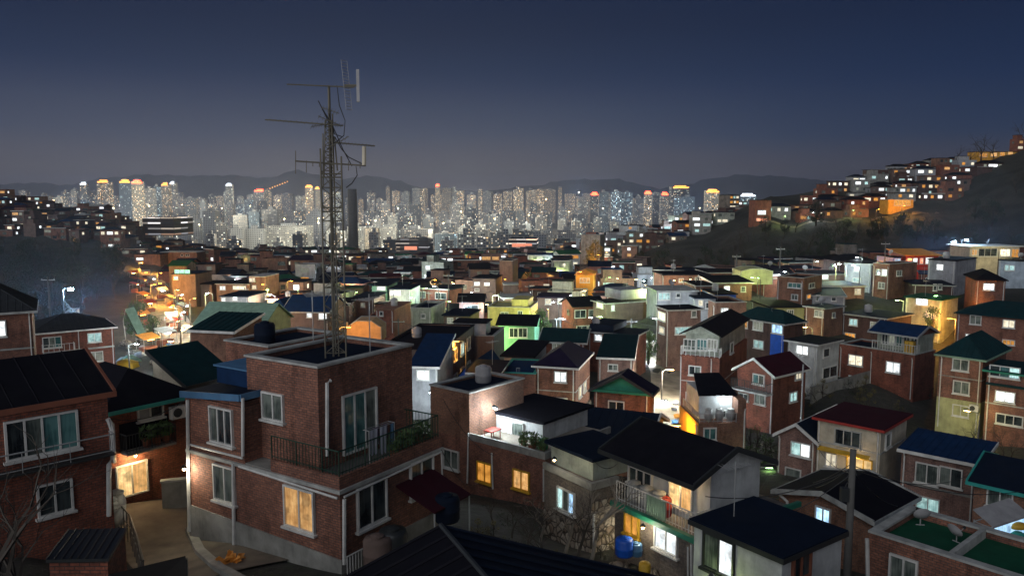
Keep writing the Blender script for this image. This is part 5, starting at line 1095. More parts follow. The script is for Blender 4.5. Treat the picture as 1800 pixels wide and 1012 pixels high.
# special valley and hillside buildings
def sp(nm, lb, F, D, th, uL, uR, vb, wl, rf, A, B, LA=7, LB=8):
    h = House(nm, lb, F, D, th, uL, uR, LA=LA, LB=LB, vb=vb, wall=wl, anchor=False)
    h.roof(rf[0], rf[1], rf[2], rf[3], fascia=rf[4] if rf[4] else None); std(h, A, B, pipes=False); return h
h = sp('pavilion', 'brightly lit hillside pavilion with yellow windows and a curved white roof', (1705, 434), 172, 4, None, 1792, 468, 'plaster_cream', ('slab', 'white_trim', .1, .6, None), [], [(1708, 439, 1717, 448, 'lit_warm', 2), (1720, 437, 1752, 450, 'glass_dark', 3), (1758, 438, 1775, 450, 'lit_cream', 3), (1778, 438, 1790, 452, 'lit_amber', 2)])
h = sp('stall', 'long red canopied stall with white light strings and a blue sign beside it', (1592, 449), 168, 3, None, 1650, 470, 'red_paint', ('shedB', 'orange_tarp', .8, .5, None), [], [(1595, 454, 1602, 463, 'lit_sign_red', 1), (1605, 454, 1612, 463, 'lit_white', 1), (1617, 454, 1622, 463, 'lit_sign_red', 1), (1627, 453, 1640, 463, 'lit_white', 2)])
h = sp('sign_hut', 'tiny hut with a glowing blue sign next to the red canopied stall', (1571, 453), 168, 3, None, 1584, 470, 'blue_paint', ('slab', 'navy', .1, .1, None), [], [(1573, 455, 1582, 463, 'lit_blue', 2)])
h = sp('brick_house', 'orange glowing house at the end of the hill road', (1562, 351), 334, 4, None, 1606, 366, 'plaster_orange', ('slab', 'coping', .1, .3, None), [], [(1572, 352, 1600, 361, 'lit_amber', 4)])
h = sp('shop', 'shop with red and white lit signs at the foot of the hill road', (1328, 352), 330, 4, None, 1356, 392, 'brick_red', ('slab', 'black_roof', .1, .3, None), [], [(1332, 370, 1346, 377, 'lit_white', 3), (1330, 384, 1348, 388, 'lit_sign_red', 3)])
h = sp('painted_house', 'large hilltop house with a long amber lit terrace near the bare trees', (1716, 267), 405, 3, None, 1790, 282, 'plaster_orange', ('slab', 'black_roof', .1, .3, None), [], [(1722, 270, 1735, 276, 'lit_amber', 3), (1742, 269, 1752, 275, 'lit_warm', 2), (1758, 268, 1766, 274, 'lit_amber', 2), (1772, 267, 1780, 273, 'lit_warm', 1)])
h = sp('office_building', 'round dark office block with red and white light stripes on the left hillside', (305, 384), 520, 84, 250, None, 408, 'office_band', ('flat', 'black_roof', .1, .2, None), [], [], LB=25)
h = sp('office_building', 'dark office block with a red lit sign in front of the pale apartment slabs', (752, 421), 760, 84, 696, None, 452, 'office_band', ('flat', 'black_roof', .1, .2, None), [(711, 433, 733, 439, 'lit_sign_red', 2)], [], LB=25)
h = sp('office_building', 'low red striped office block among the centre rooftops', (943, 420), 700, 84, 894, None, 440, 'office_band', ('flat', 'black_roof', .1, .2, None), [(900, 428, 935, 434, 'lit_sign_red', 4)], [], LB=25)
TRB = [h.bb+(h.D,) for h in HOUSES]
GEN = []                                  # plan discs of everything standing
for h in HOUSES: GEN.append((h.c[0], h.c[1], h.r*.72))
STUFF = MB(); NGEN = [0]; ROOFSPOTS = []
def near_clear(x, y, r):
    return all((x-a)**2+(y-c)**2 > (r+k)**2 for a, c, k in GEN)
def fill(x, y, th, w, d, hh, wall, roofk, roofm, parts, litp, q, tier):
    """w along B, d along A; centre of the front at x, y"""
    t = math.radians(th); z = min(TH(x+i*w*.4, y+j*d*.4) for i in (-1, 1) for j in (0, 1, 2)); zc = TH(x, y); z = max(z, zc-1.5)
    top = z+hh; a = proj((x-w/2, y, top+1)); c = proj((x+w/2, y, z)); 
    bb = (a[0], a[1], c[0], c[1])
    for B_ in TRB:                        # never in front of a traced house
        if B_[4] > y-2 and min(bb[2], B_[2])-max(bb[0], B_[0]) > .2*(bb[2]-bb[0]) and min(bb[3], B_[3])-max(bb[1], B_[1]) > .22*(B_[3]-B_[1]): return None
    if not near_clear(x+math.sin(-t)*d/2, y+math.cos(t)*d/2, (w+d)*.26): return None
    GEN.append((x+math.sin(-t)*d/2, y+math.cos(t)*d/2, (w+d)*.26))
    b = STUFF if tier == 2 else MB(); v0 = len(b.v)
    rb = b if tier else MB(); sx = -w/2
    b.box(sx, 0, -2.5, sx+w, d, hh, wall)
    if roofk == 'flat':
        for e in ((sx, 0, sx+w, .2), (sx, d-.2, sx+w, d), (sx, .2, sx+.2, d-.2), (sx+w-.2, .2, sx+w, d-.2)): b.box(e[0], e[1], hh+.003, e[2], e[3], hh+.4, wall)
        rb.box(sx+.21, .21, hh+.003, sx+w-.21, d-.21, hh+.1, roofm)
        if q.random() < .45: k = q.uniform(.3, .6); b.box(sx+w*.1, d*.3, hh+.1, sx+w*(.1+k), d*.85, hh+2.3, wall); rb.box(sx+w*.1-.2, d*.3-.2, hh+2.3, sx+w*(.1+k)+.2, d*.85+.2, hh+2.45, roofm)
    elif roofk == 'slab':
        rb.box(sx-.35, -.35, hh+.003, sx+w+.35, d+.35, hh+.2, roofm)
        if q.random() < .5: b.box(sx-.38, -.39, hh-.02, sx+w+.38, -.352, hh+.2, q.choice(('coping', 'white_trim', 'terracotta')))
    else:
        g = 1.3; zc_ = hh+.02; ov = .4
        if roofk == 'gable':
            ym = d/2; rb.slab([(sx-ov, -ov, zc_), (sx+w+ov, -ov, zc_), (sx+w+ov, ym, zc_+g), (sx-ov, ym, zc_+g)], .12, roofm); rb.slab([(sx-ov, ym, zc_+g), (sx+w+ov, ym, zc_+g), (sx+w+ov, d+ov, zc_), (sx-ov, d+ov, zc_)], .12, roofm)
            b.mesh([(sx+.02, 0, hh), (sx+.02, d, hh), (sx+.02, ym, hh+g-.15), (sx+w-.02, 0, hh), (sx+w-.02, d, hh), (sx+w-.02, ym, hh+g-.15)], [(0, 2, 1), (3, 4, 5), (0, 3, 5, 2), (1, 2, 5, 4)], wall)
        else:
            i_ = min(w, d)*.45; vs = [(sx-ov, -ov, zc_), (sx+w+ov, -ov, zc_), (sx+w+ov, d+ov, zc_), (sx-ov, d+ov, zc_), (sx+i_, d/2, zc_+g), (sx+w-i_, d/2, zc_+g)]
            rb.mesh(vs, [(0, 1, 5, 4), (1, 2, 5), (2, 3, 4, 5), (3, 0, 4), (3, 2, 1, 0)], roofm)
    wins = []; lw = []
    nf = max(1, int(hh/2.7)); nw = max(1, int(w/q.uniform(2.4, 4.0)))
    for f_ in range(nf):
        for i in range(nw):
            if q.random() < .12: continue
            ww = q.choice((1.2, 1.5, 1.8, 2.6)) if tier < 2 else q.choice((1.4, 1.8, 2.6, 3.4)); xc = sx+w*(i+.5)/nw+q.uniform(-.3, .3); ww = min(ww, w/nw-.4, 2*(sx+w-.3-xc), 2*(xc-sx-.3)); z1 = hh-.7-2.75*f_
            if ww < .6: continue
            L = q.random() < litp
            m = q.choice(('lit_white', 'lit_white', 'lit_cream', 'lit_cream', 'lit_cyan', 'lit_amber', 'lit_warm', 'lit_dim')) if L else q.choice(('glass_dark', 'glass_curtain', 'glass_curtain'))
            if L: lw.append(m)
            wins.append((xc-ww/2, xc+ww/2, z1-1.25, z1, m))
    if q.random() < .6:                   # windows on the side walls too
        for xs, sg in ((sx, -1), (sx+w, 1)):
            m = q.choice(('lit_cream', 'lit_white')) if q.random() < litp*.7 else 'glass_curtain'; yc = d*q.uniform(.3, .6)
            (b if tier else b).box(xs+min(0, sg*.06), yc-.6, hh-1.9, xs+max(0, sg*.06), yc+.6, hh-.8, m)
    n = len([1 for m in lw]); u_, v_ = proj((x, y, top-hh/3))
    M = Matrix.Translation((x, y, z)) @ Matrix.Rotation(t, 4, 'Z')
    if tier == 2:
        for w_ in wins: b.box(w_[0], -.05, w_[2], w_[1], -.001, w_[3], w_[4])
        b.v[v0:] = [tuple(M @ Vector(p)) for p in b.v[v0:]]; return 'stuff'
    nm = 'brick_house' if wall.startswith('brick') else 'painted_house'
    lt = 'unlit' if n == 0 else ('one lit window' if n == 1 else ('two lit windows' if n == 2 else 'several lit windows'))
    base = '%s house, %s roof, %s' % (WORDS[wall], WORDS[roofm], lt)
    lb, grp = uniq(base, u_, v_, ['tall' if hh > 6 else 'low', 'wide' if w > 9 else 'narrow'])
    if tier == 1:
        for w_ in wins: b.box(w_[0], -.05, w_[2], w_[1], -.001, w_[3], w_[4])
        o = b.build(nm); o.location = (x, y, z); o.rotation_euler = (0, 0, t); tag(o, lb, 'house', 'houses filling the valley')
        return o
    r = empty(nm, (x, y, z), t, lb, 'house', 'houses filling the valley'); b.build('wall', r); rb.build('roof', r)
    for w_ in wins:
        k = MB()
        for e in ((w_[0]-.1, w_[0], w_[2]-.1, w_[3]+.1), (w_[1], w_[1]+.1, w_[2]-.1, w_[3]+.1), (w_[0], w_[1], w_[2]-.1, w_[2]), (w_[0], w_[1], w_[3], w_[3]+.1)): k.box(e[0], -.1, e[2], e[1], -.001, e[3], 'white_trim')
        xm = (w_[0]+w_[1])/2; k.box(xm-.03, -.07, w_[2], xm+.03, -.001, w_[3], 'white_trim'); fr = k.build('window', r)
        k = MB(); k.box(w_[0]+.002, -.04, w_[2]+.002, xm-.032, -.001, w_[3]-.002, w_[4]); k.box(xm+.032, -.03, w_[2]+.002, w_[1]-.002, -.001, w_[3]-.002, w_[4]); k.build('pane', fr)
    if q.random() < .5: k = MB(); k.tube([(sx+.15, -.08, -1), (sx+.15, -.08, hh)], .05, 'white_trim', 5); k.build('drainpipe', r)
    ROOFSPOTS.append((x, y+d*.5, top+.12, u_, v_))
    return r
WALLS = ['brick_brown']*4+['brick_red']*3+['plaster_brown']*3+['brick_dark']*3+['brick_orange', 'plaster_grey', 'plaster_grey', 'concrete_green', 'brick_grey', 'brick_grey', 'plaster_brown', 'concrete', 'brick_pink']
ROOFS = ['navy']*5+['black_roof']*5+['teal_roof']*2+['blue_roof', 'purple_roof', 'green_roof', 'maroon', 'coping']
def bounds(Y):                            # how far the houses reach left and right, in photo columns
    L = [(60, 700), (105, 640), (115, 330), (200, 305), (300, 285), (340, 230), (380, -60), (520, -60), (560, 300), (900, 240), (1000, 240)]
    R = [(60, 800), (105, 1040), (112, 1830), (175, 1830), (200, 1560), (215, 1150), (300, 1060), (345, 1050), (385, 1260), (560, 1280), (900, 1280), (1000, 1280)]
    def f(T_):
        for a, c in zip(T_, T_[1:]):
            if Y <= c[0]: return a[1]+(c[1]-a[1])*(Y-a[0])/(c[0]-a[0])
        return T_[-1][1]
    return f(L), f(R)
q = random.Random(21); Y = 108.0; made = {0: 0, 1: 0, 2: 0}
while Y < 760:
    ul, ur = bounds(Y); x = (ul-900)/1358*Y; xr = (ur-900)/1358*Y; step = 9.6 if Y < 300 else (11.5 if Y < 460 else 17)
    x += q.uniform(0, step)
    while x < xr:
        w = q.uniform(4.6, 9.0)*(1.0 if Y < 300 else (1.15 if Y < 460 else 1.5)); d = q.uniform(5, 7.5)*(1 if Y < 460 else 1.4); y = Y+q.uniform(-3, 3)
        nf = q.choice((1, 2, 2, 2, 3)) if Y < 460 else q.choice((2, 2, 3, 3, 4)); hh = 2.75*nf+.5
        if Y < 200: hh = min(hh, 6.0)
        th = q.gauss(0, 13)+(10 if x > 60 else 0)
        dk = Y > 330 and x < -130
        tier = 0 if (Y < 185) else (1 if made[0]+made[1] < 235 else 2)
        r = fill(x+w/2, y, th, w, d, hh, q.choice(('brick_dark', 'plaster_brown', 'brick_dark', 'brick_brown') if dk else WALLS), q.choice(('flat', 'flat', 'slab', 'slab', 'slab', 'gable', 'hip')), q.choice(ROOFS), True, .36 if Y < 300 else .6, q, tier)
        if r: made[tier] += 1
        x += w+step*q.uniform(.12, .4)
    Y += step*.93
print('FILL', made)
# the village on the right-hand hill, in terraces above its road
HILLV = [(1335, 350, 331), (1352, 362, 332), (1375, 372, 334), (1395, 384, 336)]
q = random.Random(33)
for Yr, u0, u1 in ((330, 1330, 1570), (339, 1322, 1610), (348, 1335, 1640), (357, 1365, 1645), (366, 1385, 1650), (375, 1420, 1690), (384, 1440, 1700), (393, 1470, 1730), (402, 1490, 1745), (412, 1500, 1800)):
    u = u0+q.uniform(0, 12)
    while u < u1:
        w = q.uniform(6.5, 11); x = (u-900)/1358*Yr
        wl = q.choice(['plaster_grey', 'brick_dark', 'brick_brown', 'plaster_brown', 'brick_orange', 'brick_dark', 'concrete', 'brick_red'])
        fill(x+w/2, Yr+q.uniform(-1, 1), q.gauss(5, 8), w, 5.5, q.choice((3.2, 3.6, 5.8, 6.0)), wl, q.choice(('slab', 'flat', 'hip')), q.choice(('black_roof', 'black_roof', 'navy')), True, .68, q, 1)
        u += (w+q.uniform(.6, 3.5))/Yr*1358
if STUFF.v:
    o = STUFF.build('distant_houses'); tag(o, kind='stuff'); o['label'] = 'mass of small dark houses with lit windows reaching to the apartment blocks'
for i, (u, v, Y) in enumerate(((1258, 354, 1900), (520, 330, 2600))): pass
# ------------------------------------------------------------------ the far city
q = random.Random(77); TW = 0
def tower(uL, uR, vt, Y, m, crown=None, label=None, dep=None, thd=None):
    global TW
    a0 = ray(uL, vt)[0]*Y; a1 = ray(uR, vt)[0]*Y; w = a1-a0; top = ray(0, vt)[1]*Y; xc = (a0+a1)/2; g = T0(xc, Y)-3
    hh = top-g; d = dep or max(12, w*q.uniform(.4, .8)); th = q.uniform(-14, 14) if thd is None else thd
    b = MB(); n = q.choice((1, 1, 2, 3)) if w > 30 else 1
    if n > 1:                              # a stepped slab with recessed stair cores
        for i in range(n):
            x0 = -w/2+w*i/n; b.box(x0+.8, (i % 2)*2.5, 0, x0+w/n-.8, d, hh-q.choice((0, 3, 6)), m)
        b.box(-w/2+1, 4, 0, w/2-1, d-2, hh-4, m)
    else: b.box(-w/2, 0, 0, w/2, d, hh, m)
    b.box(-w*.2, d*.3, hh-.5, w*.12, d*.7, hh+q.uniform(2.5, 6), 'tower_blank')
    if crown: b.box(-w*.42, -.5, hh-4, w*.42, -.05, hh-1, crown); b.box(-w*.3, d*.2, hh+.1, w*.3, d*.25, hh+2.5, crown)
    o = b.build('apartment_tower'); o.location = (xc, Y, g); o.rotation_euler = (0, 0, math.radians(th)); TW += 1
    wd = {'tower_grey': 'grey', 'tower_pale': 'pale lit', 'tower_dark': 'dark', 'tower_warm': 'amber lit', 'tower_blue': 'blue glass', 'tower_blank': 'blank grey'}[m]
    sz = ('slim ' if hh > 2.6*w else ('broad ' if w > 1.2*hh else ''))
    if not label: 
        base = '%s%s apartment tower%s' % (sz, wd, ', glowing top' if crown else ''); uu = (uL+uR)/2
        CM = [('left edge of town', 30), ('stadium lights', 130), ('twin bright towers', 225), ('amber topped tower', 290), ('white crowned tower', 402), ('red topped building', 455), ('orange beacons', 545), ('lattice mast', 592), ('round chimney', 620), ('bright ridge of flats', 740), ('city centre gap', 830), ('golden ridge flats', 930), ('blue glare', 1018), ('blue glass pair', 1090), ('orange crowned tower', 1195), ('amber slab', 1252), ('hill village', 1330)]
        c = min(CM, key=lambda k: abs(k[1]-uu)); s_ = 'left of' if uu < c[1]-8 else ('right of' if uu > c[1]+8 else 'before')
        dist = 'nearest' if Y < 1040 else 'near' if Y < 1400 else ('middle' if Y < 2200 else 'farthest'); label = '%s, %s rank, %s the %s' % (base, dist, s_, c[0])
        k = USED.get(label, 0); USED[label] = k+1
    tag(o, label, 'tower', 'apartment towers of the far city'); return o
def twg(*a, **k):
    o = tower(*a, **k)
    return o
# near rank of pale slabs
for a in ((466, 535, 397, 1150, 'tower_pale'), (536, 572, 371, 1300, 'tower_blank'), (572, 608, 402, 1180, 'tower_pale'), (610, 640, 398, 1220, 'tower_pale'), (641, 664, 401, 1200, 'tower_warm'), (666, 694, 399, 1210, 'tower_pale'), (699, 754, 403, 1250, 'tower_grey'), (764, 803, 411, 1150, 'tower_blue'), (805, 822, 400, 1300, 'tower_grey'),
          (303, 330, 379, 1250, 'tower_blank'), (332, 352, 384, 1150, 'tower_blank'), (355, 378, 371, 1300, 'tower_blank'), (379, 396, 392, 1150, 'tower_grey'), (405, 425, 401, 1100, 'tower_blank'), (430, 462, 402, 1120, 'tower_blank'), (437, 455, 372, 1500, 'tower_blue'), (410, 434, 378, 1500, 'tower_grey'), (458, 488, 368, 1550, 'tower_grey'), (515, 534, 370, 1500, 'tower_dark'),
          (900, 940, 402, 1200, 'tower_dark'), (945, 975, 410, 1150, 'tower_grey'), (830, 858, 404, 1250, 'tower_grey'), (862, 893, 408, 1150, 'tower_dark'), (980, 1012, 404, 1250, 'tower_grey')): twg(*a)
# middle rank
u = 640
while u < 1030:
    w = q.uniform(13, 30); twg(u, u+w, q.uniform(355, 376), q.uniform(1600, 2050), q.choice(('tower_dark', 'tower_grey', 'tower_grey', 'tower_dark', 'tower_warm'))); u += w+q.choice((1, 2, 4, 9))
u = 655
while u < 1130:
    w = q.uniform(13, 26); twg(u, u+w, q.uniform(374, 394), q.uniform(1400, 1560), q.choice(('tower_dark', 'tower_grey', 'tower_pale', 'tower_dark'))); u += w+q.uniform(4, 22)
u = 20
while u < 470:
    w = q.uniform(8, 20); twg(u, u+w, q.uniform(346, 366), q.uniform(1700, 2200), q.choice(('tower_dark', 'tower_grey', 'tower_blue', 'tower_grey'))); u += w+q.uniform(1, 9)
u = 300
while u < 1000:
    w = q.uniform(10, 30); twg(u, u+w, q.uniform(408, 434), q.uniform(820, 1030), q.choice(('tower_grey', 'tower_dark', 'tower_blank', 'tower_grey', 'tower_dark', 'tower_pale'))); u += w+q.uniform(3, 26)
# right: blue glass towers by the ridge
for a in ((1016, 1034, 349, 2000, 'tower_grey'), (1038, 1052, 340, 2000, 'tower_dark', 'aircraft_red'), (1054, 1070, 338, 1950, 'tower_blue'), (1074, 1092, 337, 1850, 'tower_blue'), (1094, 1112, 338, 1900, 'tower_blue'), (1114, 1130, 348, 2000, 'tower_grey'), (1132, 1146, 338, 2000, 'tower_warm', 'aircraft_red'), (1148, 1160, 344, 2050, 'tower_dark'), (1162, 1176, 340, 2000, 'tower_grey', 'aircraft_red'), (1186, 1202, 349, 1800, 'tower_blue'), (1202, 1222, 346, 1750, 'tower_blue'),
          (1240, 1266, 335, 1700, 'tower_warm', 'crown_amber'), (1270, 1300, 352, 1800, 'tower_grey'), (1300, 1330, 342, 1750, 'tower_blue', 'crown_white'), (1176, 1190, 352, 1900, 'tower_dark')): twg(*a)
twg(1180, 1214, 328, 2100, 'tower_dark', 'crown_amber', label='tallest orange crowned tower beside the blue glass pair on the right')
# left landmark towers
for a in ((168, 192, 318, 2000, 'tower_warm', 'crown_amber'), (209, 229, 318, 1750, 'tower_blue', 'crown_amber'), (231, 250, 319, 1700, 'tower_warm', 'aircraft_red'), (252, 268, 331, 1750, 'tower_grey'), (269, 281, 328, 1800, 'tower_blue'), (282, 296, 323, 1900, 'tower_warm', 'crown_amber'), (297, 307, 321, 2000, 'tower_grey', 'crown_white'), (396, 408, 324, 2100, 'tower_pale', 'crown_white'), (124, 134, 333, 2100, 'tower_grey'), (140, 152, 322, 2200, 'tower_dark', 'crown_white'), (445, 465, 334, 2500, 'tower_grey', 'aircraft_red'), (536, 550, 327, 2300, 'tower_grey', 'crown_amber'), (553, 562, 330, 2350, 'tower_grey', 'crown_amber'), (738, 745, 333, 2300, 'tower_warm'), (765, 773, 325, 2500, 'tower_warm', 'aircraft_red')): twg(*a)
# farthest rank right across
u = 0
while u < 1180:
    w = q.uniform(6, 19); rdg = 668 < u < 1005
    vt = q.choice((329, 331, 333, 336, 341)) if rdg else q.uniform(334, 352)
    twg(u, u+w, vt, q.uniform(2500, 3300), q.choice(('tower_warm', 'tower_warm', 'tower_pale')) if rdg else q.choice(('tower_grey', 'tower_pale', 'tower_dark', 'tower_warm', 'tower_grey'))); u += w+q.uniform(.5, 7)
print('TOWERS', TW)
p = at(619, 333, 940); g = T0(p.x, 940)
b = MB(); b.lathe([(6.2, -3), (5.3, (p.z-g)), (4.8, p.z-g+.5)], 'asphalt', 20); o = b.build('chimney_stack', smooth=True); o.location = (p.x, 940, g); tag(o, 'tall round concrete chimney seen just right of the lattice mast', 'chimney')
# ------------------------------------------------------------------ lamps: added city fill lights, streets, alleys
def mk_fill_mast():  # masts added to brighten the far towers and the haze
    r = empty('floodlight_mast', (0, 0, 0), 0, 'x', 'floodlight'); b = MB(); b.tube([(0, 0, -3), (0, 0, 28)], .22, 'dark_metal', 6, .12); b.build('post', r)
    b = MB(); b.box(-.6, -.3, 27.8, .6, .3, 28.3, 'bulb_warm'); b.build('lamp_panel', r); return r
FL = [(40, 366, 1500, 'white', 2), (95, 352, 2100, 'white', 1.5), (140, 362, 1500, 'cool', 2), (200, 366, 1450, 'white', 3), (262, 362, 1500, 'cream', 3), (320, 360, 1650, 'white', 3), (390, 366, 1450, 'white', 3), (440, 362, 1700, 'white', 4), (490, 352, 2300, 'cream', 4), (500, 385, 1060, 'cream', 1.5), (560, 392, 1060, 'white', 1.8), (560, 384, 1090, 'cream', .8), (648, 392, 1080, 'cream', 1.2), (660, 388, 1090, 'cream', 1.5), (720, 392, 1100, 'white', 1.3),
      (700, 366, 1450, 'white', 2.5), (780, 392, 1250, 'white', 2), (810, 372, 1500, 'white', 3), (830, 350, 2300, 'cream', 4), (870, 385, 1350, 'white', 2), (930, 378, 1450, 'white', 2.5), (960, 350, 2200, 'warm', 3), (1000, 372, 1500, 'white', 2.5), (1018, 338, 2300, 'cool', 3), (1060, 366, 1600, 'white', 2), (1140, 366, 1650, 'cool', 2), (1230, 366, 1500, 'cool', 1.5), (1290, 366, 1500, 'white', 1.5), (350, 395, 1000, 'white', 1), (540, 348, 2200, 'warm', 3)]
for i, (u, v, Y, kd, k) in enumerate(FL):
    p = at(u, v, Y); o = place('flood', mk_fill_mast, (p.x, p.y, p.z-28), 0, uniq('white floodlight mast among the apartment towers', u, v, ['too'])[0], 'floodlight', 'floodlights among the towers')
    L = bpy.data.lights.new('flood_light', 'POINT'); L.energy = 1.9e5*k; L.color = LC['cream' if kd == 'white' else kd][0]; L.shadow_soft_size = 4; lo = bpy.data.objects.new('flood_light', L); COL.objects.link(lo); lo.parent = o; lo.location = (0, -2, 31)
NEAR = [ # u, v of the lamp head, distance, colour, power, height, turn, label
 (124, 507, 110, 'arc', 8000, 9, 0, 'blue-white street lamp on a tall pole above the low red brick house'),
 (1699, 421, 176, 'arc', 5000, 9, 0, 'brighter of the two blue-white street lamps by the hillside pavilion'),
 (1678, 424, 178, 'arc', 2500, 8.5, 0, 'fainter of the two blue-white street lamps by the hillside pavilion'),
 (1168, 470, 190, 'white', 900, 6, 0, 'greenish white street lamp at the edge of the dark wooded slope'),
 (1437, 460, 170, 'white', 300, 6, 0, 'small street lamp on the pole joined by wires above the valley houses'),
 (1180, 650, 88, 'cream', 4200, 6, 0, 'cream street lamp at the head of the steep lane'),
 (1168, 705, 76, 'white', 2600, 6, 0, 'white street lamp halfway down the steep lane'),
 (1155, 600, 110, 'white', 3600, 6, 0, 'white street lamp beside the pale blue fronted house'),
 (1150, 560, 114, 'white', 2200, 6, 3.1, 'white street lamp behind the pale blue fronted house'),
 (1190, 748, 64, 'orange', 700, 3.5, 0, 'orange street lamp against the orange rendered side wall'),
 (1668, 560, 117, 'orange', 4500, 5, 3.14, 'orange street lamp lighting the speckled orange wall'),
 (1645, 520, 124, 'green', 420, 5, 3.14, 'green street lamp over the green washed corner house'),
 (1577, 528, 126, 'lime', 900, 5, 3.14, 'lime street lamp in the gap behind the dark brick house'),
 (1700, 722, 73.5, 'yellow', 330, 4, 2.4, 'yellow lamp lighting the ground floor of the green hip roof house'),
 (1322, 488, 143, 'lime', 700, 5, 3.1, 'lime street lamp beside the arched canopy'),
 (1415, 575, 111, 'yellow', 500, 4, 3.1, 'yellow lamp at the foot of the orange pink brick house'),
 (950, 565, 128, 'lime', 2600, 5, 3.1, 'lime street lamp by the climbing plant next to the yellow house'),
 (866, 595, 116, 'lime', 1400, 5, 0, 'lime street lamp left of the mint green cottage'),
 (802, 600, 84, 'orange', 800, 5, 3.1, 'orange street lamp beside the yellow lit post'),
 (792, 610, 90, 'orange', 500, 5, 3.1, 'orange street lamp behind the pale side windows'),
 (790, 530, 140, 'lime', 600, 5, 0, 'lime street lamp beside the tall brown house in the valley'),
 (663, 520, 156, 'lime', 600, 5, 0, 'lime street lamp in the green alley under the mast'),
 (1010, 745, 77, 'yellow', 380, 4, 3.1, 'yellow lamp in the passage right of the purple hip roof'),
 (760, 690, 70, 'white', 600, 5, 3.1, 'white street lamp in the yard of the blazing window house'),
 (860, 725, 46.5, 'white', 0, 4, 0, ''),
 (322, 580, 118, 'cream', 3000, 6, 3.1, 'cream street lamp where the bright street meets the tent shaped roof'),
 (300, 540, 150, 'cream', 8000, 6, 3.1, 'cream street lamp in the middle of the bright street'),
 (272, 500, 190, 'orange', 9000, 6, 0, 'orange street lamp over the orange stall canopy'),
 (283, 480, 215, 'orange', 9000, 6, 0, 'orange street lamp above the crowded street stalls'),
 (250, 462, 300, 'orange', 12000, 6, 0, 'orange street lamp at the far bend of the street'),
 (240, 605, 98, 'white', 900, 5, 0, 'white lamp over the cluttered yard'),
 (300, 600, 88, 'cream', 900, 5, 3.1, 'cream lamp between the yard and the glazed green roof'),
 (612, 575, 86, 'orange', 900, 4, 0, 'orange lamp inside the faceted canopy'),
 (462, 500, 188, 'orange', 1300, 4, 3.1, 'orange street lamp at the corner of the amber walled house'),
 (512, 494, 190, 'orange', 1200, 4, 0, 'orange street lamp behind the long blue roof'),
 (765, 492, 190, 'orange', 1500, 5, 0, 'orange street lamp in the deep valley under the red signed office'),
 (1052, 448, 300, 'orange', 8000, 5, 0, 'orange street lamp under the golden tree'),
 (1030, 470, 325, 'orange', 3000, 5, 3.1, 'orange street lamp beside the tall ochre building'),
 (1020, 478, 180, 'orange', 900, 5, 0, 'orange street lamp beside the orange pavilion house'),
 (1590, 362, 322, 'orange', 6000, 5, 0, 'orange street lamp on the far end of the hill road'),
 (1545, 368, 320, 'orange', 2500, 5, 0, 'orange street lamp midway along the hill road'),
 (1500, 370, 322, 'lime', 1000, 5, 0, 'lime street lamp midway along the hill road'),
 (1380, 380, 322, 'lime', 1500, 5, 0, 'lime street lamp at the foot of the hill road'),
 (1430, 374, 322, 'white', 1500, 5, 0, 'white street lamp on the lower hill road'),
 (1650, 330, 372, 'white', 3500, 5, 0, 'white street lamp at the dark end of the hill village'),
 (1765, 440, 166, 'yellow', 800, 4, 0, 'yellow lamp at the door of the hillside pavilion'),
 (1600, 456, 164, 'orange', 500, 4, 0, 'red glowing lamp before the long red canopied stall'),
 (1008, 790, 52, 'cream', 240, 4, 3.1, 'cream lamp behind the pale green rooftop room'),
 (1740, 925, 36, 'cool', 0, 3, 0, ''),
 (1352, 822, 60, 'green', 90, 2.5, 0, 'green tinged lamp over the grassy patch by the orange corner house'),
]
for u, v, Y, kd, W_, H_, rz, lb in NEAR:
    if W_: lamp_px(u, v, Y, kd, W_, lb, H_, rz)
# small hanging lamps out of doors; some are added only to brighten nearby walls
def bulb(p, kd, W_, label, r=.12):
    o = place(('bulb', kd), lambda: mk_bulb(kd), p, 0, label, 'lamp')
    L = bpy.data.lights.new('bulb_light', 'POINT'); L.energy = W_; L.color = LC[kd][0]; L.shadow_soft_size = r; q_ = bpy.data.objects.new('bulb_light', L); COL.objects.link(q_); q_.parent = o; q_.location = (0, 0, -.22)
def mk_bulb(kd):
    r = empty('hanging_lamp', (0, 0, 0), 0, 'x', 'lamp'); b = MB(); b.lathe([(.02, .12), (.14, 0), (.13, -.02)], 'dark_metal', 10); b.build('lamp_shade', r); b = MB(); b.lathe([(.03, -.02), (.07, -.08), (.04, -.14)], LC[kd][1], 8); b.build('bulb', r); return r
bulb(H17.w(.9, H17.LA*.5, H17.H+2.2), 'white', 360, 'small white lamp over the bright terrace plants'); bulb(H17.w(1.6, ya_ if False else H17.hit('A', 872, 770, 1.6)[0], H17.H+1.9), 'white', 220, 'small white lamp at the lit corner of the terrace room')
hb = BALC[0]; bulb(hb.w(.7, hb.hit('A', 1190, 880, .7)[0], hb.H+1.9), 'warm', 40, 'small warm lamp under the eave of the lit balcony')
bulb(H28.w(2.5, .9, H28.H+2.0), 'white', 110, 'small white lamp over the cluttered rooftop terrace')
bulb(L3.w(L3.hit('B', 232, 840)[0], -.5, 2.3), 'warm', 130, 'small warm lamp above the lit sliding door in the alley')  # added lamp; supplies the light of the doorway below
bulb(M_.w(-.45, M_.LA-.35, 2.6), 'cream', 110, 'small cream lamp on the alley corner of the mast house')  # lamp added at the pipe corner to light the alley
bulb(H18.w(-1.0, H18.LA*.45, H18.H+1.3), 'cream', 55, 'small cream lamp over the ledge of the pale green rooftop room')  # added lamp, hung free to brighten the rooftop room's wall
bulb(H18.w(1.4, -1.2, 1.6), 'cream', 60, 'small cream lamp beside the rubble stone base')
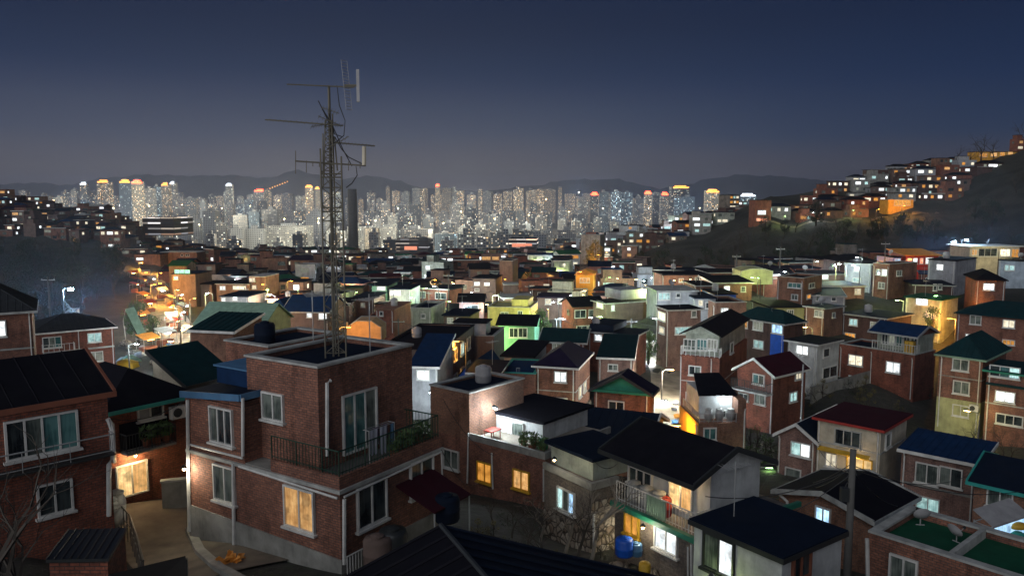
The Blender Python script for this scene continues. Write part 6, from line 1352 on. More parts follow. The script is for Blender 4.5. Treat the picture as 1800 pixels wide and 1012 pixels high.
bulb(TERR.w(-.7, TERR.hit('A', 1500, 815, -.7)[0], TERR.hit('A', 1500, 800, -.7)[1]-.1), 'warm', 45, 'small warm lamp under the yellow awning of the cream house')
bulb(H20.w(-.8, H20.LA*.6, 2.2), 'lime', 22, 'small green tinged lamp beside the window of the pale green house')
bulb(H19.w(-.6, H19.LA*.5, 2.2), 'cream', 45, 'small cream lamp between the windows under the green gutter')  # added to light the lower wall; no fitting belongs here
# random alley lamps between the filled houses
q = random.Random(5)
for i in range(290):
    Y = q.uniform(120, 200) if i < 150 else q.uniform(200, 560); ul, ur = bounds(Y); u = q.uniform(max(ul, 320), min(ur, 1200 if Y > 190 else 1500)); x = (u-900)/1358*Y; z = TH(x, Y)
    if Y < 200 and not near_clear(x, Y, .3): continue
    kd = q.choice(('white', 'white', 'white', 'cool', 'cream', 'cream', 'orange', 'lime', 'lime', 'warm', 'cool', 'green')); uu, vv = proj((x, Y, z+5))
    lamp(x, Y, z, kd, q.uniform(600, 1700)*(1 if Y < 200 else (Y/200)**1.5), uniq('%s street lamp between roofs' % {'lime': 'lime green', 'cool': 'blue-white'}.get(kd, kd), uu, vv, ['beside another'])[0], 5.0, q.uniform(0, 6.28), group='alley lamps in the valley')
# ------------------------------------------------------------------ vegetation
q = random.Random(12)
tree('leaf0', *hitg(244, 604)[:2], 7.5, 'lit green leafy tree beside the bright street'); tree('leaf0', *hitg(272, 606)[:2], 5.0, 'smaller green leafy tree on the kerb of the bright street')
p = at(1046, 478, 312); tree('leaf2', p.x, p.y, 13, 'golden tree glowing under an orange street lamp'); p = at(1036, 480, 306); tree('leaf2', p.x, p.y, 9, 'lower golden tree at the foot of the ochre building')
p = at(948, 600, 126); tree('leaf0', p.x, p.y, 6, 'lime lit climbing tree right of the mint green cottage'); p = at(868, 610, 114); tree('leaf0', p.x, p.y, 4.5, 'lime lit tree left of the mint green cottage')
p = at(1642, 545, 118); tree('leaf0', p.x, p.y, 4.5, 'round green tree lit beside the green corner house', dz=2.5)
p = at(1140, 612, 108); tree('leaf0', p.x, p.y, 5, 'small tree lit white beside the lane head')
# left and right dark slopes
n = 0; SL = []
for k in range(300):
    if k < 120: u, Y = q.uniform(-20, 228), q.uniform(125, 340)
    else: u, Y = q.uniform(1080, 1850), q.uniform(190, 318)
    x = (u-900)/1358*Y
    if k >= 120 and u < 1150 and Y < 230: continue
    if not near_clear(x, Y, 1.5) or (x+60)**2+(Y-110)**2 < 260: continue
    key = q.choice(('bare0', 'bare0', 'bare2', 'bare3', 'bare0', 'leaf1', 'shrub0', 'leaf1')); H_ = q.uniform(5, 11) if not key.startswith('shrub') else q.uniform(2, 4)
    tree(key, x, Y, H_, ('dark leafy tree', 'leafless tree', 'dark low shrub')[0 if key == 'leaf1' else (1 if key.startswith('bare') else 2)]+(' on the wooded slope under the far left houses' if k < 120 else ' on the wooded slope below the hill road'), 'trees on the left slope' if k < 120 else 'trees on the right slope')
for i, (u, Y, H_) in enumerate(((1632, 390, 7), (1652, 395, 9), (1690, 402, 13), (1712, 404, 10), (1770, 408, 13), (1788, 410, 14), (1805, 412, 12), (1670, 398, 8))):
    x = (u-900)/1358*Y; tree(('bare2', 'bare0', 'bare2', 'bare3')[i % 4], x, Y, H_*1.5, 'leafless hilltop tree against the sky, %s from the village side' % ('first', 'second', 'fourth', 'fifth', 'sixth', 'seventh', 'last', 'third')[i], 'bare trees on the hilltop')
for i, (u, Y, H_) in enumerate(((60, 470, 8), (72, 468, 9), (50, 474, 7))):
    tree('bare2', (u-900)/1358*Y, Y, H_, 'leafless tree on the left skyline, %s' % ('middle of three', 'nearest the towers', 'farthest left of three')[i], 'bare trees on the left skyline')
# the gully in front of the terrace house
for i, (u, v, H_, key) in enumerate(((900, 945, 3.2, 'bare3'), (950, 950, 4.0, 'bare1'), (990, 975, 5.0, 'bare1'), (1035, 990, 5.5, 'bare1'), (870, 930, 2.6, 'bare0'), (925, 985, 3.6, 'bare2'), (1010, 1000, 4.6, 'bare0'), (960, 1005, 3.8, 'bare2'))):
    p = hitg(u, v); tree(key, p.x, p.y, H_, 'leafless brush tree in the dark gully, %s one from the mast house' % ('second', 'fourth', 'sixth', 'eighth', 'first', 'third', 'seventh', 'fifth')[i], 'bare brush in the gully')
for i in range(16):
    p = hitg(q.uniform(840, 1080), q.uniform(895, 1010)); tree(q.choice(('shrub0', 'shrub0', 'shrub1')), p.x, p.y, q.uniform(.7, 1.5), 'low dark shrub covering the gully below the lit amber windows', 'gully shrubs')
for i, (u, v, H_, key) in enumerate(((1330, 800, 2.6, 'shrub2'), (1345, 812, 2.2, 'shrub2'), (1318, 790, 2.0, 'shrub2'), (1355, 795, 2.4, 'shrub0'))):
    p = hitg(u, v); tree(key, p.x, p.y, H_, 'green shrub on the grassy patch, %s' % ('largest', 'closest to the gabled house', 'closest to the orange wall', 'darkest')[i], 'shrubs on the grassy patch')
for i in range(34):
    u = q.uniform(1500, 1780) if i > 12 else q.uniform(1380, 1560); v = q.uniform(700, 815) if i > 12 else q.uniform(690, 735); p = hitg(u, v)
    if not near_clear(p.x, p.y, -.5): continue
    key = q.choice(('shrub0', 'shrub1', 'shrub1', 'bare3', 'bare0')); tree(key, p.x, p.y, q.uniform(1.2, 2.4) if key[0] == 's' else q.uniform(2.5, 4), ('yellowish or dark shrub' if key[0] == 's' else 'small bare tree')+' on the overgrown bank behind the cream house', 'overgrown bank planting')
for i, (u, v, Y, H_, rz) in enumerate(((15, 1100, 17, 5.6, .3), (70, 1090, 18.5, 4.8, 1.9), (-30, 1060, 19, 5.2, 4))):
    p = at(u, v, Y); place('bare0', TREES['bare0'], (p.x, p.y, p.z-.6), rz, 'pale bare bush against the wall of the red brick house, %s' % ('tallest', 'nearest the metal shed roof', 'outermost')[i], 'tree', 'bare bushes by the red brick house', H_/7)
# ------------------------------------------------------------------ poles and wires
def pole(u, v0, v1, Y, r, label, m='pole', arms=1):
    a = at(u, v0, Y); z1 = min(at(u, v1, Y).z, TH(a.x, Y)); ro = empty('utility_pole', (a.x, Y, z1), 0, label, 'pole'); H_ = a.z-z1
    b = MB(); b.lathe([(r*1.3, -1), (r*1.2, 0), (r*.8, H_)], m, 10); b.build('post', ro, True)
    for k in range(arms): b = MB(); b.box(-.9, -.05, H_-.5-.8*k, .9, .05, H_-.4-.8*k, 'steel'); b.tube([(-.8, 0, H_-.4-.8*k), (-.8, 0, H_-.25-.8*k)], .05, 'coping', 5); b.tube([(.8, 0, H_-.4-.8*k), (.8, 0, H_-.25-.8*k)], .05, 'coping', 5); b.build('crossarm', ro)
    return a
def wire(p0, p1, sag, r, label):
    b = MB(); n = 14; P = [Vector(p0).lerp(Vector(p1), i/n)-Vector((0, 0, sag*4*(i/n)*(1-i/n))) for i in range(n+1)]; b.tube(P, r, 'wire', 4)
    o = b.build('overhead_wire'); tag(o, label, 'wire', 'overhead wires')
pa = pole(1500, 790, 1030, 31, .15, 'dark concrete utility pole standing in front of the cream house', arms=0)
b0 = at(1500, 812, 31)
for i, (u, v, Y, s_) in enumerate(((1392, 848, 50, .4), (1384, 842, 52, .8), (1240, 872, 31.5, .5), (1590, 890, 40, .4), (1440, 790, 54, .3))): wire(b0-Vector((0, 0, .12*i)), at(u, v, Y), s_, .02, 'thin black wire from the concrete utility pole to %s' % ('the gabled house', 'the lane side', 'the black gable roof', 'the blue roof house', 'the cream house')[i])
tb = empty('pole_transformer', b0-Vector((.28, 0, 1.6)), 0, 'small dark box strapped to the concrete utility pole', 'box'); b = MB(); b.box(-.16, -.14, 0, .12, .14, .55, 'dark_metal'); b.build('casing', tb); b = MB(); b.tube([(0, 0, .55), (.05, 0, .7), (.15, 0, .8)], .02, 'wire', 4); b.build('lead', tb)
p1 = pole(84, 486, 560, 104, .13, 'plain thin pole left of the blue-white street lamp'); p2 = pole(1295, 447, 490, 165, .16, 'pale concrete pole standing behind the lime lit canopy'); p3 = pole(1372, 434, 492, 160, .16, 'pale concrete pole with wires running to the small lamp'); p4 = pole(1557, 425, 470, 165, .13, 'thin dark pole beside the blue sign hut'); p5 = pole(788, 480, 560, 146, .12, 'thin brown pole among the valley roofs'); p6 = pole(1412, 640, 760, 76, .09, 'thin steel pole at the corner of the maroon gable house', 'steel', 0)
lp = at(1433, 459, 170)
wire(p3, lp, .6, .03, 'upper wire between the pale pole and the small lamp'); wire(p3-Vector((0, 0, 2)), lp-Vector((0, 0, 1.5)), 1, .03, 'lower wire between the pale pole and the small lamp'); wire(p3, at(1230, 480, 175), 1.5, .03, 'wire from the pale pole down to the wooded slope')
l0 = at(113, 528, 110)
for i, (u, v) in enumerate(((150, 552), (175, 560), (200, 566))): wire(l0-Vector((0, 0, .5*i)), at(u, v, 108), .5, .035, 'pale wire from the blue-white street lamp to the tiled roof, %s' % ('shortest', 'middle one', 'longest')[i])
PW = []
for i, (u, v, Y) in enumerate(((700, 560, 112), (840, 560, 125), (985, 556, 122), (1110, 560, 118), (1225, 492, 150), (560, 520, 150), (430, 505, 175), (930, 500, 170), (1480, 505, 140), (1620, 500, 138), (740, 500, 175), (1345, 560, 112))):
    p = at(u, v, Y); z = TH(p.x, Y)
    a_ = pole(u, v, v+8, Y, .11, 'utility pole with crossarm in the valley, beside the %s' % ('side window house', 'mint green cottage', 'white framed window house', 'faceted brown house', 'dark wooded slope', 'long blue roof', 'amber walled house', 'tower house', 'pink brick cottage', 'plain brick house', 'teal grey house', 'cobalt corner house')[i]); PW.append(a_)
nm_ = ('side window house', 'mint cottage', 'framed window house', 'faceted house', 'wooded slope', 'long blue roof', 'amber walled house', 'tower house', 'pink cottage', 'plain brick house', 'teal grey house', 'cobalt corner house')
for a, c in ((0, 1), (1, 2), (2, 3), (3, 11), (11, 8), (8, 9), (5, 6), (5, 10), (10, 7), (7, 4), (0, 5), (1, 10), (3, 4)):
    wire(PW[a]-Vector((0, 0, .35)), PW[c]-Vector((0, 0, .35)), 1.4, .03, 'sagging valley wire from the pole by the %s to the %s' % (nm_[a], nm_[c]))
for i, (A_, B_, s_, t_) in enumerate(((at(778, 700, 47), at(868, 800, 46), .6, 'mast house to the terrace house'), (at(776, 790, 33), at(845, 845, 45), .8, 'mast house corner to the amber windows'), (at(1222, 948, 32), at(1350, 838, 45), .7, 'green gutter to the pale gable'), (at(1230, 960, 31), at(1500, 830, 31), .5, 'green gutter to the concrete utility pole'), (at(330, 700, 34), at(190, 735, 33), .4, 'mast house to the red brick house'), (at(1045, 810, 39), at(1085, 815, 37), .3, 'pale green room to the black gable roof'), (at(1500, 818, 31), at(1800, 862, 40), .6, 'concrete utility pole to the navy roof'), (at(1500, 824, 31), at(1715, 830, 47), .7, 'concrete utility pole to the blue edged house'))):
    wire(A_, B_, s_, .018, 'thin black wire from the '+t_)
# ------------------------------------------------------------------ things close to the camera
def ribbed(A, B, C, D, m, n, t=.08):     # quad A-B ridge, D-C eave; ribs run from ridge to eave
    b = MB(); b.slab([A, D, C, B] if True else [A, B, C, D], t, m)
    for i in range(n+1):
        k = i/n; b.tube([A.lerp(B, k)+Vector((0, 0, .02)), D.lerp(C, k)+Vector((0, 0, .02))], .035, m, 4)
    return b
r = empty('tin_roofed_house', (-1.4, 12, -11), 0, 'house nearest the camera showing only its ribbed dark metal roof', 'house')
A_ = Vector((-1.4, 15, 4.58)); A2 = Vector((1.7, 8.0, 4.58)); R_ = Vector((5.0, 1.6, -1.95)); L_ = Vector((-4.6, -1.8, -1.9)); o0 = Vector((1.4, -12, 0))
sh = lambda p: p+o0
A1 = sh(A_); B1 = sh(A2)
ribbed(A1, B1, B1+R_, A1+R_, 'navy', 17).build('roof', r); ribbed(A1, B1, B1+L_, A1+L_, 'black_roof', 17).build('roof', r)
b = MB(); b.tube([A1+Vector((0, 0, .04)), B1+Vector((0, 0, .04))], .05, 'dark_metal', 6); b.build('ridge_cap', r)
b = MB(); b.box(-3.6, -5, -2.5, 4.4, 2.6, 2.45, 'brick_dark'); b.build('wall', r)
pts = [at(121, 930, 22), at(223, 927, 22), at(191, 981, 19.5), at(81, 983, 19.5)]; c_ = sum(pts, Vector())/4; c_.z -= 2.4
r = empty('garden_shed', c_, 0, 'low shed with a grey blue metal roof beside the jars at the alley stair', 'shed'); loc = [p-c_ for p in pts]
b = MB(); b.slab([loc[3], loc[2], loc[1], loc[0]], .08, 'blue_fascia' if False else 'dark_metal')
for i in range(9): k = i/8; b.tube([loc[0].lerp(loc[1], k)+Vector((0, 0, .02)), loc[3].lerp(loc[2], k)+Vector((0, 0, .02))], .02, 'dark_metal', 4)
b.build('roof', r)
b = MB(); i_ = [p*.94 for p in loc]; b.mesh([(p.x, p.y, -1.5) for p in i_]+[(p.x, p.y, l.z-.12) for p, l in zip(i_, loc)], [(0, 1, 5, 4), (1, 2, 6, 5), (2, 3, 7, 6), (3, 0, 4, 7), (3, 2, 1, 0)], 'brick_red'); b.build('wall', r)
pts = [at(190, 1009, 11.0), at(326, 976, 12.4), at(334, 1080, 10.2), at(180, 1110, 9.4)]; c_ = pts[0].copy(); c_.z -= 3
r = empty('lean_to', c_, 0, 'black sheet roof of a lean-to at the mouth of the alley', 'lean-to'); loc = [p-c_ for p in pts]
b = MB(); b.slab([loc[3], loc[2], loc[1], loc[0]], .07, 'black_roof'); b.build('roof', r); b = MB()
for p in loc: b.tube([(p.x*.97, p.y, -2), (p.x*.97, p.y, p.z-.05)], .05, 'dark_metal', 5)
b.build('support_frame', r)
# alley: wall block, railing, jars, crate pile
p = hitg(315, 893); r = empty('concrete_block_wall', (p.x, p.y, p.z), math.radians(20), 'short pale concrete wall across the end of the tan alley', 'wall'); b = MB(); b.box(-.75, -.15, -1, .8, .15, 1.45, 'concrete'); b.build('wall_block', r); b = MB(); b.box(-.8, -.2, 1.452, .85, .2, 1.54, 'coping'); b.build('coping', r)
P = [at(206, 882, 34), at(228, 905, 31), at(240, 940, 28), at(252, 985, 25)]; r = empty('handrail', P[0]-Vector((0, 0, 1)), 0, 'black metal handrail curving down the alley stair', 'railing'); b = MB(); b.tube([p-P[0]+Vector((0, 0, 1)) for p in P], .035, 'dark_metal', 6); b.tube([p-P[0]+Vector((0, 0, .5)) for p in P], .02, 'dark_metal', 5); b.build('rail', r)
for i in range(13): b = MB(); k = i/12*3; j = min(2, int(k)); p = P[j].lerp(P[j+1], k-j)-P[0]; b.tube([p+Vector((0, 0, -.3)), p+Vector((0, 0, 1))], .018, 'dark_metal', 4); b.build('baluster', r)
for i, (u, v, Y, s_) in enumerate(((196, 915, 33, 1.0), (206, 905, 33.4, 1.1), (202, 925, 32.6, .9), (212, 920, 33, .8), (196, 900, 33.6, .9))):
    p = at(u, v, Y); place('jar', mk_jar, p, i, 'shiny storage jar stacked at the top of the alley handrail, %s' % ('leftmost', 'largest', 'lowest', 'smallest', 'hindmost')[i], 'jar', 'jars by the alley handrail', s_)
p = hitg(406, 990); b = MB(); q = random.Random(2)
for i in range(26): c = Vector((q.uniform(-.4, .4), q.uniform(-.3, .3), q.uniform(0, .25))); d = Vector((q.uniform(-1, 1), q.uniform(-1, 1), q.uniform(-.4, .6))).normalized()*.2; e = d.orthogonal().normalized()*.14; b.poly([c-d, c+e, c+d, c-e], 'orange_tarp')
o = b.build('rubbish_sack'); o.location = p+Vector((0, 0, .05)); tag(o, 'crumpled orange rubbish sack lying at the foot of the mast house', 'sack')
P = [hitg(u, v) for u, v in ((333, 935), (352, 975), (385, 1005), (430, 1030))]; r = empty('kerb', P[0], 0, 'pale concrete kerb curving along the foot of the mast house', 'kerb'); b = MB()
for a, c in zip(P, P[1:]):
    d = (c-a).normalized(); s_ = Vector((d.y, -d.x, 0)).normalized()*.18; lo = [a-P[0]-s_, c-P[0]-s_, c-P[0]+s_, a-P[0]+s_]
    b.mesh([(x.x, x.y, x.z-.5) for x in lo]+[(x.x, x.y, x.z+.28) for x in lo], [(0, 3, 2, 1), (4, 5, 6, 7), (0, 1, 5, 4), (1, 2, 6, 5), (2, 3, 7, 6), (3, 0, 4, 7)], 'concrete')
b.build('kerb_stone', r)
# beside the mast house: awning, tanks, white fence
h = M_
r = empty('awning_frame', h.w(h.LB*.5, -.05, 1.2), h.th, 'dark red awning leaning from the right wall of the mast house', 'awning')
b = MB(); b.slab([(0, 0, 1.3), (0, -2.0, .6), (2.4, -2.0, .6), (2.4, 0, 1.3)][::1], .06, 'maroon'); b.build('canopy', r)
b = MB()
for xx in (.05, 2.35): b.tube([(xx, -1.95, .55), (xx, -1.95, -2.2)], .035, 'steel', 5)
b.build('support_pole', r)
for i, (x, y, k, m) in enumerate(((1.0, -.9, 1.0, 'tarp_grey'), (1.75, -1.0, 1.05, 'steel'))): place('tk'+m, mk_tank(('plaster_brown', 'dark_metal')[i]), h.w(x, y, .2), i, ('brown grey lidded water drum by the white fence of the mast house', 'pale steel water drum next to the red awning')[i], 'water tank', scale=k)
p = at(786, 914, 31); place('tkblue', mk_tank('navy'), (p.x, p.y, p.z), 0, 'big blue grey water drum in the dark yard right of the mast house', 'water tank', scale=.95)
r = empty('picket_fence', h.w(0, -.3, -.1), h.th, 'white metal picket fence at the near corner of the mast house', 'fence'); b = MB()
for i in range(15): b.tube([(.15*i, 0, 0), (.15*i, 0, .85)], .018, 'white_trim', 4)
b.tube([(0, 0, .85), (2.1, 0, .85)], .028, 'white_trim', 5); b.tube([(0, 0, .12), (2.1, 0, .12)], .02, 'white_trim', 4); b.build('pickets', r)
p = at(758, 640, 60)
# lower right: glowing tent and sacks
p = at(1742, 955, 37); r = empty('market_tent', p, .5, 'white tent glowing from inside beside the orange brick house', 'tent')
b = MB(); b.slab([(-1.5, -.9, 1.5), (1.5, -.9, 1.5), (1.5, .1, 2.0), (-1.5, .1, 2.0)], .05, 'tarp_grey'); b.build('canopy', r)
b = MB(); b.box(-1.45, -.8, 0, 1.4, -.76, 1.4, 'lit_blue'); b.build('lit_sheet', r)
b = MB()
for xx in (-1.45, 1.45):
    for yy in (-.85, .05): b.tube([(xx, yy, -1), (xx, yy, 1.5)], .03, 'steel', 5)
b.tube([(-1.45, -.85, 1.4), (1.45, -.85, 1.4), (1.45, .05, 1.4), (-1.45, .05, 1.4), (-1.45, -.85, 1.4)], .025, 'steel', 4); b.build('frame', r)
for i, (u, v, m) in enumerate(((1782, 945, 'sack_teal'), (1790, 957, 'sack_teal'), (1778, 962, 'sack_teal'), (1795, 968, 'pale_green_roof'), (1788, 930, 'yellow_paint'), (1800, 950, 'sack_teal'))):
    p = at(u, v, 36.5); b = MB(); n = 8
    b.lathe([(.1, 0), (.36, .08), (.4, .2), (.3, .32), (.06, .36)], m, n); o = b.build('sack', smooth=True); o.location = p; o.scale = (1.2, .8, 1); tag(o, '%s sack piled beside the glowing tent, %s' % (('pale green' if m[0] == 'p' else ('yellow' if m[0] == 'y' else 'teal')), ('upper', 'middle', 'bottom left', 'bottom right', 'topmost', 'outermost')[i]), 'sack', 'sacks by the glowing tent')
# yard rubble by the stone house: blue drum, rocks
p = at(1097, 975, 33.5); place('tkb', mk_tank('blue_paint'), (p.x, p.y, p.z), 0, 'bright blue drum in the rubble yard under the lit balcony house', 'water tank', scale=.72)
p = at(1118, 975, 33.6); place('tkb2', mk_tank('blue_fascia'), (p.x, p.y, p.z), 0, 'smaller faded blue drum beside the bright blue one', 'water tank', scale=.5)
p = at(1133, 1008, 31.5); place('tky', mk_tank('yellow_paint'), (p.x, p.y, p.z), 0, 'small yellow drum at the bottom of the rubble yard', 'water tank', scale=.45)
q = random.Random(8)
def rock(s_, m):
    b = MB(); vs = []; n = 7
    for j in range(5):
        for k in range(n): t_ = math.pi*(j+.5)/5; rr = s_*math.sin(t_)*q.uniform(.75, 1.15); vs.append((rr*math.cos(6.283*k/n), rr*math.sin(6.283*k/n)*.8, s_*.6*math.cos(t_)))
    b.mesh(vs, [(j*n+k, (j+1)*n+k, (j+1)*n+(k+1) % n, j*n+(k+1) % n) for j in range(4) for k in range(n)]+[tuple(range(n)), tuple(range(5*n-1, 4*n-1, -1))], m); return b
for i in range(26):
    u, v = q.uniform(1065, 1190), q.uniform(955, 1011); p = hitg(u, v); o = rock(q.uniform(.15, .5), 'stone').build('rubble_stone'); o.location = (p.x, p.y, p.z+.05); tag(o, 'rough grey stone in the rubble yard below the lit balcony house', 'stone', 'rubble stones in the yard')
for i in range(18):
    u, v = q.uniform(215, 325), q.uniform(605, 648); p = hitg(u, v); m = q.choice(('tarp_grey', 'pale_green_roof', 'stone', 'tarp_grey', 'blue_fascia', 'yellow_paint')); o = rock(q.uniform(.5, 1.6), m).build('covered_heap'); o.location = (p.x, p.y, p.z+.2); tag(o, 'tarpaulin covered heap in the white lit cluttered yard', 'heap', 'covered heaps in the cluttered yard')
for i in range(9):
    u, v = q.uniform(790, 835), q.uniform(838, 862); p = hitg(u, v)
# faceted orange canopy, lime canopy, leaning green sheet, street stalls
def canopy(u, v, Y, w, d, hh, m, name, label, cat, n=5, skirt=.45):
    p = at(u, v, Y); r = empty(name, (p.x, p.y, p.z), 0, label, cat); b = MB(); vs = []
    for j, yy in enumerate((0, d)):
        for i in range(n+1):
            t_ = math.pi*(.06+.88*i/n); vs.append((-math.cos(t_)*w/2, yy, hh*(skirt+(1-skirt)*math.sin(t_))))
    N = n+1; fs = [(i, i+1, N+i+1, N+i) for i in range(n)]; b.mesh(vs, fs, m)
    b.mesh([vs[i] for i in range(N)]+[(vs[0][0], 0, 0), (vs[n][0], 0, 0)], [tuple(range(N))+(N+1, N)], m)
    b.mesh([vs[N+i] for i in range(N)]+[(vs[0][0], d, 0), (vs[n][0], d, 0)], [tuple(reversed(range(N)))+(N, N+1)], m)
    b.mesh([(vs[0][0], 0, 0), vs[0], vs[N], (vs[0][0], d, 0), (vs[n][0], 0, 0), (vs[n][0], d, 0), vs[N+n], vs[n]], [(0, 1, 2, 3), (4, 5, 6, 7)], m); b.build('cover', r)
    for yy in (-.03, d+.03): b = MB(); b.tube([(vs[0][0], yy, 0)]+[(x, yy, z) for x, _, z in vs[:N]]+[(vs[n][0], yy, 0)], .06, 'coping', 4); b.build('frame_rib', r)
    return r
canopy(640, 602, 90, 4.0, 3.5, 2.6, 'canvas', 'canopy_tent', 'faceted orange lit canopy tent behind the roof of the mast house', 'tent', 3, .6)
canopy(1330, 500, 148, 6.0, 6, 3.0, 'plaster_olive', 'arched_canopy', 'lime lit arched canopy among the valley roofs', 'canopy', 3, .8)
p = at(222, 590, 104); r = empty('leaning_sheet', p, 0, 'green sheet leaning on a bent pole beside the leafy tree', 'sheet'); b = MB(); b.slab([(0, 0, 3.6), (1.1, .3, 3.8), (2.4, .3, .5), (1.5, 0, .2)], .06, 'pale_green_roof'); b.build('sheet_panel', r); b = MB(); b.tube([(-.1, 0, -.5), (-.3, 0, 2), (.1, 0, 3.5)], .05, 'steel', 5); b.build('pole', r)
q = random.Random(4)
for i in range(16):
    k = i/15; u = 314-58*k+(22 if i % 2 else -14)*(1-.4*k); v = 575-100*k; Y = 122+150*k; x = (u-900)/1358*Y+q.uniform(-1.5, 1.5); Y += q.uniform(-5, 5); z = TH(x, Y)
    r = empty('street_stall', (x, Y, z), q.uniform(.5, 1.8), '%s street stall, %s along the bright street' % (('orange', 'white', 'red', 'cream')[i % 4], ('first', 'second', 'third', 'fourth', 'fifth', 'sixth', 'seventh', 'eighth', 'ninth', 'tenth', 'eleventh', 'twelfth', 'thirteenth', 'fourteenth', 'fifteenth', 'last')[i]), 'stall', 'stalls along the bright street')
    b = MB(); b.slab([(-1.4, -1.1, 2.3), (1.4, -1.1, 2.3), (1.4, 1.0, 2.9), (-1.4, 1.0, 2.9)], .06, ('orange_tarp', 'white_trim', 'red_paint', 'plaster_cream')[i % 4]); b.build('awning', r)
    b = MB(); b.box(-1.2, -.5, 0, 1.2, .6, .95, 'terracotta'); b.build('counter', r); b = MB(); b.box(-.6, -.9, 2.05, .4, -.84, 2.11, ('bulb_orange', 'bulb_white', 'bulb_warm', 'bulb_orange')[i % 4]); b.build('lamp_tube', r)
    b = MB()
    for xx in (-1.35, 1.35):
        for yy in (-1.0, .9): b.tube([(xx, yy, 0), (xx, yy, 2.4)], .04, 'steel', 4)
    b.tube([(-1.35, -1, 2.2), (1.35, -1, 2.2), (1.35, .9, 2.2), (-1.35, .9, 2.2), (-1.35, -1, 2.2)], .03, 'steel', 4); b.build('frame', r)
# lane clutter: green bins, parked scooter-like heaps replaced by sacks
for i, (u, v, m) in enumerate(((1152, 762, 'green_paint'), (1156, 775, 'green_paint'))):
    p = hitg(u, v); r = empty('waste_bin', (p.x, p.y, p.z+.08), .3, ('green wheeled bin on the lane, upper one', 'green wheeled bin on the lane, lower one')[i], 'bin', 'green bins on the lane'); b = MB(); b.mesh([(-.3, -.3, .1), (.3, -.3, .1), (.3, .3, .1), (-.3, .3, .1), (-.4, -.38, 1.05), (.4, -.38, 1.05), (.4, .38, 1.05), (-.4, .38, 1.05)], [(0, 3, 2, 1), (0, 1, 5, 4), (1, 2, 6, 5), (2, 3, 7, 6), (3, 0, 4, 7), (4, 5, 6, 7)], m); b.build('body', r); b = MB(); b.box(-.44, -.42, 1.053, .44, .42, 1.13, m); b.build('lid', r)
    for xx in (-.3, .3): b = MB(); b.tube([(xx-.04, .3, .12), (xx+.04, .3, .12)], .12, 'rubber', 10); b.build('wheel', r)
for i, (u, v, m) in enumerate(((1185, 722, 'tarp_grey'), (1190, 735, 'orange_tarp'), (1188, 712, 'cloth_white'), (1186, 745, 'blue_fascia'), (1125, 640, 'tarp_grey'), (1135, 645, 'cloth_white'))):
    p = hitg(u, v); o = rock(.42, m).build('rubbish_sack'); o.location = (p.x, p.y, p.z+.25); tag(o, '%s rubbish sack against the lane wall, %s' % ({'t': 'grey', 'o': 'orange', 'c': 'white', 'b': 'blue'}[m[0]], ('below the white one', 'by the orange corner', 'highest of the pile', 'lowest of the pile', 'at the lane head', 'right one at the lane head')[i]), 'sack', 'sacks along the lane')
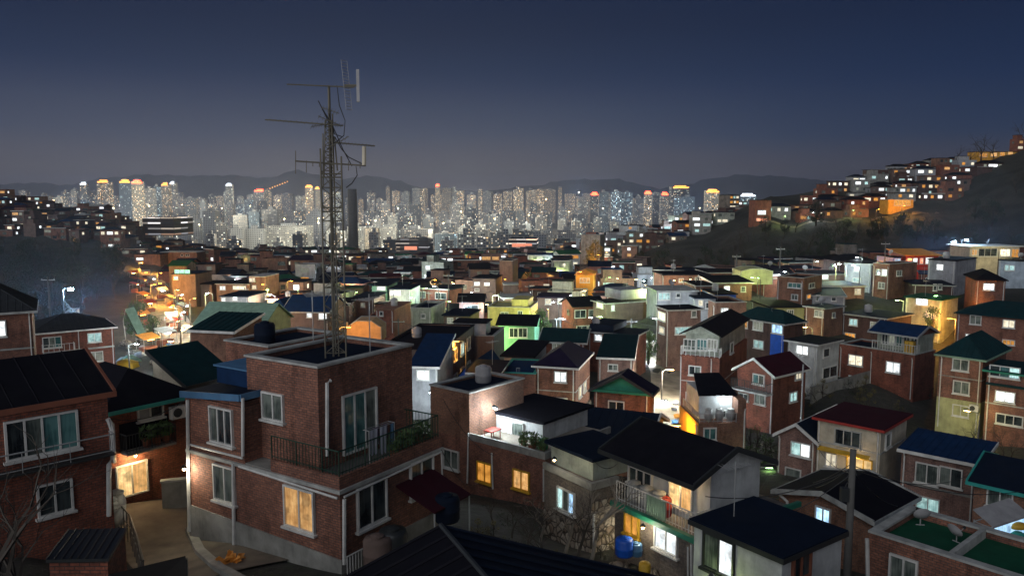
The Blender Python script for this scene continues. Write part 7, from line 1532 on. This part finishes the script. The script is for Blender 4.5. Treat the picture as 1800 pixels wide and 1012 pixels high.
# roof clutter on the filled houses
q = random.Random(17)
for h in HOUSES:
    if h.flat and h.D > 60: w_ = h.w(h.LB*q.uniform(.3, .7), h.LA*q.uniform(.3, .7), h.flat); ROOFSPOTS.append((w_.x, w_.y, w_.z)+tuple(proj(w_)))
for i, (x, y, z, u, v) in enumerate(ROOFSPOTS):
    if q.random() < .6:
        k = q.choice(('dish', 'aerial', 'tank')); lb = rel(u, v)
        if k == 'dish': place('dish', mk_dish, (x, y, z), q.uniform(0, 6), uniq('satellite dish on a valley roof', u, v, ['beside another'])[0], 'dish', 'rooftop dishes in the valley', 1.4)
        elif k == 'aerial': place('aerial', mk_aerial, (x, y, z), q.uniform(0, 3), uniq('thin aerial on a valley roof', u, v, ['beside another'])[0], 'aerial', 'rooftop aerials in the valley')
        else: place('tankroof', mk_tank('tarp_grey'), (x, y, z), 0, uniq('grey water tank on a valley roof', u, v, ['beside another'])[0], 'water tank', 'rooftop tanks in the valley')
# lights on the far mountain road, string of lamps
for i in range(9):
    p = at(470+i*4.4, 334-i*1.7, 5000); b = MB(); b.lathe([(.5, 0), (3.2, 2), (3.2, 5), (.5, 7)], 'crown_amber', 6); o = b.build('road_lamp'); o.location = p; tag(o, 'amber lamp on the road climbing the far hill, %s from the city' % ('first', 'second', 'third', 'fourth', 'fifth', 'sixth', 'seventh', 'eighth', 'ninth')[i], 'lamp', 'lamps climbing the far hill')
# ------------------------------------------------------------------ haze
def lamp_halo(m):
    t = m.node_tree; t.nodes.remove(t.nodes['Principled BSDF']); v = t.nodes.new('ShaderNodeVolumePrincipled'); v.inputs['Color'].default_value = (.40, .65, 1.0, 1); v.inputs['Density'].default_value = .0020
    t.links.new(v.outputs[0], t.nodes['Material Output'].inputs['Volume']); m.cycles.homogeneous_volume = True
DEF['lamp_mist'] = lamp_halo
for i, (u, v, Y, R_) in enumerate(((124, 505, 110, 13), (1695, 420, 180, 17))):  # volume balls added to spread a bluish glow round the lamps
    p = at(u, v, Y); b = MB(); b.lathe([(R_*math.sin(math.pi*(j+.02)/12.04), -R_*math.cos(math.pi*(j+.02)/12.04)) for j in range(13)], 'lamp_mist', 20); o = b.build('mist'); o.location = p; tag(o, ('bluish mist glowing round the tall blue-white street lamp', 'bluish mist glowing round the lamps by the hillside pavilion')[i], kind='stuff')
def hz(m):
    t = m.node_tree; t.nodes.remove(t.nodes['Principled BSDF']); v = t.nodes.new('ShaderNodeVolumePrincipled'); v.inputs['Color'].default_value = (.52, .60, .82, 1); v.inputs['Density'].default_value = HAZE; v.inputs['Anisotropy'].default_value = .25
    t.links.new(v.outputs[0], t.nodes['Material Output'].inputs['Volume']); m.cycles.homogeneous_volume = True
HAZE = .00010; DEF['haze_air'] = hz
b = MB(); b.box(-9500, -60, -420, 9500, 12500, 300, 'haze_air')
o = b.build('haze'); o['kind'] = 'stuff'; o.display_type = 'WIRE'; o['label'] = 'thin night haze over the valley and city'
